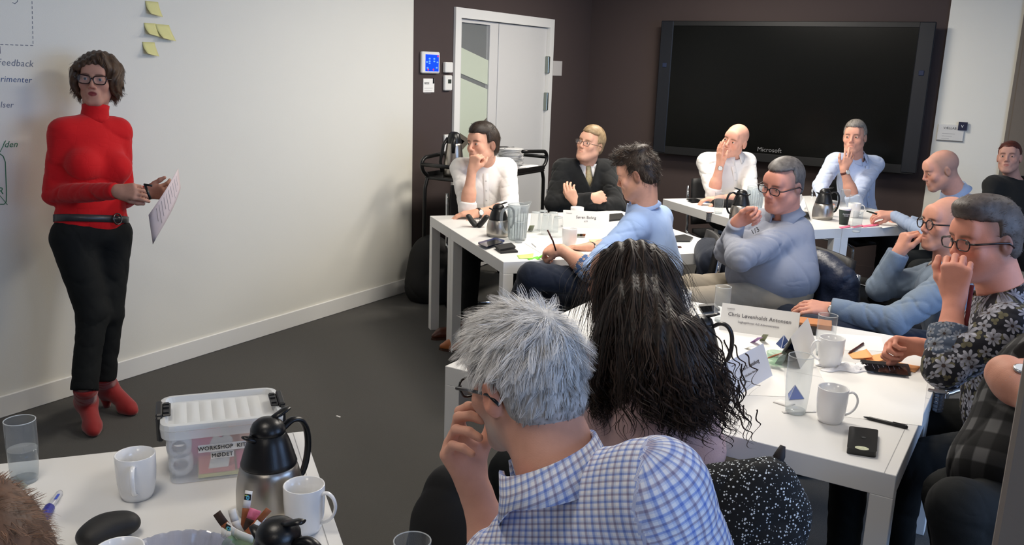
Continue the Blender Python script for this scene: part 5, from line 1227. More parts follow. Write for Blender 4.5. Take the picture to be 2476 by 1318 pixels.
# mugs -------------------------------------------------------------
def make_mug():
    t = thing('mug', 'x', 'mug', (0, 0, 0), 'white porcelain mugs'); m = MB()
    m.lathe([(.0001, .006), (.027, .005), (.029, .0), (.0315, .001), (.0355, .012), (.0395, .035), (.0415, .065), (.0418, .099), (.0412, .1003), (.0385, .0995), (.0382, .065), (.036, .035), (.031, .012), (.0001, .009)], n=40, cap0=False, cap1=False)
    m.build('cup', m_por, t, local=True, smooth=True)
    MB().tube([(.0405, 0, .086), (.052, 0, .089), (.064, 0, .08), (.069, 0, .062), (.064, 0, .043), (.052, 0, .029), (.038, 0, .022)], [.0062, .0055, .005, .005, .005, .0055, .0062], n=10, flat=.62, up=(1, 0, 0), sm=4).build('handle', m_por, t, local=True, smooth=True)
    return t
mug0 = make_mug(); first = True
for px, py, hd, z, lab in ((326, 1097, (.30, 1), .74, 'white mug beside the plastic box, handle towards the camera'), (735, 1172, (1, .25), .74, 'white mug in front of the near steel thermos, handle to the right'),
        (2016, 937, (1, .1), .74, 'white mug alone at the front of the long table, handle to the right'), (2013, 816, (-1, .1), .74, 'white mug behind the tall empty glass, handle to the left'),
        (1647, 703, (-.6, -1), .74, 'white mug behind the long-haired woman\'s shoulder'), (1378, 552, (-.5, -1), .74, 'white mug in front of the name card on the far left table'),
        (1396, 501, (.3, -1), .74, 'white mug peeking out above the name card on the far left table'), (2067, 491, (1, .3), .74, 'white mug behind the green paper cup'),
        (1925, 470, (1, -.5), .74, 'white mug behind the head of the man with folded arms'), (288, 1326, (-1, .3), .74, 'white mug rim just showing at the lower edge below the glasses case')):
    o = mug0 if first else copy_tree(mug0); first = False
    p = top_of(px, py, .10, z); o.location = p; o.rotation_euler.z = vdir(*hd); o['label'] = lab; LOC[o.name] = p
# thermos jugs -----------------------------------------------------
def make_thermos():
    t = thing('thermos_jug', 'x', 'thermos', (0, 0, 0), 'steel thermos jugs')
    m = MB(); m.lathe([(.0001, 0), (.060, 0), (.0655, .004), (.0685, .018), (.0690, .0185), (.0695, .030), (.0690, .06), (.066, .09), (.061, .115), (.0555, .132), (.05, .134)], n=56, cap0=False); m.build('steel_body', m_steel, t, local=True, smooth=True)
    m = MB(); m.lathe([(.0575, .126), (.0585, .131), (.056, .140), (.050, .165), (.043, .19), (.0365, .207), (.034, .210)], n=48); m.build('shoulder', m_lid, t, local=True, smooth=True)
    m = MB(); m.lathe([(.034, .207), (.0365, .211), (.036, .220), (.031, .232), (.021, .242), (.008, .2465), (.0001, .247)], n=40, cap0=False, cap1=False); m.build('lid', m_lid, t, local=True, smooth=True)
    m = MB(); m.tube([(-.030, 0, .196), (-.046, 0, .207), (-.058, 0, .214)], [.017, .012, .006], n=12, flat=.55); m.build('spout', m_lid, t, local=True, smooth=True)
    m = MB(); m.tube([(.012, 0, .243), (.026, 0, .247), (.040, 0, .254), (.052, 0, .258)], [.008, .011, .011, .008], n=10, flat=.5); m.build('lever', m_lid, t, local=True, smooth=True)
    m = MB(); m.tube([(.036, 0, .208), (.058, 0, .222), (.080, 0, .214), (.094, 0, .184), (.097, 0, .140), (.090, 0, .095), (.078, 0, .066), (.064, 0, .060)], [.009, .0095, .009, .0085, .0085, .0085, .008, .008], n=12, flat=.8, sm=4); m.build('handle', m_lid, t, local=True, smooth=True)
    return t
th0 = make_thermos()
for i, (px, py, hd, z, hh, lab) in enumerate(((647, 1012, (.75, -.8), .74, .208, 'steel thermos jug with black lid beside the plastic box'), (672, 1262, (.9, .45), .74, .205, 'black lid of the thermos jug cut off by the lower edge'),
        (1206, 493, (1, -.2), .74, .184, 'steel thermos jug left of the clear pitcher on the far left table'), (1698, 764, (1, .35), .74, .206, 'thermos jug half hidden by the long dark hair, black handle to the right'),
        (1795, 459, (-1, .1), .74, .208, 'steel thermos jug beside the black bag on the table under the screen'), (1996, 456, (1, .15), .74, .208, 'steel thermos jug left of the green paper cup'))):
    o = th0 if i == 0 else copy_tree(th0); p = top_of(px, py, hh, z); o.location = p; o.rotation_euler.z = vdir(*hd); o['label'] = lab; o.scale = (1, 1, .85) if i != 2 else (.94, .94, .75)
# tumblers ---------------------------------------------------------
def make_glass(H=.145, r0=.026, r1=.0325):
    t = thing('drinking_glass', 'x', 'glass', (0, 0, 0), 'drinking glasses')
    rr = lambda v: r0+(r1-r0)*min(1, v*1.7)**.7
    prof = [(.0001, 0), (r0*.96, 0), (r0, .003)]+[(rr(v), H*v) for v in np.linspace(.06, 1, 12)]
    MB().lathe(prof, n=36, cap0=False, cap1=False).build('bowl', m_gla, t, local=True, smooth=True)
    MB().tube([(math.cos(a)*(r1-.0008), math.sin(a)*(r1-.0008), H) for a in np.linspace(0, 2*PI, 37)[:-1]], .0011, n=6, closed=True).build('rim', m_rim, t, local=True, smooth=True)
    MB().lathe([(.0001, .0005), (r0-.001, .0005), (r0-.001, .009), (.0001, .007)], n=28, cap0=False, cap1=False).build('base', m_rim, t, local=True, smooth=True)
    return t
gl0 = make_glass()
GL = [(47, 1016, 'half-full glass of water at the left edge'), (1750, 693, 'empty glass beside the phone behind the long name card'), (2003, 762, 'short empty glass at the back edge beside the orange tray'),
      (1938, 860, 'tall empty glass between the name card and the mug'), (997, 1308, 'glass rim showing at the lower edge below the black coat'), (1256, 536, 'small glass in front of the clear pitcher'),
      (2046, 459, 'glass in front of the pale blue shirt, left of two'), (2067, 473, 'glass in front of the pale blue shirt, right of two'), (2076, 512, 'glass right beside the green paper cup'), (1741, 466, 'glass by the black bag on the table under the screen')]
for i, (px, py, lab) in enumerate(GL):
    o = gl0 if i == 0 else copy_tree(gl0); s_ = {1: .95, 2: 1.0, 3: 1.18, 5: .8, 8: .9}.get(i, 1); o.scale = (s_ if i != 3 else 1.08, s_ if i != 3 else 1.08, s_)
    p = top_of(px, py, .145*s_); o.location = p; o['label'] = lab
for i, (px, py) in enumerate(((1296, 512), (1314, 509), (1323, 518), (1339, 513), (1350, 524))):
    o = copy_tree(gl0); p = top_of(px, py, .118); s_ = .82; o.scale = (.95, .95, s_); o.rotation_euler = (PI, 0, 0); o.location = p+A(0, 0, .119)
    o['label'] = 'upside-down glass right of the clear pitcher, %s' % ['leftmost of five', 'behind the front ones', 'front middle of five', 'right in the back row', 'rightmost of five'][i]; o['group'] = 'upside-down glasses on the far left table'
w_ = MB().lathe([(.0001, .010), (.0265, .010), (.0295, .03), (.0306, .06), (.0306, .078), (.0001, .078)], n=36, cap0=False, cap1=False).build('water', m_wat, gl0, local=True, smooth=True)
MB().lathe([(.0306, .0783), (.0001, .0783)], n=36, cap0=False, cap1=False).build('water_surface', mat('water_top', (150, 150, 148), rough=.05, alpha=.55), gl0, local=True, smooth=True)
# clear pitchers ---------------------------------------------------
def make_pitcher():
    t = thing('water_pitcher', 'x', 'pitcher', (0, 0, 0), 'clear plastic pitchers'); n = 64; H = .2; V = []; F = []
    pr = [(0, .045), (.004, .048), (.05, .050), (.12, .053), (.17, .056), (.185, .0575), (.2, .058)]
    for ri in (0, 1):
        for z, r in (pr if not ri else pr[::-1]):
            for j in range(n):
                a = 2*PI*j/n; k = 1 if .01 < z < .172 else 0
                q = r-(.0035 if ri else 0)+(.0032*math.cos(a*16)*k if not ri else 0)
                sp = max(0, math.cos(a))**10 if z > .165 else 0
                zz = z+(.016*sp*(z-.165)/.035 if z > .165 else 0); q += .024*sp*(z-.165)/.035 if z > .165 else 0
                V.append((q*math.cos(a), q*math.sin(a), max(zz, .004 if ri else 0)))
    for k in range(2*len(pr)-1):
        for j in range(n): a = k*n+j; c = k*n+(j+1) % n; F.append((a, c, c+n, a+n))
    F.append(tuple(range(n-1, -1, -1))); F.append(tuple(len(V)-n+j for j in range(n)))
    mk('jug_body', V, F, m_pit, t, local=True)
    for k in range(20):
        a = 2*PI*(k+.5)/20; MB().tube([(.0495*math.cos(a), .0495*math.sin(a), .012), (.0525*math.cos(a), .0525*math.sin(a), .1), (.0555*math.cos(a), .0555*math.sin(a), .168)], [.0022, .0026, .0012], n=5).build('rib', m_pr, t, local=True, smooth=True)
    MB().tube([(-.055, 0, .172), (-.078, 0, .178), (-.096, 0, .160), (-.101, 0, .120), (-.094, 0, .078), (-.076, 0, .050), (-.052, 0, .046)], [.008, .009, .009, .0085, .0085, .008, .007], n=10, sm=4).build('handle', m_pit, t, local=True, smooth=True)
    MB().tube([((.056)*math.cos(a), .056*math.sin(a), .2) for a in np.linspace(.5, 2*PI-.5, 40)], .0022, n=6).build('rim', m_rim, t, local=True, smooth=True)
    return t
pi0 = make_pitcher(); p = PZ(1250, 580); pi0.location = p; pi0.rotation_euler.z = vdir(1, -.5); pi0['label'] = 'clear ribbed water pitcher on the far left table'
o = copy_tree(pi0); o.location = top_of(1828, 452, .2); o.rotation_euler.z = vdir(1, -.6); o['label'] = 'clear ribbed pitcher behind the man with folded arms'
# flat things ------------------------------------------------------
def slab(name, label, cat, pts, t, m, z=.74, parent=None, rnd_=0, group=None, dz=0):
    P = [PZ(x, y, z) for x, y in pts]; 
    if rnd_:
        Q = []
        for i in range(len(P)):
            a, b_, c = P[i-1], P[i], P[(i+1) % len(P)]
            for u in (0, .33, .66, 1): 
                s_ = b_+nz(a-b_)*rnd_; e_ = b_+nz(c-b_)*rnd_; Q.append((1-u)**2*s_+2*u*(1-u)*b_+u*u*e_)
        P = Q
    n = len(P); zo = A(0, 0, z-.74+dz) if z == .74 else A(0, 0, dz)
    V = [p+A(0, 0, dz) for p in P]+[p+A(0, 0, t+dz) for p in P]; F = [tuple(range(n)), tuple(range(2*n-1, n-1, -1))]+[(i+n, (i+1) % n+n, (i+1) % n, i) for i in range(n)]
    o = mk(name, V, F, m, parent, smooth=False); fixn(o)
    if label: tag(o, label, cat, group)
    return o
m_scr = mat('phone_screen', (14, 15, 18), rough=.06, spec=.7); m_pen = mat('black_plastic', (20, 20, 21))
def phone(label, pts, t=.009, body=m_bp, z=.74, text_=False):
    P = [PZ(x, y, z+t) for x, y in pts]; c = sum(P)/4
    r = thing('mobile_phone', label, 'phone', (c[0], c[1], z), 'phones on the tables')
    slab('case', None, None, pts, t, body, z=z, parent=r, rnd_=.009)
    n = 4; Q = [c+(p-c)*.91+A(0, 0, .0001) for p in P]; V = Q+[q+A(0, 0, .0005) for q in Q]
    s_ = mk('screen', V, [(3, 2, 1, 0), (4, 5, 6, 7), (0, 1, 5, 4), (1, 2, 6, 5), (2, 3, 7, 6), (3, 0, 4, 7)], m_scr, r, smooth=False); fixn(s_)
    if text_:
        b = MB(); ex = nz(P[1]-P[0]); ey = nz(P[3]-P[0]); 
        for i in range(7):
            a = P[0]*(1-(.14+.11*i))+P[1]*(.14+.11*i); e = P[3]*(1-(.14+.11*i))+P[2]*(.14+.11*i); k = .25+.5*((i*5 % 3)/3)
            b.tube([a*.85+e*.15+A(0, 0, .0008), a*(1-k-.1)+e*(k+.1)+A(0, 0, .0008)], .0009, n=4)
        b.build('screen_text', mat('screen_text', (60, 58, 66), emit=(80, 76, 90), estr=.2), s_)
    return r
phone('black phone with a lit screen of text near the orange notes', [(2078, 876), (2196, 887), (2202, 910), (2092, 897)], text_=True, t=.010)
phone('phone lying behind the glass and long name card', [(1688, 741), (1728, 738), (1742, 752), (1698, 757)])
phone('dark blue phone on top of another phone on the far left table', [(1155, 590), (1199, 578), (1221, 585), (1176, 598)], z=.749, body=mat('phone_blue', (30, 44, 90), rough=.25))
phone('white phone under the dark blue phone on the far left table', [(1161, 594), (1201, 583), (1217, 588), (1180, 600)], body=mat('phone_white', (190, 192, 198), rough=.3), t=.0085)
phone('black phone at the corner of the table under the screen', [(1659, 483), (1682, 482), (1699, 488), (1672, 489)])
t = thing('hard_drive', 'small black device with a pale oval sticker on the long table', 'device', PZ(2086, 1076))
slab('device_body', None, None, [(2052, 1043), (2122, 1052), (2118, 1108), (2046, 1097)], .016, mat('device_black', (26, 26, 25), rough=.22, var=.1, vscale=30), parent=t, rnd_=.01)
b = MB().frame(PZ(2084, 1084, .7562), x=PZ(2110, 1088, .756)-PZ(2060, 1080, .756), z=ZZ); b.lathe([(.017, 0), (.017, .0006)], n=28, sy=.72); b.build('sticker', mat('sticker_pale', (196, 200, 170), rough=.4, var=.35, vscale=150), t)
b = MB().frame(PZ(2088, 1058, .7562), z=ZZ, x=(1, 0, 0)); b.lathe([(.006, 0), (.006, .0006)], n=20); b.build('button', mat('device_grey', (60, 62, 62), rough=.3), t)
# wallet
t = thing('wallet', 'folded black leather wallet on the far left table', 'wallet', PZ(1225, 606)); m_lea = mat('leather_black', (26, 25, 24), rough=.55, bump=.5, bscale=250)
slab('lower_flap', None, None, [(1198, 604), (1232, 597), (1253, 611), (1211, 614)], .009, m_lea, parent=t, rnd_=.006)
slab('upper_flap', None, None, [(1195, 602), (1236, 595), (1247, 605), (1210, 612)], .010, m_lea, parent=t, rnd_=.008, dz=.010)
# papers
SL = [('paper_sheet', 'white sheet of paper under the mug side corner of the long table', [(1960, 862), (2245, 905), (2229, 1030), (2040, 1008)], .74), ('paper_sheet', 'white sheet at the right back of the long table under the pen', [(1990, 805), (2130, 815), (2140, 850), (2000, 845)], .74),
      ('paper_sheet', 'white sheets under the small name card on the long table', [(1700, 800), (1890, 825), (1900, 960), (1775, 955)], .74), ('paper_sheet', 'white sheet in front of the writing man in blue', [(1268, 588), (1362, 578), (1440, 612), (1330, 626)], .74),
      ('paper_sheet', 'white sheet right of the writing man in blue', [(1632, 597), (1670, 599), (1664, 610), (1630, 609)], .74), ('paper_sheet', 'white sheets under the reaching hand on the right table', [(2110, 535), (2190, 527), (2215, 540), (2135, 552)], .74),
      ('paper_sheet', 'white sheet behind the name card beside the black notebook', [(1440, 512), (1500, 508), (1520, 530), (1460, 534)], .74)]
for k, (n_, lab, pts, z) in enumerate(SL): slab(n_, lab, 'paper', pts, .0007+.0002*k, m_paper, z=z, group='papers on the tables')
slab('notebook', 'black tablet right of the writing man in blue', 'tablet', [(1632, 573), (1655, 570), (1676, 577), (1668, 586), (1634, 586)], .009, m_bp)
slab('notebook', 'black notebook with glasses behind the name card', 'notebook', [(1450, 524), (1504, 519), (1512, 532), (1458, 538)], .012, m_lea)
slab('serving_tray', 'flat brown wooden tray at the back edge of the long table', 'tray', [(1925, 775), (2010, 786), (2010, 800), (1925, 790)], .018, mat('wood_orange', (196, 130, 84), rough=.5, var=.15))
slab('phone_case', 'black flat case in front of the brown tray', 'case', [(1925, 792), (1975, 797), (1972, 812), (1922, 806)], .012, m_bp)
m_org = mat('note_orange', (238, 172, 112), rough=.8); m_yel = mat('note_yellow', (236, 232, 160), rough=.8); m_grn = mat('note_green', (120, 220, 70), rough=.8); m_pk = mat('note_pink', (240, 110, 140), rough=.8)
def curl(label, p0, p1, p2, p3, m, lift=.02, z=.7405, group=None, name='sticky_note'):
    P = [PZ(*p, z) for p in (p0, p1, p2, p3)]; g_ = []
    for i in range(7):
        v = i/6; row = []
        for j in range(7):
            u = j/6; q = (P[0]*(1-u)+P[1]*u)*(1-v)+(P[3]*(1-u)+P[2]*u)*v; row.append(q+A(0, 0, .001+lift*(u*u*.7+.3*v*u)))
        g_.append(row)
    o = MB().sheet(g_).build(name, m, smooth=True); solid(o, .0005); tag(o, label, 'sticky note', group); return o
G_ = 'orange notes on the long table'
curl('orange sticky note nearest the dark red pen', (2050, 855), (2095, 850), (2110, 872), (2062, 868), m_org, .012, group=G_); curl('orange sticky note behind the lit phone, middle of three', (2088, 862), (2140, 858), (2145, 876), (2100, 880), m_org, .012, group=G_)
curl('orange sticky note sticking out right of the lit phone', (2165, 875), (2226, 888), (2212, 902), (2160, 890), m_org, .002, group=G_)
curl('pale green sticky note flat at the front edge of the far left table', (1250, 618), (1290, 614), (1288, 626), (1255, 626), mat('note_lime', (206, 240, 130), rough=.8), .003)
o = curl('bright green note curling up beside the writing hand', (1275, 627), (1300, 620), (1302, 622), (1280, 629), m_grn, .0); 
g_ = [[PZ(1281, 624, .741)*(1-v)+PZ(1314, 616, .765)*v+V3(0, -1, .0)*(.012*math.sin(v*PI))+(RT0*.3+VT)*(u-.5)*.06*(1-.7*v) for u in np.linspace(0, 1, 4)] for v in np.linspace(0, 1, 8)]
c_ = MB().sheet(g_).build('curled_sheet', m_grn, o, smooth=True); solid(c_, .0005)
curl('yellow sticky note beside the wristwatch of the writing man', (1424, 580), (1455, 578), (1462, 586), (1428, 588), m_yel, .002)
for i, (a, w_) in enumerate(((2028, 26), (2058, 26), (2082, 30), (2096, 26))): curl('pink sticky note at the front edge below the green cup, %s' % ['leftmost', 'second from left', 'third from left', 'rightmost'][i], (a, 549-i*1.5), (a+w_, 546-i*1.6), (a+w_+3, 550-i*1.4), (a+6, 553-i*1.4), m_pk, .004, group='pink notes under the green cup')
# name cards -------------------------------------------------------
def tent(label, a, b_, back, H=.100, half=.042, m=None, txt=None, sub=None, tm=None, ts=.036, apex=False, vtilt=0):
    """a, b_ foot of the front face (left, right as read), back = horizontal direction away from the reader"""
    a = A(a); b_ = A(b_); bk = nz(A(back)-nz(b_-a)*np.dot(back, nz(b_-a))); r0 = a+bk*half+ZZ*H; r1 = b_+bk*half+ZZ*H
    r = thing('name_card', label, 'name card', (a+b_)/2*A(1, 1, 0)+A(0, 0, .74), 'folded paper name cards'); t = .0006; m = m or mat('card_white', (226, 224, 220), rough=.7)
    o = MB().sheet([[a, b_], [r0, r1], [a+bk*2*half, b_+bk*2*half]]).build('card', m, r); solid(o, t)
    x = nz(b_-a); z = nz(np.cross(x, nz(r0-a))); c = (a+b_+r0+r1)/4+z*.0012; up = nz(r0-a); tm = tm or mat('print_grey', (96, 94, 98), rough=.7)
    if txt: text('lettering', txt, ts, c+up*.012, x, z, tm, r)
    if sub: text('small_print', sub, ts*.55, c-up*.012, x, z, mat('print_light', (140, 138, 142), rough=.7), r)
    if txt: text('small_print', 'WORKSHOP', ts*.25, a+(r0-a)*.82+x*.02+z*.0012, x, z, mat('print_light', (140, 138, 142)), r, align='LEFT')
    return r
tent('white name card facing the camera at the back of the long table', PZ(1738, 797), PZ(1926, 824), (0, 1, 0), txt='Chris Løvenholdt Antonsen', sub='Lagkagehuset A/S Administration', ts=.0205, H=.098, half=.03)
tent('bluish white name card facing right, next to the long dark hair', PZ(1781, 960), PZ(1868, 909), V3(-1, 0, -.2), txt='Jacob R. Ramsborg', sub='Københavns Universitet', ts=.018, m=mat('card_bluewhite', (214, 220, 236), rough=.7))
tent('blank-sided name card end-on beside the mug with handle left', PZ(1935, 892), PZ(1975, 838), V3(-1, 0, -.2))
tent('white name card on the far left table in front of the man in black', PZ(1360, 549), PZ(1472, 554), V3(0, 0, -1), txt='Søren Bolvig', sub='ATP', ts=.024, half=.03)
tent('name card seen end-on behind the man with folded arms', PZ(1961, 534), PZ(1955, 512), V3(-1, 0, -.1))
# pens -------------------------------------------------------------
def pen(label, a, b_, m, r=.0045, z=.745, clip=True, name='pen', cap=None):
    a = PZ(*a, z); b_ = PZ(*b_, z); d = nz(b_-a)
    o = MB().tube([a, a+d*.014, a+d*.016, b_-d*.008, b_], [.0012, r*.8, r, r, r*.7], n=12).build(name, m, smooth=True); tag(o, label, 'pen')
    if clip: MB().tube([b_-d*.04+ZZ*(r+.001), b_-d*.004+ZZ*(r+.0015), b_-d*.002+ZZ*r*.5], .0011, n=6).build('clip', cap or m, o, smooth=True)
    return o
pen('black pen lying in front of the white mug on the long table', (2088, 1008), (2195, 1034), mat('pen_black', (22, 22, 24), rough=.3), .0052)
pen('dark red pen beside the orange notes', (2052, 854), (2088, 831), mat('pencil_maroon', (70, 24, 18), rough=.4))
pen('dark red pen on the sheet right of the writing man', (1632, 598), (1648, 598), mat('pencil_maroon', (70, 24, 18)))
o = pen('clear marker with blue cap on the near left table', (103, 1252), (146, 1190), mat('marker_clear', (206, 208, 214), rough=.15, alpha=.6), .0075, clip=False, name='whiteboard_marker')
a = PZ(101, 1258, .748); b_ = PZ(120, 1228, .748); MB().tube([a, a+(b_-a)*.1, b_], [.008, .0105, .0105], n=14).build('cap', mat('marker_cap_blue', (34, 44, 150), rough=.35), o, smooth=True)
a = PZ(134, 1207, .7553); b_ = PZ(142, 1195, .7553); MB().tube([a, b_], .003, n=6, flat=.3).build('print_band', mat('marker_print', (70, 90, 190), rough=.4), o)
o = pen('clear marker lying beside the small name card by the dark hair', (1752, 975), (1778, 962), mat('marker_clear', (206, 208, 214)), .008, clip=False, name='whiteboard_marker')
# tea and sugar ----------------------------------------------------
def teabag(label, px, py, m, s=.032, rot=0, z=.74, group='pyramid tea bags on the long table'):
    c = PZ(px, py, z); a = [c+A(math.cos(rot+k*2*PI/3)*s, math.sin(rot+k*2*PI/3)*s, .001) for k in range(3)]; ap = c+A(0, 0, s*1.35); V = []; F = []
    t = thing('tea_bag', label, 'tea bag', c, group)
    b = MB(); b.add(a+[ap], [(2, 1, 0), (0, 1, 3), (1, 2, 3), (2, 0, 3)]); b.build('wrapper', m, t)
    for k in range(3): MB().tube([a[k], ap], .0012, n=4).build('seam', mat('foil_edge', (190, 196, 214), rough=.4), t)
    b = MB().frame((a[0]+a[1]+ap)/3+nz(np.cross(a[1]-a[0], ap-a[0]))*.0008, z=np.cross(a[1]-a[0], ap-a[0]), x=a[1]-a[0]); b.lathe([(.006, 0), (.006, .0004)], n=14); b.build('emblem', mat('emblem_lime', (170, 200, 90), rough=.5), t)
    return t
m_tb = mat('teabag_navy', (40, 66, 124), rough=.4, var=.15, vscale=80); m_tb2 = mat('teabag_blue', (60, 100, 190), rough=.4, var=.3, vscale=60)
teabag('blue pyramid tea bag below the long name card, left one', 1893, 838, m_tb, rot=.6); teabag('blue pyramid tea bag below the long name card, right one', 1913, 843, m_tb, rot=1.5, s=.030)
teabag('blue and white pyramid tea bag in front of the tall empty glass', 1919, 962, m_tb2, rot=.3, s=.030)
def sachet(label, px, py, ang, m, L_=.07, w=.018, z=.741, group='sugar and creamer sachets', tilt=0, name='sachet'):
    c = PZ(px, py, z); d = nz(V3(math.cos(ang), 0, math.sin(ang))); s_ = np.cross(ZZ, d); up = ZZ
    g_ = [[c+d*(v-.5)*L_+s_*(u-.5)*w+up*(.0005+.0035*math.cos((u-.5)*PI)*math.cos((v-.5)*PI*.95)+tilt*v) for u in np.linspace(0, 1, 5)] for v in np.linspace(0, 1, 7)]
    o = MB().sheet(g_).build(name, m, smooth=True); solid(o, .0012); tag(o, label, 'sachet', group); return o
m_sw = mat('sachet_white', (230, 228, 224), rough=.6); m_sv = mat('sachet_violet', (150, 110, 170), rough=.5, var=.4, vscale=90); m_sg = mat('sachet_olive', (120, 126, 96), rough=.5, var=.5, vscale=90); m_sb = mat('sachet_brown', (150, 86, 52), rough=.6)
sachet('white stick sachet in front of the pyramid tea bag', 1932, 996, -.15, m_sw, .10, .014); sachet('crumpled white wrapper beside the tea bag at the tall glass', 1896, 975, .8, m_sw, .05, .04)
sachet('violet printed sachet between the two name cards', 1828, 832, 1.2, m_sv, .04, .022, tilt=.03); sachet('olive printed sachet between the two name cards', 1846, 828, 1.6, m_sg, .04, .02, tilt=.035); sachet('pale sachet left of the violet one', 1815, 846, .9, m_sw, .04, .02, tilt=.02)
sachet('white paper strip below the blue tea bags', 1895, 862, 1.3, m_sw, .10, .035, name='paper_strip')
# green-rimmed sugar dish with wrappers on long table
t = thing('sugar_dish', 'small green-rimmed glass dish of wrappers between the name cards', 'dish', PZ(1875, 880)); b = MB().frame(PZ(1875, 880), x=(1, 0, 0), z=ZZ)
b.lathe([(.0001, .002), (.022, .002), (.03, .02), (.033, .04), (.031, .04), (.027, .02), (.0001, .006)], n=28, cap0=False, cap1=False); b.build('dish', thin_glass('green_glass', (.75, .88, .78), edge=1, body=.2), t, smooth=True)
for k in range(3): sachet('brown stick in the small dish on the long table, %s' % ['left', 'middle', 'right'][k], 1869+6*k, 872, .5+.5*k, [m_sb, m_sg, m_sw][k], .05, .012, z=.765, tilt=.03, group='sachets in the small dish')
# plates / napkin
t = thing('napkin', 'crumpled white napkin on the long table behind the lit phone', 'napkin', PZ(2045, 892)); c = PZ(2045, 890); r_ = np.random.default_rng(3); g_ = []
for i in range(17):
    row = []
    for j in range(23):
        u = j/22-.5; v = i/16-.5; h_ = .007+.007*math.sin(u*19+3*math.sin(v*9))*math.cos(v*16+2*math.sin(u*12))+.003*math.sin(u*41+v*33); e = max(0, 1-(abs(u)*2)**4)*max(0, 1-(abs(v)*2)**4)
        row.append(c+RT0*(u*.17+.012*math.sin(v*11))+VT*(v*.09+.010*math.sin(u*13))+ZZ*(.002+max(0, h_)*e))
    g_.append(row)
o = MB().sheet(g_).build('napkin_sheet', mat('napkin_white', (232, 232, 234), rough=.9), t, smooth=True); solid(o, .001)
# cup with tea sticks, near left table ------------------------------
c0 = PZ(590, 1312, .80)*A(1, 1, 0)+A(0, 0, .74)
t = thing('sachet_cup', 'green glass cup holding tea sticks at the lower edge', 'cup', c0); b = MB().frame(c0, x=(1, 0, 0), z=ZZ)
b.lathe([(.0001, 0), (.028, 0), (.034, .02), (.038, .055), (.040, .06), (.0375, .06), (.035, .05), (.031, .02), (.0001, .006)], n=32, cap0=False, cap1=False); b.build('cup', mat('cup_green', (150, 176, 140), rough=.15, alpha=.75), t, smooth=True)
def stick(label, a, b_, za, zb, m, w=.014, mt=None, logo=False, bend_=.006):
    a = PZ(*a, za); b_ = PZ(*b_, zb); d = b_-a; s_ = nz(np.cross(d, VT)); n_ = nz(np.cross(s_, d))
    P = lambda v, u: a+d*v+s_*(u*w)+n_*bend_*math.sin(v*PI)
    o = MB().sheet([[P(v, u) for u in (-.5, 0, .5)] for v in np.linspace(0, .62, 6)]).build('stick_sachet', m, smooth=True); solid(o, .0022)
    tag(o, label, 'sachet', 'tea and sugar sticks in the near cup')
    q = MB().sheet([[P(v, u) for u in (-.5, 0, .5)] for v in np.linspace(.62, 1, 4)]).build('paper_end', mt or m_sw, o, smooth=True); solid(q, .0022)
    if logo:
        c = P(.86, 0)+n_*(-.0016 if np.dot(n_, VT) < 0 else .0016); nn = n_ if np.dot(n_, VT) > 0 else -n_
        bx = MB().frame(c, z=nn, y=nz(d)); bx.box(-w*.46, w*.46, -w*.5, w*.5, 0, .0004); g0 = bx.build('logo', mat('ink_black', (30, 30, 30)), o)
        bx = MB().frame(c+nn*.0005+s_*.0006, z=nn, y=nz(d)); bx.lathe([(w*.30, 0), (w*.30, .0003)], n=20, sx=.8, sy=1.1); bx.build('logo_swirl', mat('logo_cyan', (96, 190, 214), rough=.5), g0)
        bx = MB().frame(c+nn*.0009+s_*.0006, z=nn, y=nz(d)); bx.lathe([(w*.1, 0), (w*.1, .0003)], n=12); bx.build('logo_dot', mat('ink_black', (30, 30, 30)), g0)
        bx = MB().frame(c+nn*.0005-s_*.003+nz(d)*w*.3, z=nn, y=nz(d)); bx.lathe([(w*.16, 0), (w*.16, .0003)], n=14, sx=1.5, sy=.6); bx.build('logo_leaf', mat('logo_lime', (196, 206, 110), rough=.5), g0)
    return o
stick('upright stick sachet with a black and cyan logo, white top', (590, 1290), (602, 1187), .78, .865, m_sb, .014, logo=True)
stick('brown stick with dark tip leaning left in the cup', (578, 1300), (524, 1240), .78, .83, m_sb, .017, mt=mat('sachet_dark', (60, 42, 34), rough=.6)); stick('brown stick leaning right with torn dark tip', (592, 1295), (650, 1232), .78, .845, mat('sachet_orange', (186, 104, 64), rough=.6), .012, mt=m_sb)
stick('white stick sachet leaning left of the upright one', (588, 1298), (560, 1232), .78, .835, m_sw, .015); stick('white sachet lying across the cup with a logo', (612, 1305), (548, 1272), .80, .812, m_sw, .016, logo=True)
stick('brown stick low in the cup, pointing right', (590, 1305), (628, 1262), .79, .82, m_sb, .013); stick('dark and pink printed sachet behind the brown sticks', (600, 1285), (618, 1232), .785, .835, mat('sachet_dark', (60, 42, 34)), .022, mt=mat('sachet_pink', (226, 120, 150), rough=.6, var=.4, vscale=90))
stick('short brown stick at the right of the cup', (600, 1300), (640, 1245), .79, .828, m_sb, .011)
stick('pale torn wrapper hanging over the left of the cup', (575, 1298), (536, 1286), .795, .80, m_sw, .018)
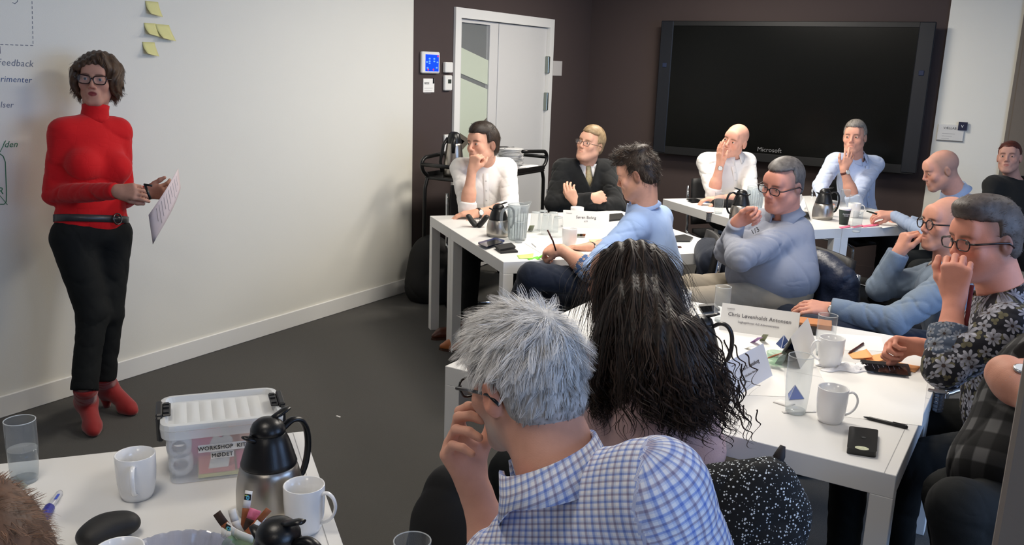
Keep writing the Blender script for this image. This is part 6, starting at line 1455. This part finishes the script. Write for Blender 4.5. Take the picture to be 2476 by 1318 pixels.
# cut glass bowl
c0 = PZ(425, 1385, .79)*A(1, 1, 0)+A(0, 0, .74); t = thing('cut_glass_bowl', 'cut glass bowl at the lower edge of the near left table', 'bowl', c0); V = []; F = []; n = 96
pr = [(.0001, .004), (.045, .003), (.07, .02), (.088, .045), (.1, .068), (.104, .072)]
for ri in (0, 1):
    for z_i, (r, z) in enumerate(pr if not ri else pr[::-1]):
        for j in range(n):
            a = 2*PI*j/n; k = .0035*(abs((j/n*24) % 1-.5)*4-1)*(1 if z > .01 else 0); sc_ = .006*abs(math.sin(a*12))*(1 if z > .06 else 0)
            V.append(c0+A(math.cos(a)*(r+k-(.004 if ri else 0)), math.sin(a)*(r+k-(.004 if ri else 0)), z+sc_+(.004 if ri and z < .06 else 0)))
for k in range(2*len(pr)-1):
    for j in range(n): a = k*n+j; c = k*n+(j+1) % n; F.append((a, c, c+n, a+n))
mk('bowl', V, F, m_cry, t, smooth=False)
for k, (dx, dz, m_) in enumerate(((-.05, .01, mat('wrapper_blue', (80, 90, 190), rough=.4)), (.0, .02, m_sw), (.045, 0, mat('wrapper_blue', (80, 90, 190))), (.015, -.03, m_sw), (-.03, -.03, mat('wrapper_purple', (90, 60, 120), rough=.4)))):
    c = c0+RT0*dx+VT*dz*1+A(0, 0, .05); g_ = [[c+RT0*(u*.035)+VT*(v*.03)+A(0, 0, .008*math.cos(u*4)*math.cos(v*4)+.006*math.sin(u*9+k)) for u in np.linspace(-.5, .5, 7)] for v in np.linspace(-.5, .5, 7)]
    o = MB().sheet(g_).build('wrapped_sweet', m_, smooth=True); solid(o, .006); tag(o, 'wrapped sweet in the cut glass bowl, %s' % ['left blue one', 'middle white one', 'right blue one', 'white one at the front', 'purple one'][k], 'sweet', 'sweets in the glass bowl')
# glasses case -----------------------------------------------------
a = PZ(212, 1302, .765); b_ = PZ(312, 1262, .765); d = b_-a; up = ZZ; n_ = nz(np.cross(d, ZZ)); S = SDF(); bow = -.012
for i in range(10):
    v = i/9; S.ell(a+d*v+n_*bow*0+n_*(-.012*math.sin(v*PI)), (nz(d), n_, ZZ), A(.020, .027+.005*math.sin(v*PI), .018+.006*math.sin(v*PI)), k=.012)
V, F = S.mesh(.003); o = mk('glasses_case', V, F, mat('case_charcoal', (32, 31, 30), rough=.6, bump=.2, bscale=300)); tag(o, 'closed black glasses case on the near left table', 'case')
# snack wrapper beside the glass
o = curl('small clear and green wrapper behind the brown head', (18, 1158), (40, 1160), (70, 1188), (38, 1186), mat('wrapper_clear', (176, 180, 168), rough=.2, alpha=.7), .012, name='wrapper'); o['category'] = 'wrapper'; o['label'] = 'small clear and green wrapper behind the brown head'
# plastic box ------------------------------------------------------
ex = nz(E1*1.0); ex = A(ex[0], ex[1], 0); ey = A(-E2[0], -E2[1], 0); o0 = PZ(412, 1174)
bx = thing('storage_box', 'clear plastic box with black clips and a workshop kit label', 'box', o0)
def B_(x, y, z): return o0+ex*x+ey*y+ZZ*z
m_box = mat('box_plastic', (236, 238, 240), rough=.25, alpha=.36, spec=.5); m_lidp = mat('lid_plastic', (238, 240, 240), rough=.3, alpha=.55, spec=.5)
def rr_ring(w, l, r, z, x0, y0, n=5):
    P = []
    for cx, cy, a0 in ((x0+w-r, y0+r, -PI/2), (x0+w-r, y0+l-r, 0), (x0+r, y0+l-r, PI/2), (x0+r, y0+r, PI)):
        for k in range(n): a = a0+PI/2*k/(n-1); P.append(B_(cx+r*math.cos(a), cy+r*math.sin(a), z))
    return P
def loft(rings, cap0=True, cap1=True):
    n = len(rings[0]); V = [p for r in rings for p in r]; F = []
    for k in range(len(rings)-1):
        for j in range(n): a = k*n+j; c = k*n+(j+1) % n; F.append((a, c, c+n, a+n))
    if cap0: F.append(tuple(range(n-1, -1, -1)))
    if cap1: F.append(tuple((len(rings)-1)*n+j for j in range(n)))
    return V, F
BW, BL = .235, .165
V, F = loft([rr_ring(BW, BL, .02, .002, 0, 0), rr_ring(BW+.012, BL+.012, .022, .125, -.006, -.006)], cap1=False); o = mk('tub', V, F, m_box, bx, smooth=False)
V, F = loft([rr_ring(BW+.026, BL+.026, .028, .112, -.013, -.013), rr_ring(BW+.030, BL+.030, .03, .132, -.015, -.015)], cap0=False, cap1=False); o = mk('rim', V, F, m_lidp, bx, smooth=False); solid(o, .002)
V, F = loft([rr_ring(BW+.030, BL+.030, .03, .133, -.015, -.015), rr_ring(BW+.028, BL+.028, .03, .145, -.014, -.014), rr_ring(BW+.008, BL+.008, .02, .146, -.004, -.004), rr_ring(BW-.004, BL-.004, .016, .134, .002, .002)], cap0=False, cap1=True); lid = mk('lid', V, F, m_lidp, bx, smooth=False); solid(lid, .0016)
for k in range(7):
    x = .028+k*.0275; g_ = [[B_(x+u*.014, .012+v*(BL-.024), .1352+.005*math.cos(u*PI/2)*min(1, 8*min(v, 1-v)+.1)) for u in np.linspace(-1, 1, 7)] for v in np.linspace(0, 1, 9)]
    MB().sheet(g_).build('rib', m_lidp, lid, smooth=True)
for s_, x in ((-1, -.016), (1, BW+.016)):
    T_ = Matrix(((ex[0], ey[0], 0, o0[0]), (ex[1], ey[1], 0, o0[1]), (0, 0, 1, o0[2]), (0, 0, 0, 1)))
    b = MB(); b.T = T_; xa, xb = (x-.008, x+.006) if s_ < 0 else (x-.006, x+.008)
    b.box(xa, xb, .035, BL-.035, .09, .150, bev=.004); b.box(xa if s_ > 0 else xa, xb, .04, BL-.04, .146, .156, bev=.003)
    x2 = (xb, xb+.018) if s_ < 0 else (xa-.018, xa); b.box(x2[0], x2[1], .045, BL-.045, .1465, .1515, bev=.002)
    for yy in (.055, .085, .105): b.box(x2[0]+.002, x2[1]-.004, yy, yy+.012, .1515, .154)
    o = b.build('clip', mat('clip_black', (26, 26, 27), rough=.4), bx); fixn(o)
m_lab = mat('label_white', (238, 236, 232), rough=.7)
b = MB(); b.T = T_; b.box(.062, .165, -.0045, -.0035, .072, .090); lb = b.build('label', m_lab, bx)
text('lettering', 'WORKSHOP  KIT', .0135, B_(.113, -.006, .0812), ex, -ey, mat('ink_black', (30, 30, 30)), lb); b = MB(); b.T = T_; b.box(.088, .138, -.0032, -.0022, .054, .070); lb2 = b.build('label', m_lab, bx); text('lettering', 'MØDET', .0135, B_(.113, -.0045, .062), ex, -ey, mat('ink_black', (30, 30, 30)), lb2)
def pad(lab, x0, x1, y0, y1, z0, z1, c, rot=0, nm='note_pad'):
    b = MB(); b.T = T_ @ Matrix.Translation(((x0+x1)/2, (y0+y1)/2, 0)) @ Matrix.Rotation(rot, 4, 'Z'); w, l = (x1-x0)/2, (y1-y0)/2; b.box(-w, w, -l, l, z0, z1)
    o = b.build(nm, mat('pad_%d_%d_%d' % c, c, rough=.8)); fixn(o); tag(o, lab, 'note pad', 'note pads inside the plastic box'); return o
pad('pale yellow note pad at the bottom of the plastic box, left', .060, .150, .008, .085, .005, .014, (232, 228, 150)); pad('salmon note pad on top of the yellow one in the plastic box', .062, .140, .008, .075, .015, .028, (246, 150, 140)); pad('pink note pad standing behind the salmon one', .045, .115, .085, .115, .005, .080, (242, 110, 150), .1)
pad('orange note pad at the back right of the plastic box', .135, .19, .10, .14, .005, .098, (245, 170, 110), -.1); pad('pale orange note pad at the right of the plastic box', .155, .215, .07, .095, .005, .085, (246, 196, 150), .1); pad('hot pink note pad at the right of the plastic box', .145, .21, .012, .06, .016, .040, (240, 96, 140)); pad('second pale yellow note pad under the hot pink one', .15, .225, .008, .08, .005, .015, (232, 228, 150))
pad('light blue note pad at the back left of the plastic box', .050, .12, .12, .15, .005, .088, (120, 170, 190)); 
b = MB(); b.T = T_; b.add([(.082, .0, .03), (.125, .0, .03), (.138, .006, .095), (.128, .012, .104), (.112, .01, .098), (.098, .012, .106), (.086, .006, .085), (.09, .002, .06)], [tuple(range(8))]); o = b.build('paper_scrap', m_paper); solid(o, .001); tag(o, 'torn white paper inside the plastic box behind the label', 'paper')
for k, (x, z) in enumerate(((.024, .035), (.022, .078))):
    b = MB().frame(B_(x, .045, z), x=ZZ, z=ey); b.lathe([(.016, -.02), (.027, -.02), (.028, .0), (.027, .02), (.016, .02), (.016, -.02)], n=28, cap0=False, cap1=False); o = b.build('tape_roll', m_sw, smooth=True); tag(o, 'white paper roll in the left of the plastic box, %s' % ['lower', 'upper'][k], 'roll', 'paper rolls in the plastic box')
# paper coffee cup
c0 = top_of(2044, 503, .11); t = thing('paper_cup', 'dark green paper coffee cup on the table under the screen', 'cup', c0); b = MB().frame(c0, x=(1, 0, 0), z=ZZ)
b.lathe([(.0001, .004), (.026, .004), (.027, 0), (.0375, .098), (.0375, .1), (.036, .1), (.0345, .09), (.025, .008), (.0001, .006)], n=36, cap0=False, cap1=False); b.build('sleeve', mat('cup_darkgreen', (50, 62, 56), rough=.6), t, smooth=True)
b.m = 0; b2 = MB().frame(c0, x=(1, 0, 0), z=ZZ); b2.lathe([(.0378, .099), (.0402, .104), (.0402, .110), (.0385, .1115), (.036, .109), (.0001, .108)], n=36, cap0=False, cap1=False); b2.build('lid', m_por, t, smooth=True)
zf = nz(VT+RT0*-.05); text('lettering', 'Espresso', .0125, c0+zf*.0352+ZZ*.074, RT0, zf+ZZ*-.1, mat('print_pale', (200, 205, 200), rough=.6), t); text('lettering', 'HOUSE', .009, c0+zf*.0342+ZZ*.062, RT0, zf, mat('print_pale', (200, 205, 200)), t)
# bowl of sticks under the screen
c0 = PZ(2003, 522); t = thing('sachet_cup', 'small glass cup of sticks and wrappers left of the green paper cup', 'cup', c0); b = MB().frame(c0, x=(1, 0, 0), z=ZZ); b.lathe([(.0001, 0), (.03, 0), (.037, .03), (.04, .055), (.038, .055), (.035, .03), (.0001, .005)], n=28, cap0=False, cap1=False); b.build('cup', m_gla, t, smooth=True)
for k, (dx, dz, a_, m_) in enumerate(((-.06, .085, 0, m_sb), (-.01, .11, 0, m_sw), (.02, .09, 0, m_sb), (.035, .075, 0, m_sw), (.0, .07, 1, m_sg), (-.03, .08, 1, m_sw), (.05, .06, 1, m_sg))):
    a = c0+A(0, 0, .02)+RT0*dx*.2; b_ = c0+RT0*dx+ZZ*dz; d = nz(b_-a); s_ = nz(np.cross(d, VT)); g_ = [[a+(b_-a)*v+s_*u*.012 for u in (-.5, .5)] for v in (0, .5, 1)]
    o = MB().sheet(g_).build('stick_sachet', m_); solid(o, .002); tag(o, 'stick sachet in the small cup by the green paper cup, %s' % ['leaning far left', 'tallest white one', 'upright brown one', 'short white one', 'olive one in front', 'white one leaning left', 'lowest at the right'][k], 'sachet', 'sachets in the cup under the screen')
# small things around the far left table
t = thing('open_case', 'open black case with thin glasses inside on the far left table', 'case', PZ(1155, 545)); c = PZ(1154, 549)
for s_ in (-1, 1):
    S = SDF()
    for i in range(7): v = i/6; S.ell(c+RT0*s_*(.012+.042*v)+ZZ*(.012+.052*v**1.2), (RT0, VT, ZZ), A(.016, .030-.006*v, .012), k=.01)
    V, F = S.mesh(.004); mk('half_shell', V, F, m_lea, t)
b = MB(); b.tube([c+RT0*(math.cos(a)*.014)+ZZ*(.045+.012*math.sin(a))+VT*.012 for a in np.linspace(0, 2*PI, 18)[:-1]], .0014, closed=True); b.tube([c+RT0*-.013+ZZ*.043+VT*.012, c+RT0*-.005+ZZ*.03, c+RT0*.01+ZZ*.028], .0012); b.build('folded_glasses', mat('wire_grey', (130, 130, 132), rough=.3, metal=.8), t, smooth=True)
for k in range(3):
    o = sachet('creamer cup pack beside the mug on the far left table, %s' % ['left', 'middle', 'right'][k], 1398+7*k, 573, 1.57, [m_sg, mat('sachet_dark', (60, 42, 34)), m_sb][k], .03, .016, tilt=.02)
sachet('printed sachets behind the pitcher on the far left table', 1284, 560, 1.4, m_sg, .05, .03, tilt=.04)
slab('napkin', 'folded napkin stack beside the upside-down glasses', 'napkin', [(1285, 590), (1325, 583), (1338, 592), (1296, 600)], .008, mat('napkin_white', (232, 232, 234)))
# black bag on the table under the screen
S = SDF(); c = PZ(1755, 492, .765)
for k in range(7): S.ell(c+RT0*(-.075+.025*k)+ZZ*(.004*math.sin(k*2)), (RT0, VT, ZZ), A(.03, .055, .026+.004*math.sin(k)), k=.02)
V, F = S.mesh(.006, disp=lambda x, y, z: (.002*np.sin(x*300)*np.sin(y*280)).astype(np.float32)); o = mk('knitted_hat', V, F, mat('wool_black', (16, 16, 17), rough=.95, bump=.6, bscale=300)); tag(o, 'black soft hat on the table left of the steel thermos', 'hat')
o = sachet('small blue and clear wrapper beside the black phone', 1706, 489, .3, mat('teabag_blue', (60, 100, 190)), .05, .03, name='wrapper'); 
# serving trolley ---------------------------------------------------
m_tr = mat('trolley_black', (18, 18, 19), rough=.35); TX0, TX1 = -3.80, -3.42; y0, y1 = 4.95, 6.26
ct = A((TX0+TX1)/2, (y0+y1)/2, 0); t = thing('serving_trolley', 'black serving trolley in front of the double door', 'trolley', ct)
for z in (.30, .88): b = MB().box(TX0, TX1, y0+.12, y1-.12, z, z+.02, bev=.006); b.box(TX0, TX0+.015, y0+.12, y1-.12, z+.02, z+.05); b.box(TX1-.015, TX1, y0+.12, y1-.12, z+.02, z+.05); b.build('shelf', m_tr, t)
for yy, s_ in ((y0+.1, -1), (y1-.1, 1)):
    for x in (TX0+.02, TX1-.02):
        MB().tube([(x, yy-.05*s_, .06), (x, yy-.0*s_, .12), (x, yy, .74), (x, yy-.01*s_, .84), (x, yy-.03*s_, .90), (x, yy+.02*s_, .94), (x, yy+.04*s_, .99), (x, yy+.01*s_, 1.03), (x, yy-.06*s_, 1.04), (x, yy-.34*s_, 1.055)], .014, n=10, sm=3).build('leg', m_tr, t, smooth=True)
        b = MB().frame((x, yy-.05*s_, .04), x=(0, 0, 1), z=(1, 0, 0)); b.lathe([(.04, -.012), (.04, .012)], n=20); b.build('wheel', m_tr, t, smooth=False)
    MB().tube([(TX0+.02, yy+.04*s_, .99), (TX1-.02, yy+.04*s_, .99)], .014, n=10).build('handle', m_tr, t, smooth=True)
pc = top_of(1236, 357, .0, 1.0); pc = PX(1236, 357, -3.58); 
pl0 = None
for k in range(14):
    t_ = None; z = .901+.0115*k; r_ = .100-.0015*(k % 3); b = MB().lathe([(.0001, .004), (r_*.6, .003), (r_*.62, 0), (r_*.7, .001), (r_, .012), (r_, .0145), (r_*.72, .005), (.0001, .006)], n=40, cap0=False, cap1=False)
    o = b.build('plate', m_por, smooth=True); o.location = (pc[0]+.003*math.sin(k*2.1), pc[1]+.003*math.cos(k*1.7), z)
    tag(o, 'white plate in the stack on the trolley, %s' % ('topmost' if k == 13 else 'below the topmost one'), 'plate', 'stack of white plates on the trolley')
b = MB().frame((pc[0], pc[1]-.02, .901+.0115*14+.008), x=(0, 1, 0), z=ZZ); b.tube([(-.07, 0, .0), (.0, 0, .006), (.07, .01, .002)], [.006, .004, .009], n=8, flat=.5); o = b.build('serving_spoon', mat('steel', (190, 190, 190)), smooth=True); tag(o, 'metal serving spoon on top of the plate stack', 'spoon')
q = PX(1270, 402, -3.5); b = MB().box(q[0]-.07, q[0]+.07, q[1]-.1, q[1]+.1, .902, .935, bev=.008); o = b.build('napkin_stack', mat('napkin_white', (232, 232, 234))); tag(o, 'stack of white napkins on the trolley', 'napkin')
q = PX(1262, 481, -3.55); b = MB().frame((q[0], q[1], .32), x=(1, 0, 0), z=ZZ); b.lathe([(.0001, .01), (.08, .008), (.13, .035), (.128, .037), (.0001, .014)], n=32, cap0=False, cap1=False); o = b.build('serving_dish', mat('dish_green', (150, 176, 120), rough=.4, var=.2, vscale=30), smooth=True); tag(o, 'green serving dish on the lower trolley shelf', 'dish'); o.location = (0, 0, 0)
# pump thermos on the trolley
c = PX(1097, 400, -3.66); c = A(c[0], c[1], .90); t = thing('pump_thermos', 'tall steel pump thermos on the trolley behind the man in white', 'thermos', c); b = MB().frame(c, x=(1, 0, 0), z=ZZ); b.lathe([(.0001, 0), (.07, 0), (.075, .02), (.072, .1), (.055, .22), (.05, .24)], n=36, cap0=False); b.build('steel_body', m_steel, t, smooth=True)
b = MB().frame(c, x=RT0, z=ZZ); b.lathe([(.052, .235), (.05, .26), (.04, .30), (.02, .315), (.0001, .317)], n=30, cap0=False, cap1=False); b.build('lid', m_lid, t, smooth=True)
b = MB().frame(c, x=RT0, z=ZZ); b.tube([(-.045, 0, .27), (-.075, -.02, .22), (-.095, -.02, .1), (-.08, -.02, .03)], .012, n=10); b.tube([(.0, -.05, .28), (.0, -.065, .24), (.0, -.07, .17)], [.014, .018, .012], n=10); b.build('handle', m_lid, t, smooth=True)
# backpack on the floor
c = A(-3.72, 5.08, 0); S = SDF(); S.ell(c+A(0, 0, .2), (RT0, VT, ZZ), A(.19, .13, .26), k=.03); S.ell(c+A(0, 0, .1)+VT*.03, (RT0, VT, ZZ), A(.20, .13, .16), k=.06); S.ell(c+A(0, 0, .34)-RT0*.02, (RT0, VT, ZZ), A(.13, .09, .14), k=.06)
S.plane(c+A(0, 0, .004), -ZZ, c-.4, c+.4); V, F = S.mesh(.010, disp=lambda x, y, z: .006*wav(x, y, z, 1.1, 2).astype(np.float32)); o = mk('backpack', V, F, mat('nylon_black', (19, 19, 20), rough=.7, bump=.3, bscale=200)); tag(o, 'black backpack on the carpet against the end of the white wall', 'backpack')
# tan shoe and scrap
def shoe(label, heel, toe, m, name='shoe'):
    heel, toe = A(heel), A(toe); d = nz(toe-heel); lt = np.cross(d, ZZ); S = SDF(); L_ = np.linalg.norm(toe-heel)
    S.cap(heel+d*.035+ZZ*.05, heel+d*.035+ZZ*.065, .033, .036, k=.02); S.cap(heel+d*.04+ZZ*.045, toe-d*.06+ZZ*.032, .036, .032, k=.03); S.cap(toe-d*.06+ZZ*.028, toe-d*.02+ZZ*.022, .03, .018, k=.02); S.cap(toe-d*.10+ZZ*.03-lt*.012, toe-d*.08+ZZ*.03+lt*.012, .032, k=.02)
    S.cap(heel+d*.04+ZZ*.11, heel+d*.035+ZZ*.075, .024, .028, k=.004, op='s'); S.plane(heel+ZZ*.012, -ZZ, heel-.35, heel+.35, k=.001)
    V, F = S.mesh(.005); o = mk(name, V, F, m); tag(o, label, 'shoe')
    b = MB(); P_ = [heel+d*x+lt*y+ZZ*.0 for x, y in ((0, -.022), (.0, .022), (.08, .030), (L_-.08, .042), (L_-.02, .025), (L_+.002, 0), (L_-.02, -.025), (L_-.08, -.042), (.08, -.030))]
    n = len(P_); b.add(P_+[p+ZZ*.0125 for p in P_], [tuple(range(n)), tuple(range(2*n-1, n-1, -1))]+[(i+n, (i+1) % n+n, (i+1) % n, i) for i in range(n)]); s_ = b.build('sole', mat('sole_brown', (70, 44, 30), rough=.6), o); fixn(s_); return o
m_tan = mat('leather_tan', (176, 104, 58), rough=.35, var=.12, vscale=20); m_brn = mat('leather_brown', (84, 44, 28), rough=.35)
tt = PZ(1062, 838, .02); shoe('tan leather shoe beside the grey-haired man\'s head, on the carpet', tt+A(.22, .13, 0)*A(1, 1, 0)-A(0, 0, .02), tt-A(0, 0, .02), m_tan)
tt = PZ(1048, 830, .01)-A(0, 0, .01); tt = PZ(1043, 822, .0); shoe('dark brown shoe under the far left table', tt+A(.12, .24, 0), tt, m_brn)
o = MB().box(-2.785, -2.762, 3.028, 3.036, .0, .004).build('paper_crumb', m_paper); tag(o, 'tiny white scrap on the dark carpet', 'scrap')
# chairs -----------------------------------------------------------
def at(P, back=0): return P['hip'][:2]-P['Fh'][:2]*back
CH = [(P2, 'black chair of the man with his fist at his chin'), (P3, 'black chair of the man in the V-neck jumper'), (P5, 'black chair of the bald man in white'), (P6, 'black chair of the grey-haired man in pale blue'), (P8, 'black chair of the man with shaved head'), (P9, 'black chair of the woman in black'),
      (P10, 'black chair of the man with round glasses'), (P11, 'black chair of the man in the floral shirt'), (P12, 'black chair of the person at the right edge'), (P7, 'black chair under the dark padded jacket'), (P4, 'black chair under the navy jacket')]
for P, lab in CH: chair(at(P, .02), P['Fh'], lab, 'black conference chairs')
chair(W(1805, 1200, 1.93)[:2]+P14['Fh'][:2]*.25, P14['Fh'], 'black chair under the speckled coat', 'black conference chairs').scale = (.86, .86, .86)
def drape(P, label, name, m, top=.92, w=.24, h0=.42, dep=.10, back=.27, collar_=True, sway=0, lump=.012, res=.009):
    c = A(*at(P, back), 0); f = P['Fh']; r = np.cross(f, ZZ); S = SDF()
    S.cap(c-r*(w-.06)+ZZ*(top-.08), c+r*(w-.06)+ZZ*(top-.08), .065, k=.05)
    S.ell(c-f*.02+ZZ*(top-.25), (r, f, ZZ), A(w, dep, .25), k=.06); S.ell(c-f*.03+ZZ*(h0+.12), (r, f, ZZ), A(w*.95, dep*1.05, .22), k=.06)
    for q in (-1, 1): S.cap(c+r*q*(w-.04)+ZZ*(top-.1)-f*.03, c+r*q*(w-.02+sway)+ZZ*(h0+.02)-f*.06, .058, .05, k=.04, wr=.005, wf=80)
    V, F = S.mesh(res, disp=lambda x, y, z: lump*wav(x, y, z, .9, 5).astype(np.float32)); o = mk(name, V, F, m); tag(o, label, 'jacket'); return o, c, f, r
m_puf = mat('padded_navy', (30, 38, 58), rough=.45, bump=.6, bscale=28, bdist=.01)
drape(P7, 'dark blue padded jacket over the chair of the man with folded arms', 'padded_jacket', m_puf, top=.86, back=.22, dep=.09)
drape(P4, 'navy jacket over the chair of the young man in light blue', 'jacket', c_navy, top=.84, w=.2, back=.25, dep=.07)
# speckled coat on the chair by the long-haired woman
m_spk = mat('coat_speckled', (17, 18, 20), rough=.9); nt = m_spk.node_tree; N_ = nt.nodes; L_ = nt.links; tc = N_.new('ShaderNodeTexCoord'); vo = N_.new('ShaderNodeTexVoronoi'); vo.inputs['Scale'].default_value = 205; L_.new(tc.outputs['Object'], vo.inputs['Vector'])
sc_ = N_.new('ShaderNodeSeparateColor'); L_.new(vo.outputs['Color'], sc_.inputs[0]); mt_ = N_.new('ShaderNodeMath'); mt_.operation = 'MULTIPLY_ADD'; L_.new(sc_.outputs[0], mt_.inputs[0]); mt_.inputs[1].default_value = .80; mt_.inputs[2].default_value = -.30
lt_ = N_.new('ShaderNodeMath'); lt_.operation = 'LESS_THAN'; L_.new(vo.outputs['Distance'], lt_.inputs[0]); L_.new(mt_.outputs[0], lt_.inputs[1]); mx = N_.new('ShaderNodeMix'); mx.data_type = 'RGBA'; L_.new(lt_.outputs[0], mx.inputs[0]); mx.inputs[6].default_value = (*lin((17, 18, 20)), 1); mx.inputs[7].default_value = (*lin((214, 220, 224)), 1); L_.new(mx.outputs[2], N_['Principled BSDF'].inputs['Base Color'])
S = SDF(); cz = 1.93
S.cap(W(1730, 1182, cz), W(1862, 1162, cz-.02), .040, .045, k=.03); S.ell(W(1800, 1300, cz), (RT0, VT, ZZ), A(.115, .075, .17), k=.05); S.cap(W(1872, 1170, cz), W(1888, 1235, cz+.01), .045, .055, k=.04); S.cap(W(1888, 1235, cz), W(1868, 1420, cz+.02), .055, .05, k=.04, wr=.004, wf=60); S.cap(W(1725, 1190, cz), W(1745, 1420, cz), .05, .07, k=.04)
V, F = S.mesh(.007, disp=lambda x, y, z: .006*wav(x, y, z, 1.0, 3).astype(np.float32)); o = mk('tweed_coat', V, F, m_spk); tag(o, 'black coat with white speckles over the chair beside the checked shirt', 'coat')
b = MB().tube([W(1874, 1125, cz), W(1886, 1100, cz), W(1893, 1078, cz)], [.014, .012, .006], n=12); b.build('hanger_loop', mat('collar_black', (30, 24, 26), rough=.7), o, smooth=True)
# black coat left of the checked shirt
S = SDF(); cz = 1.95; S.cap(W(1090, 1185, cz), W(1095, 1420, cz), .045, .11, k=.05); S.cap(W(1095, 1190, cz), W(1150, 1330, cz), .05, .10, k=.05); S.cap(W(1060, 1260, cz), W(1050, 1420, cz), .06, .07, k=.05)
V, F = S.mesh(.007, disp=lambda x, y, z: .005*wav(x, y, z, 1.0, 8).astype(np.float32)); o = mk('black_coat', V, F, mat('coat_black', (16, 16, 17), rough=.85, bump=.3, bscale=500)); tag(o, 'black coat hanging left of the man in the checked shirt', 'coat')
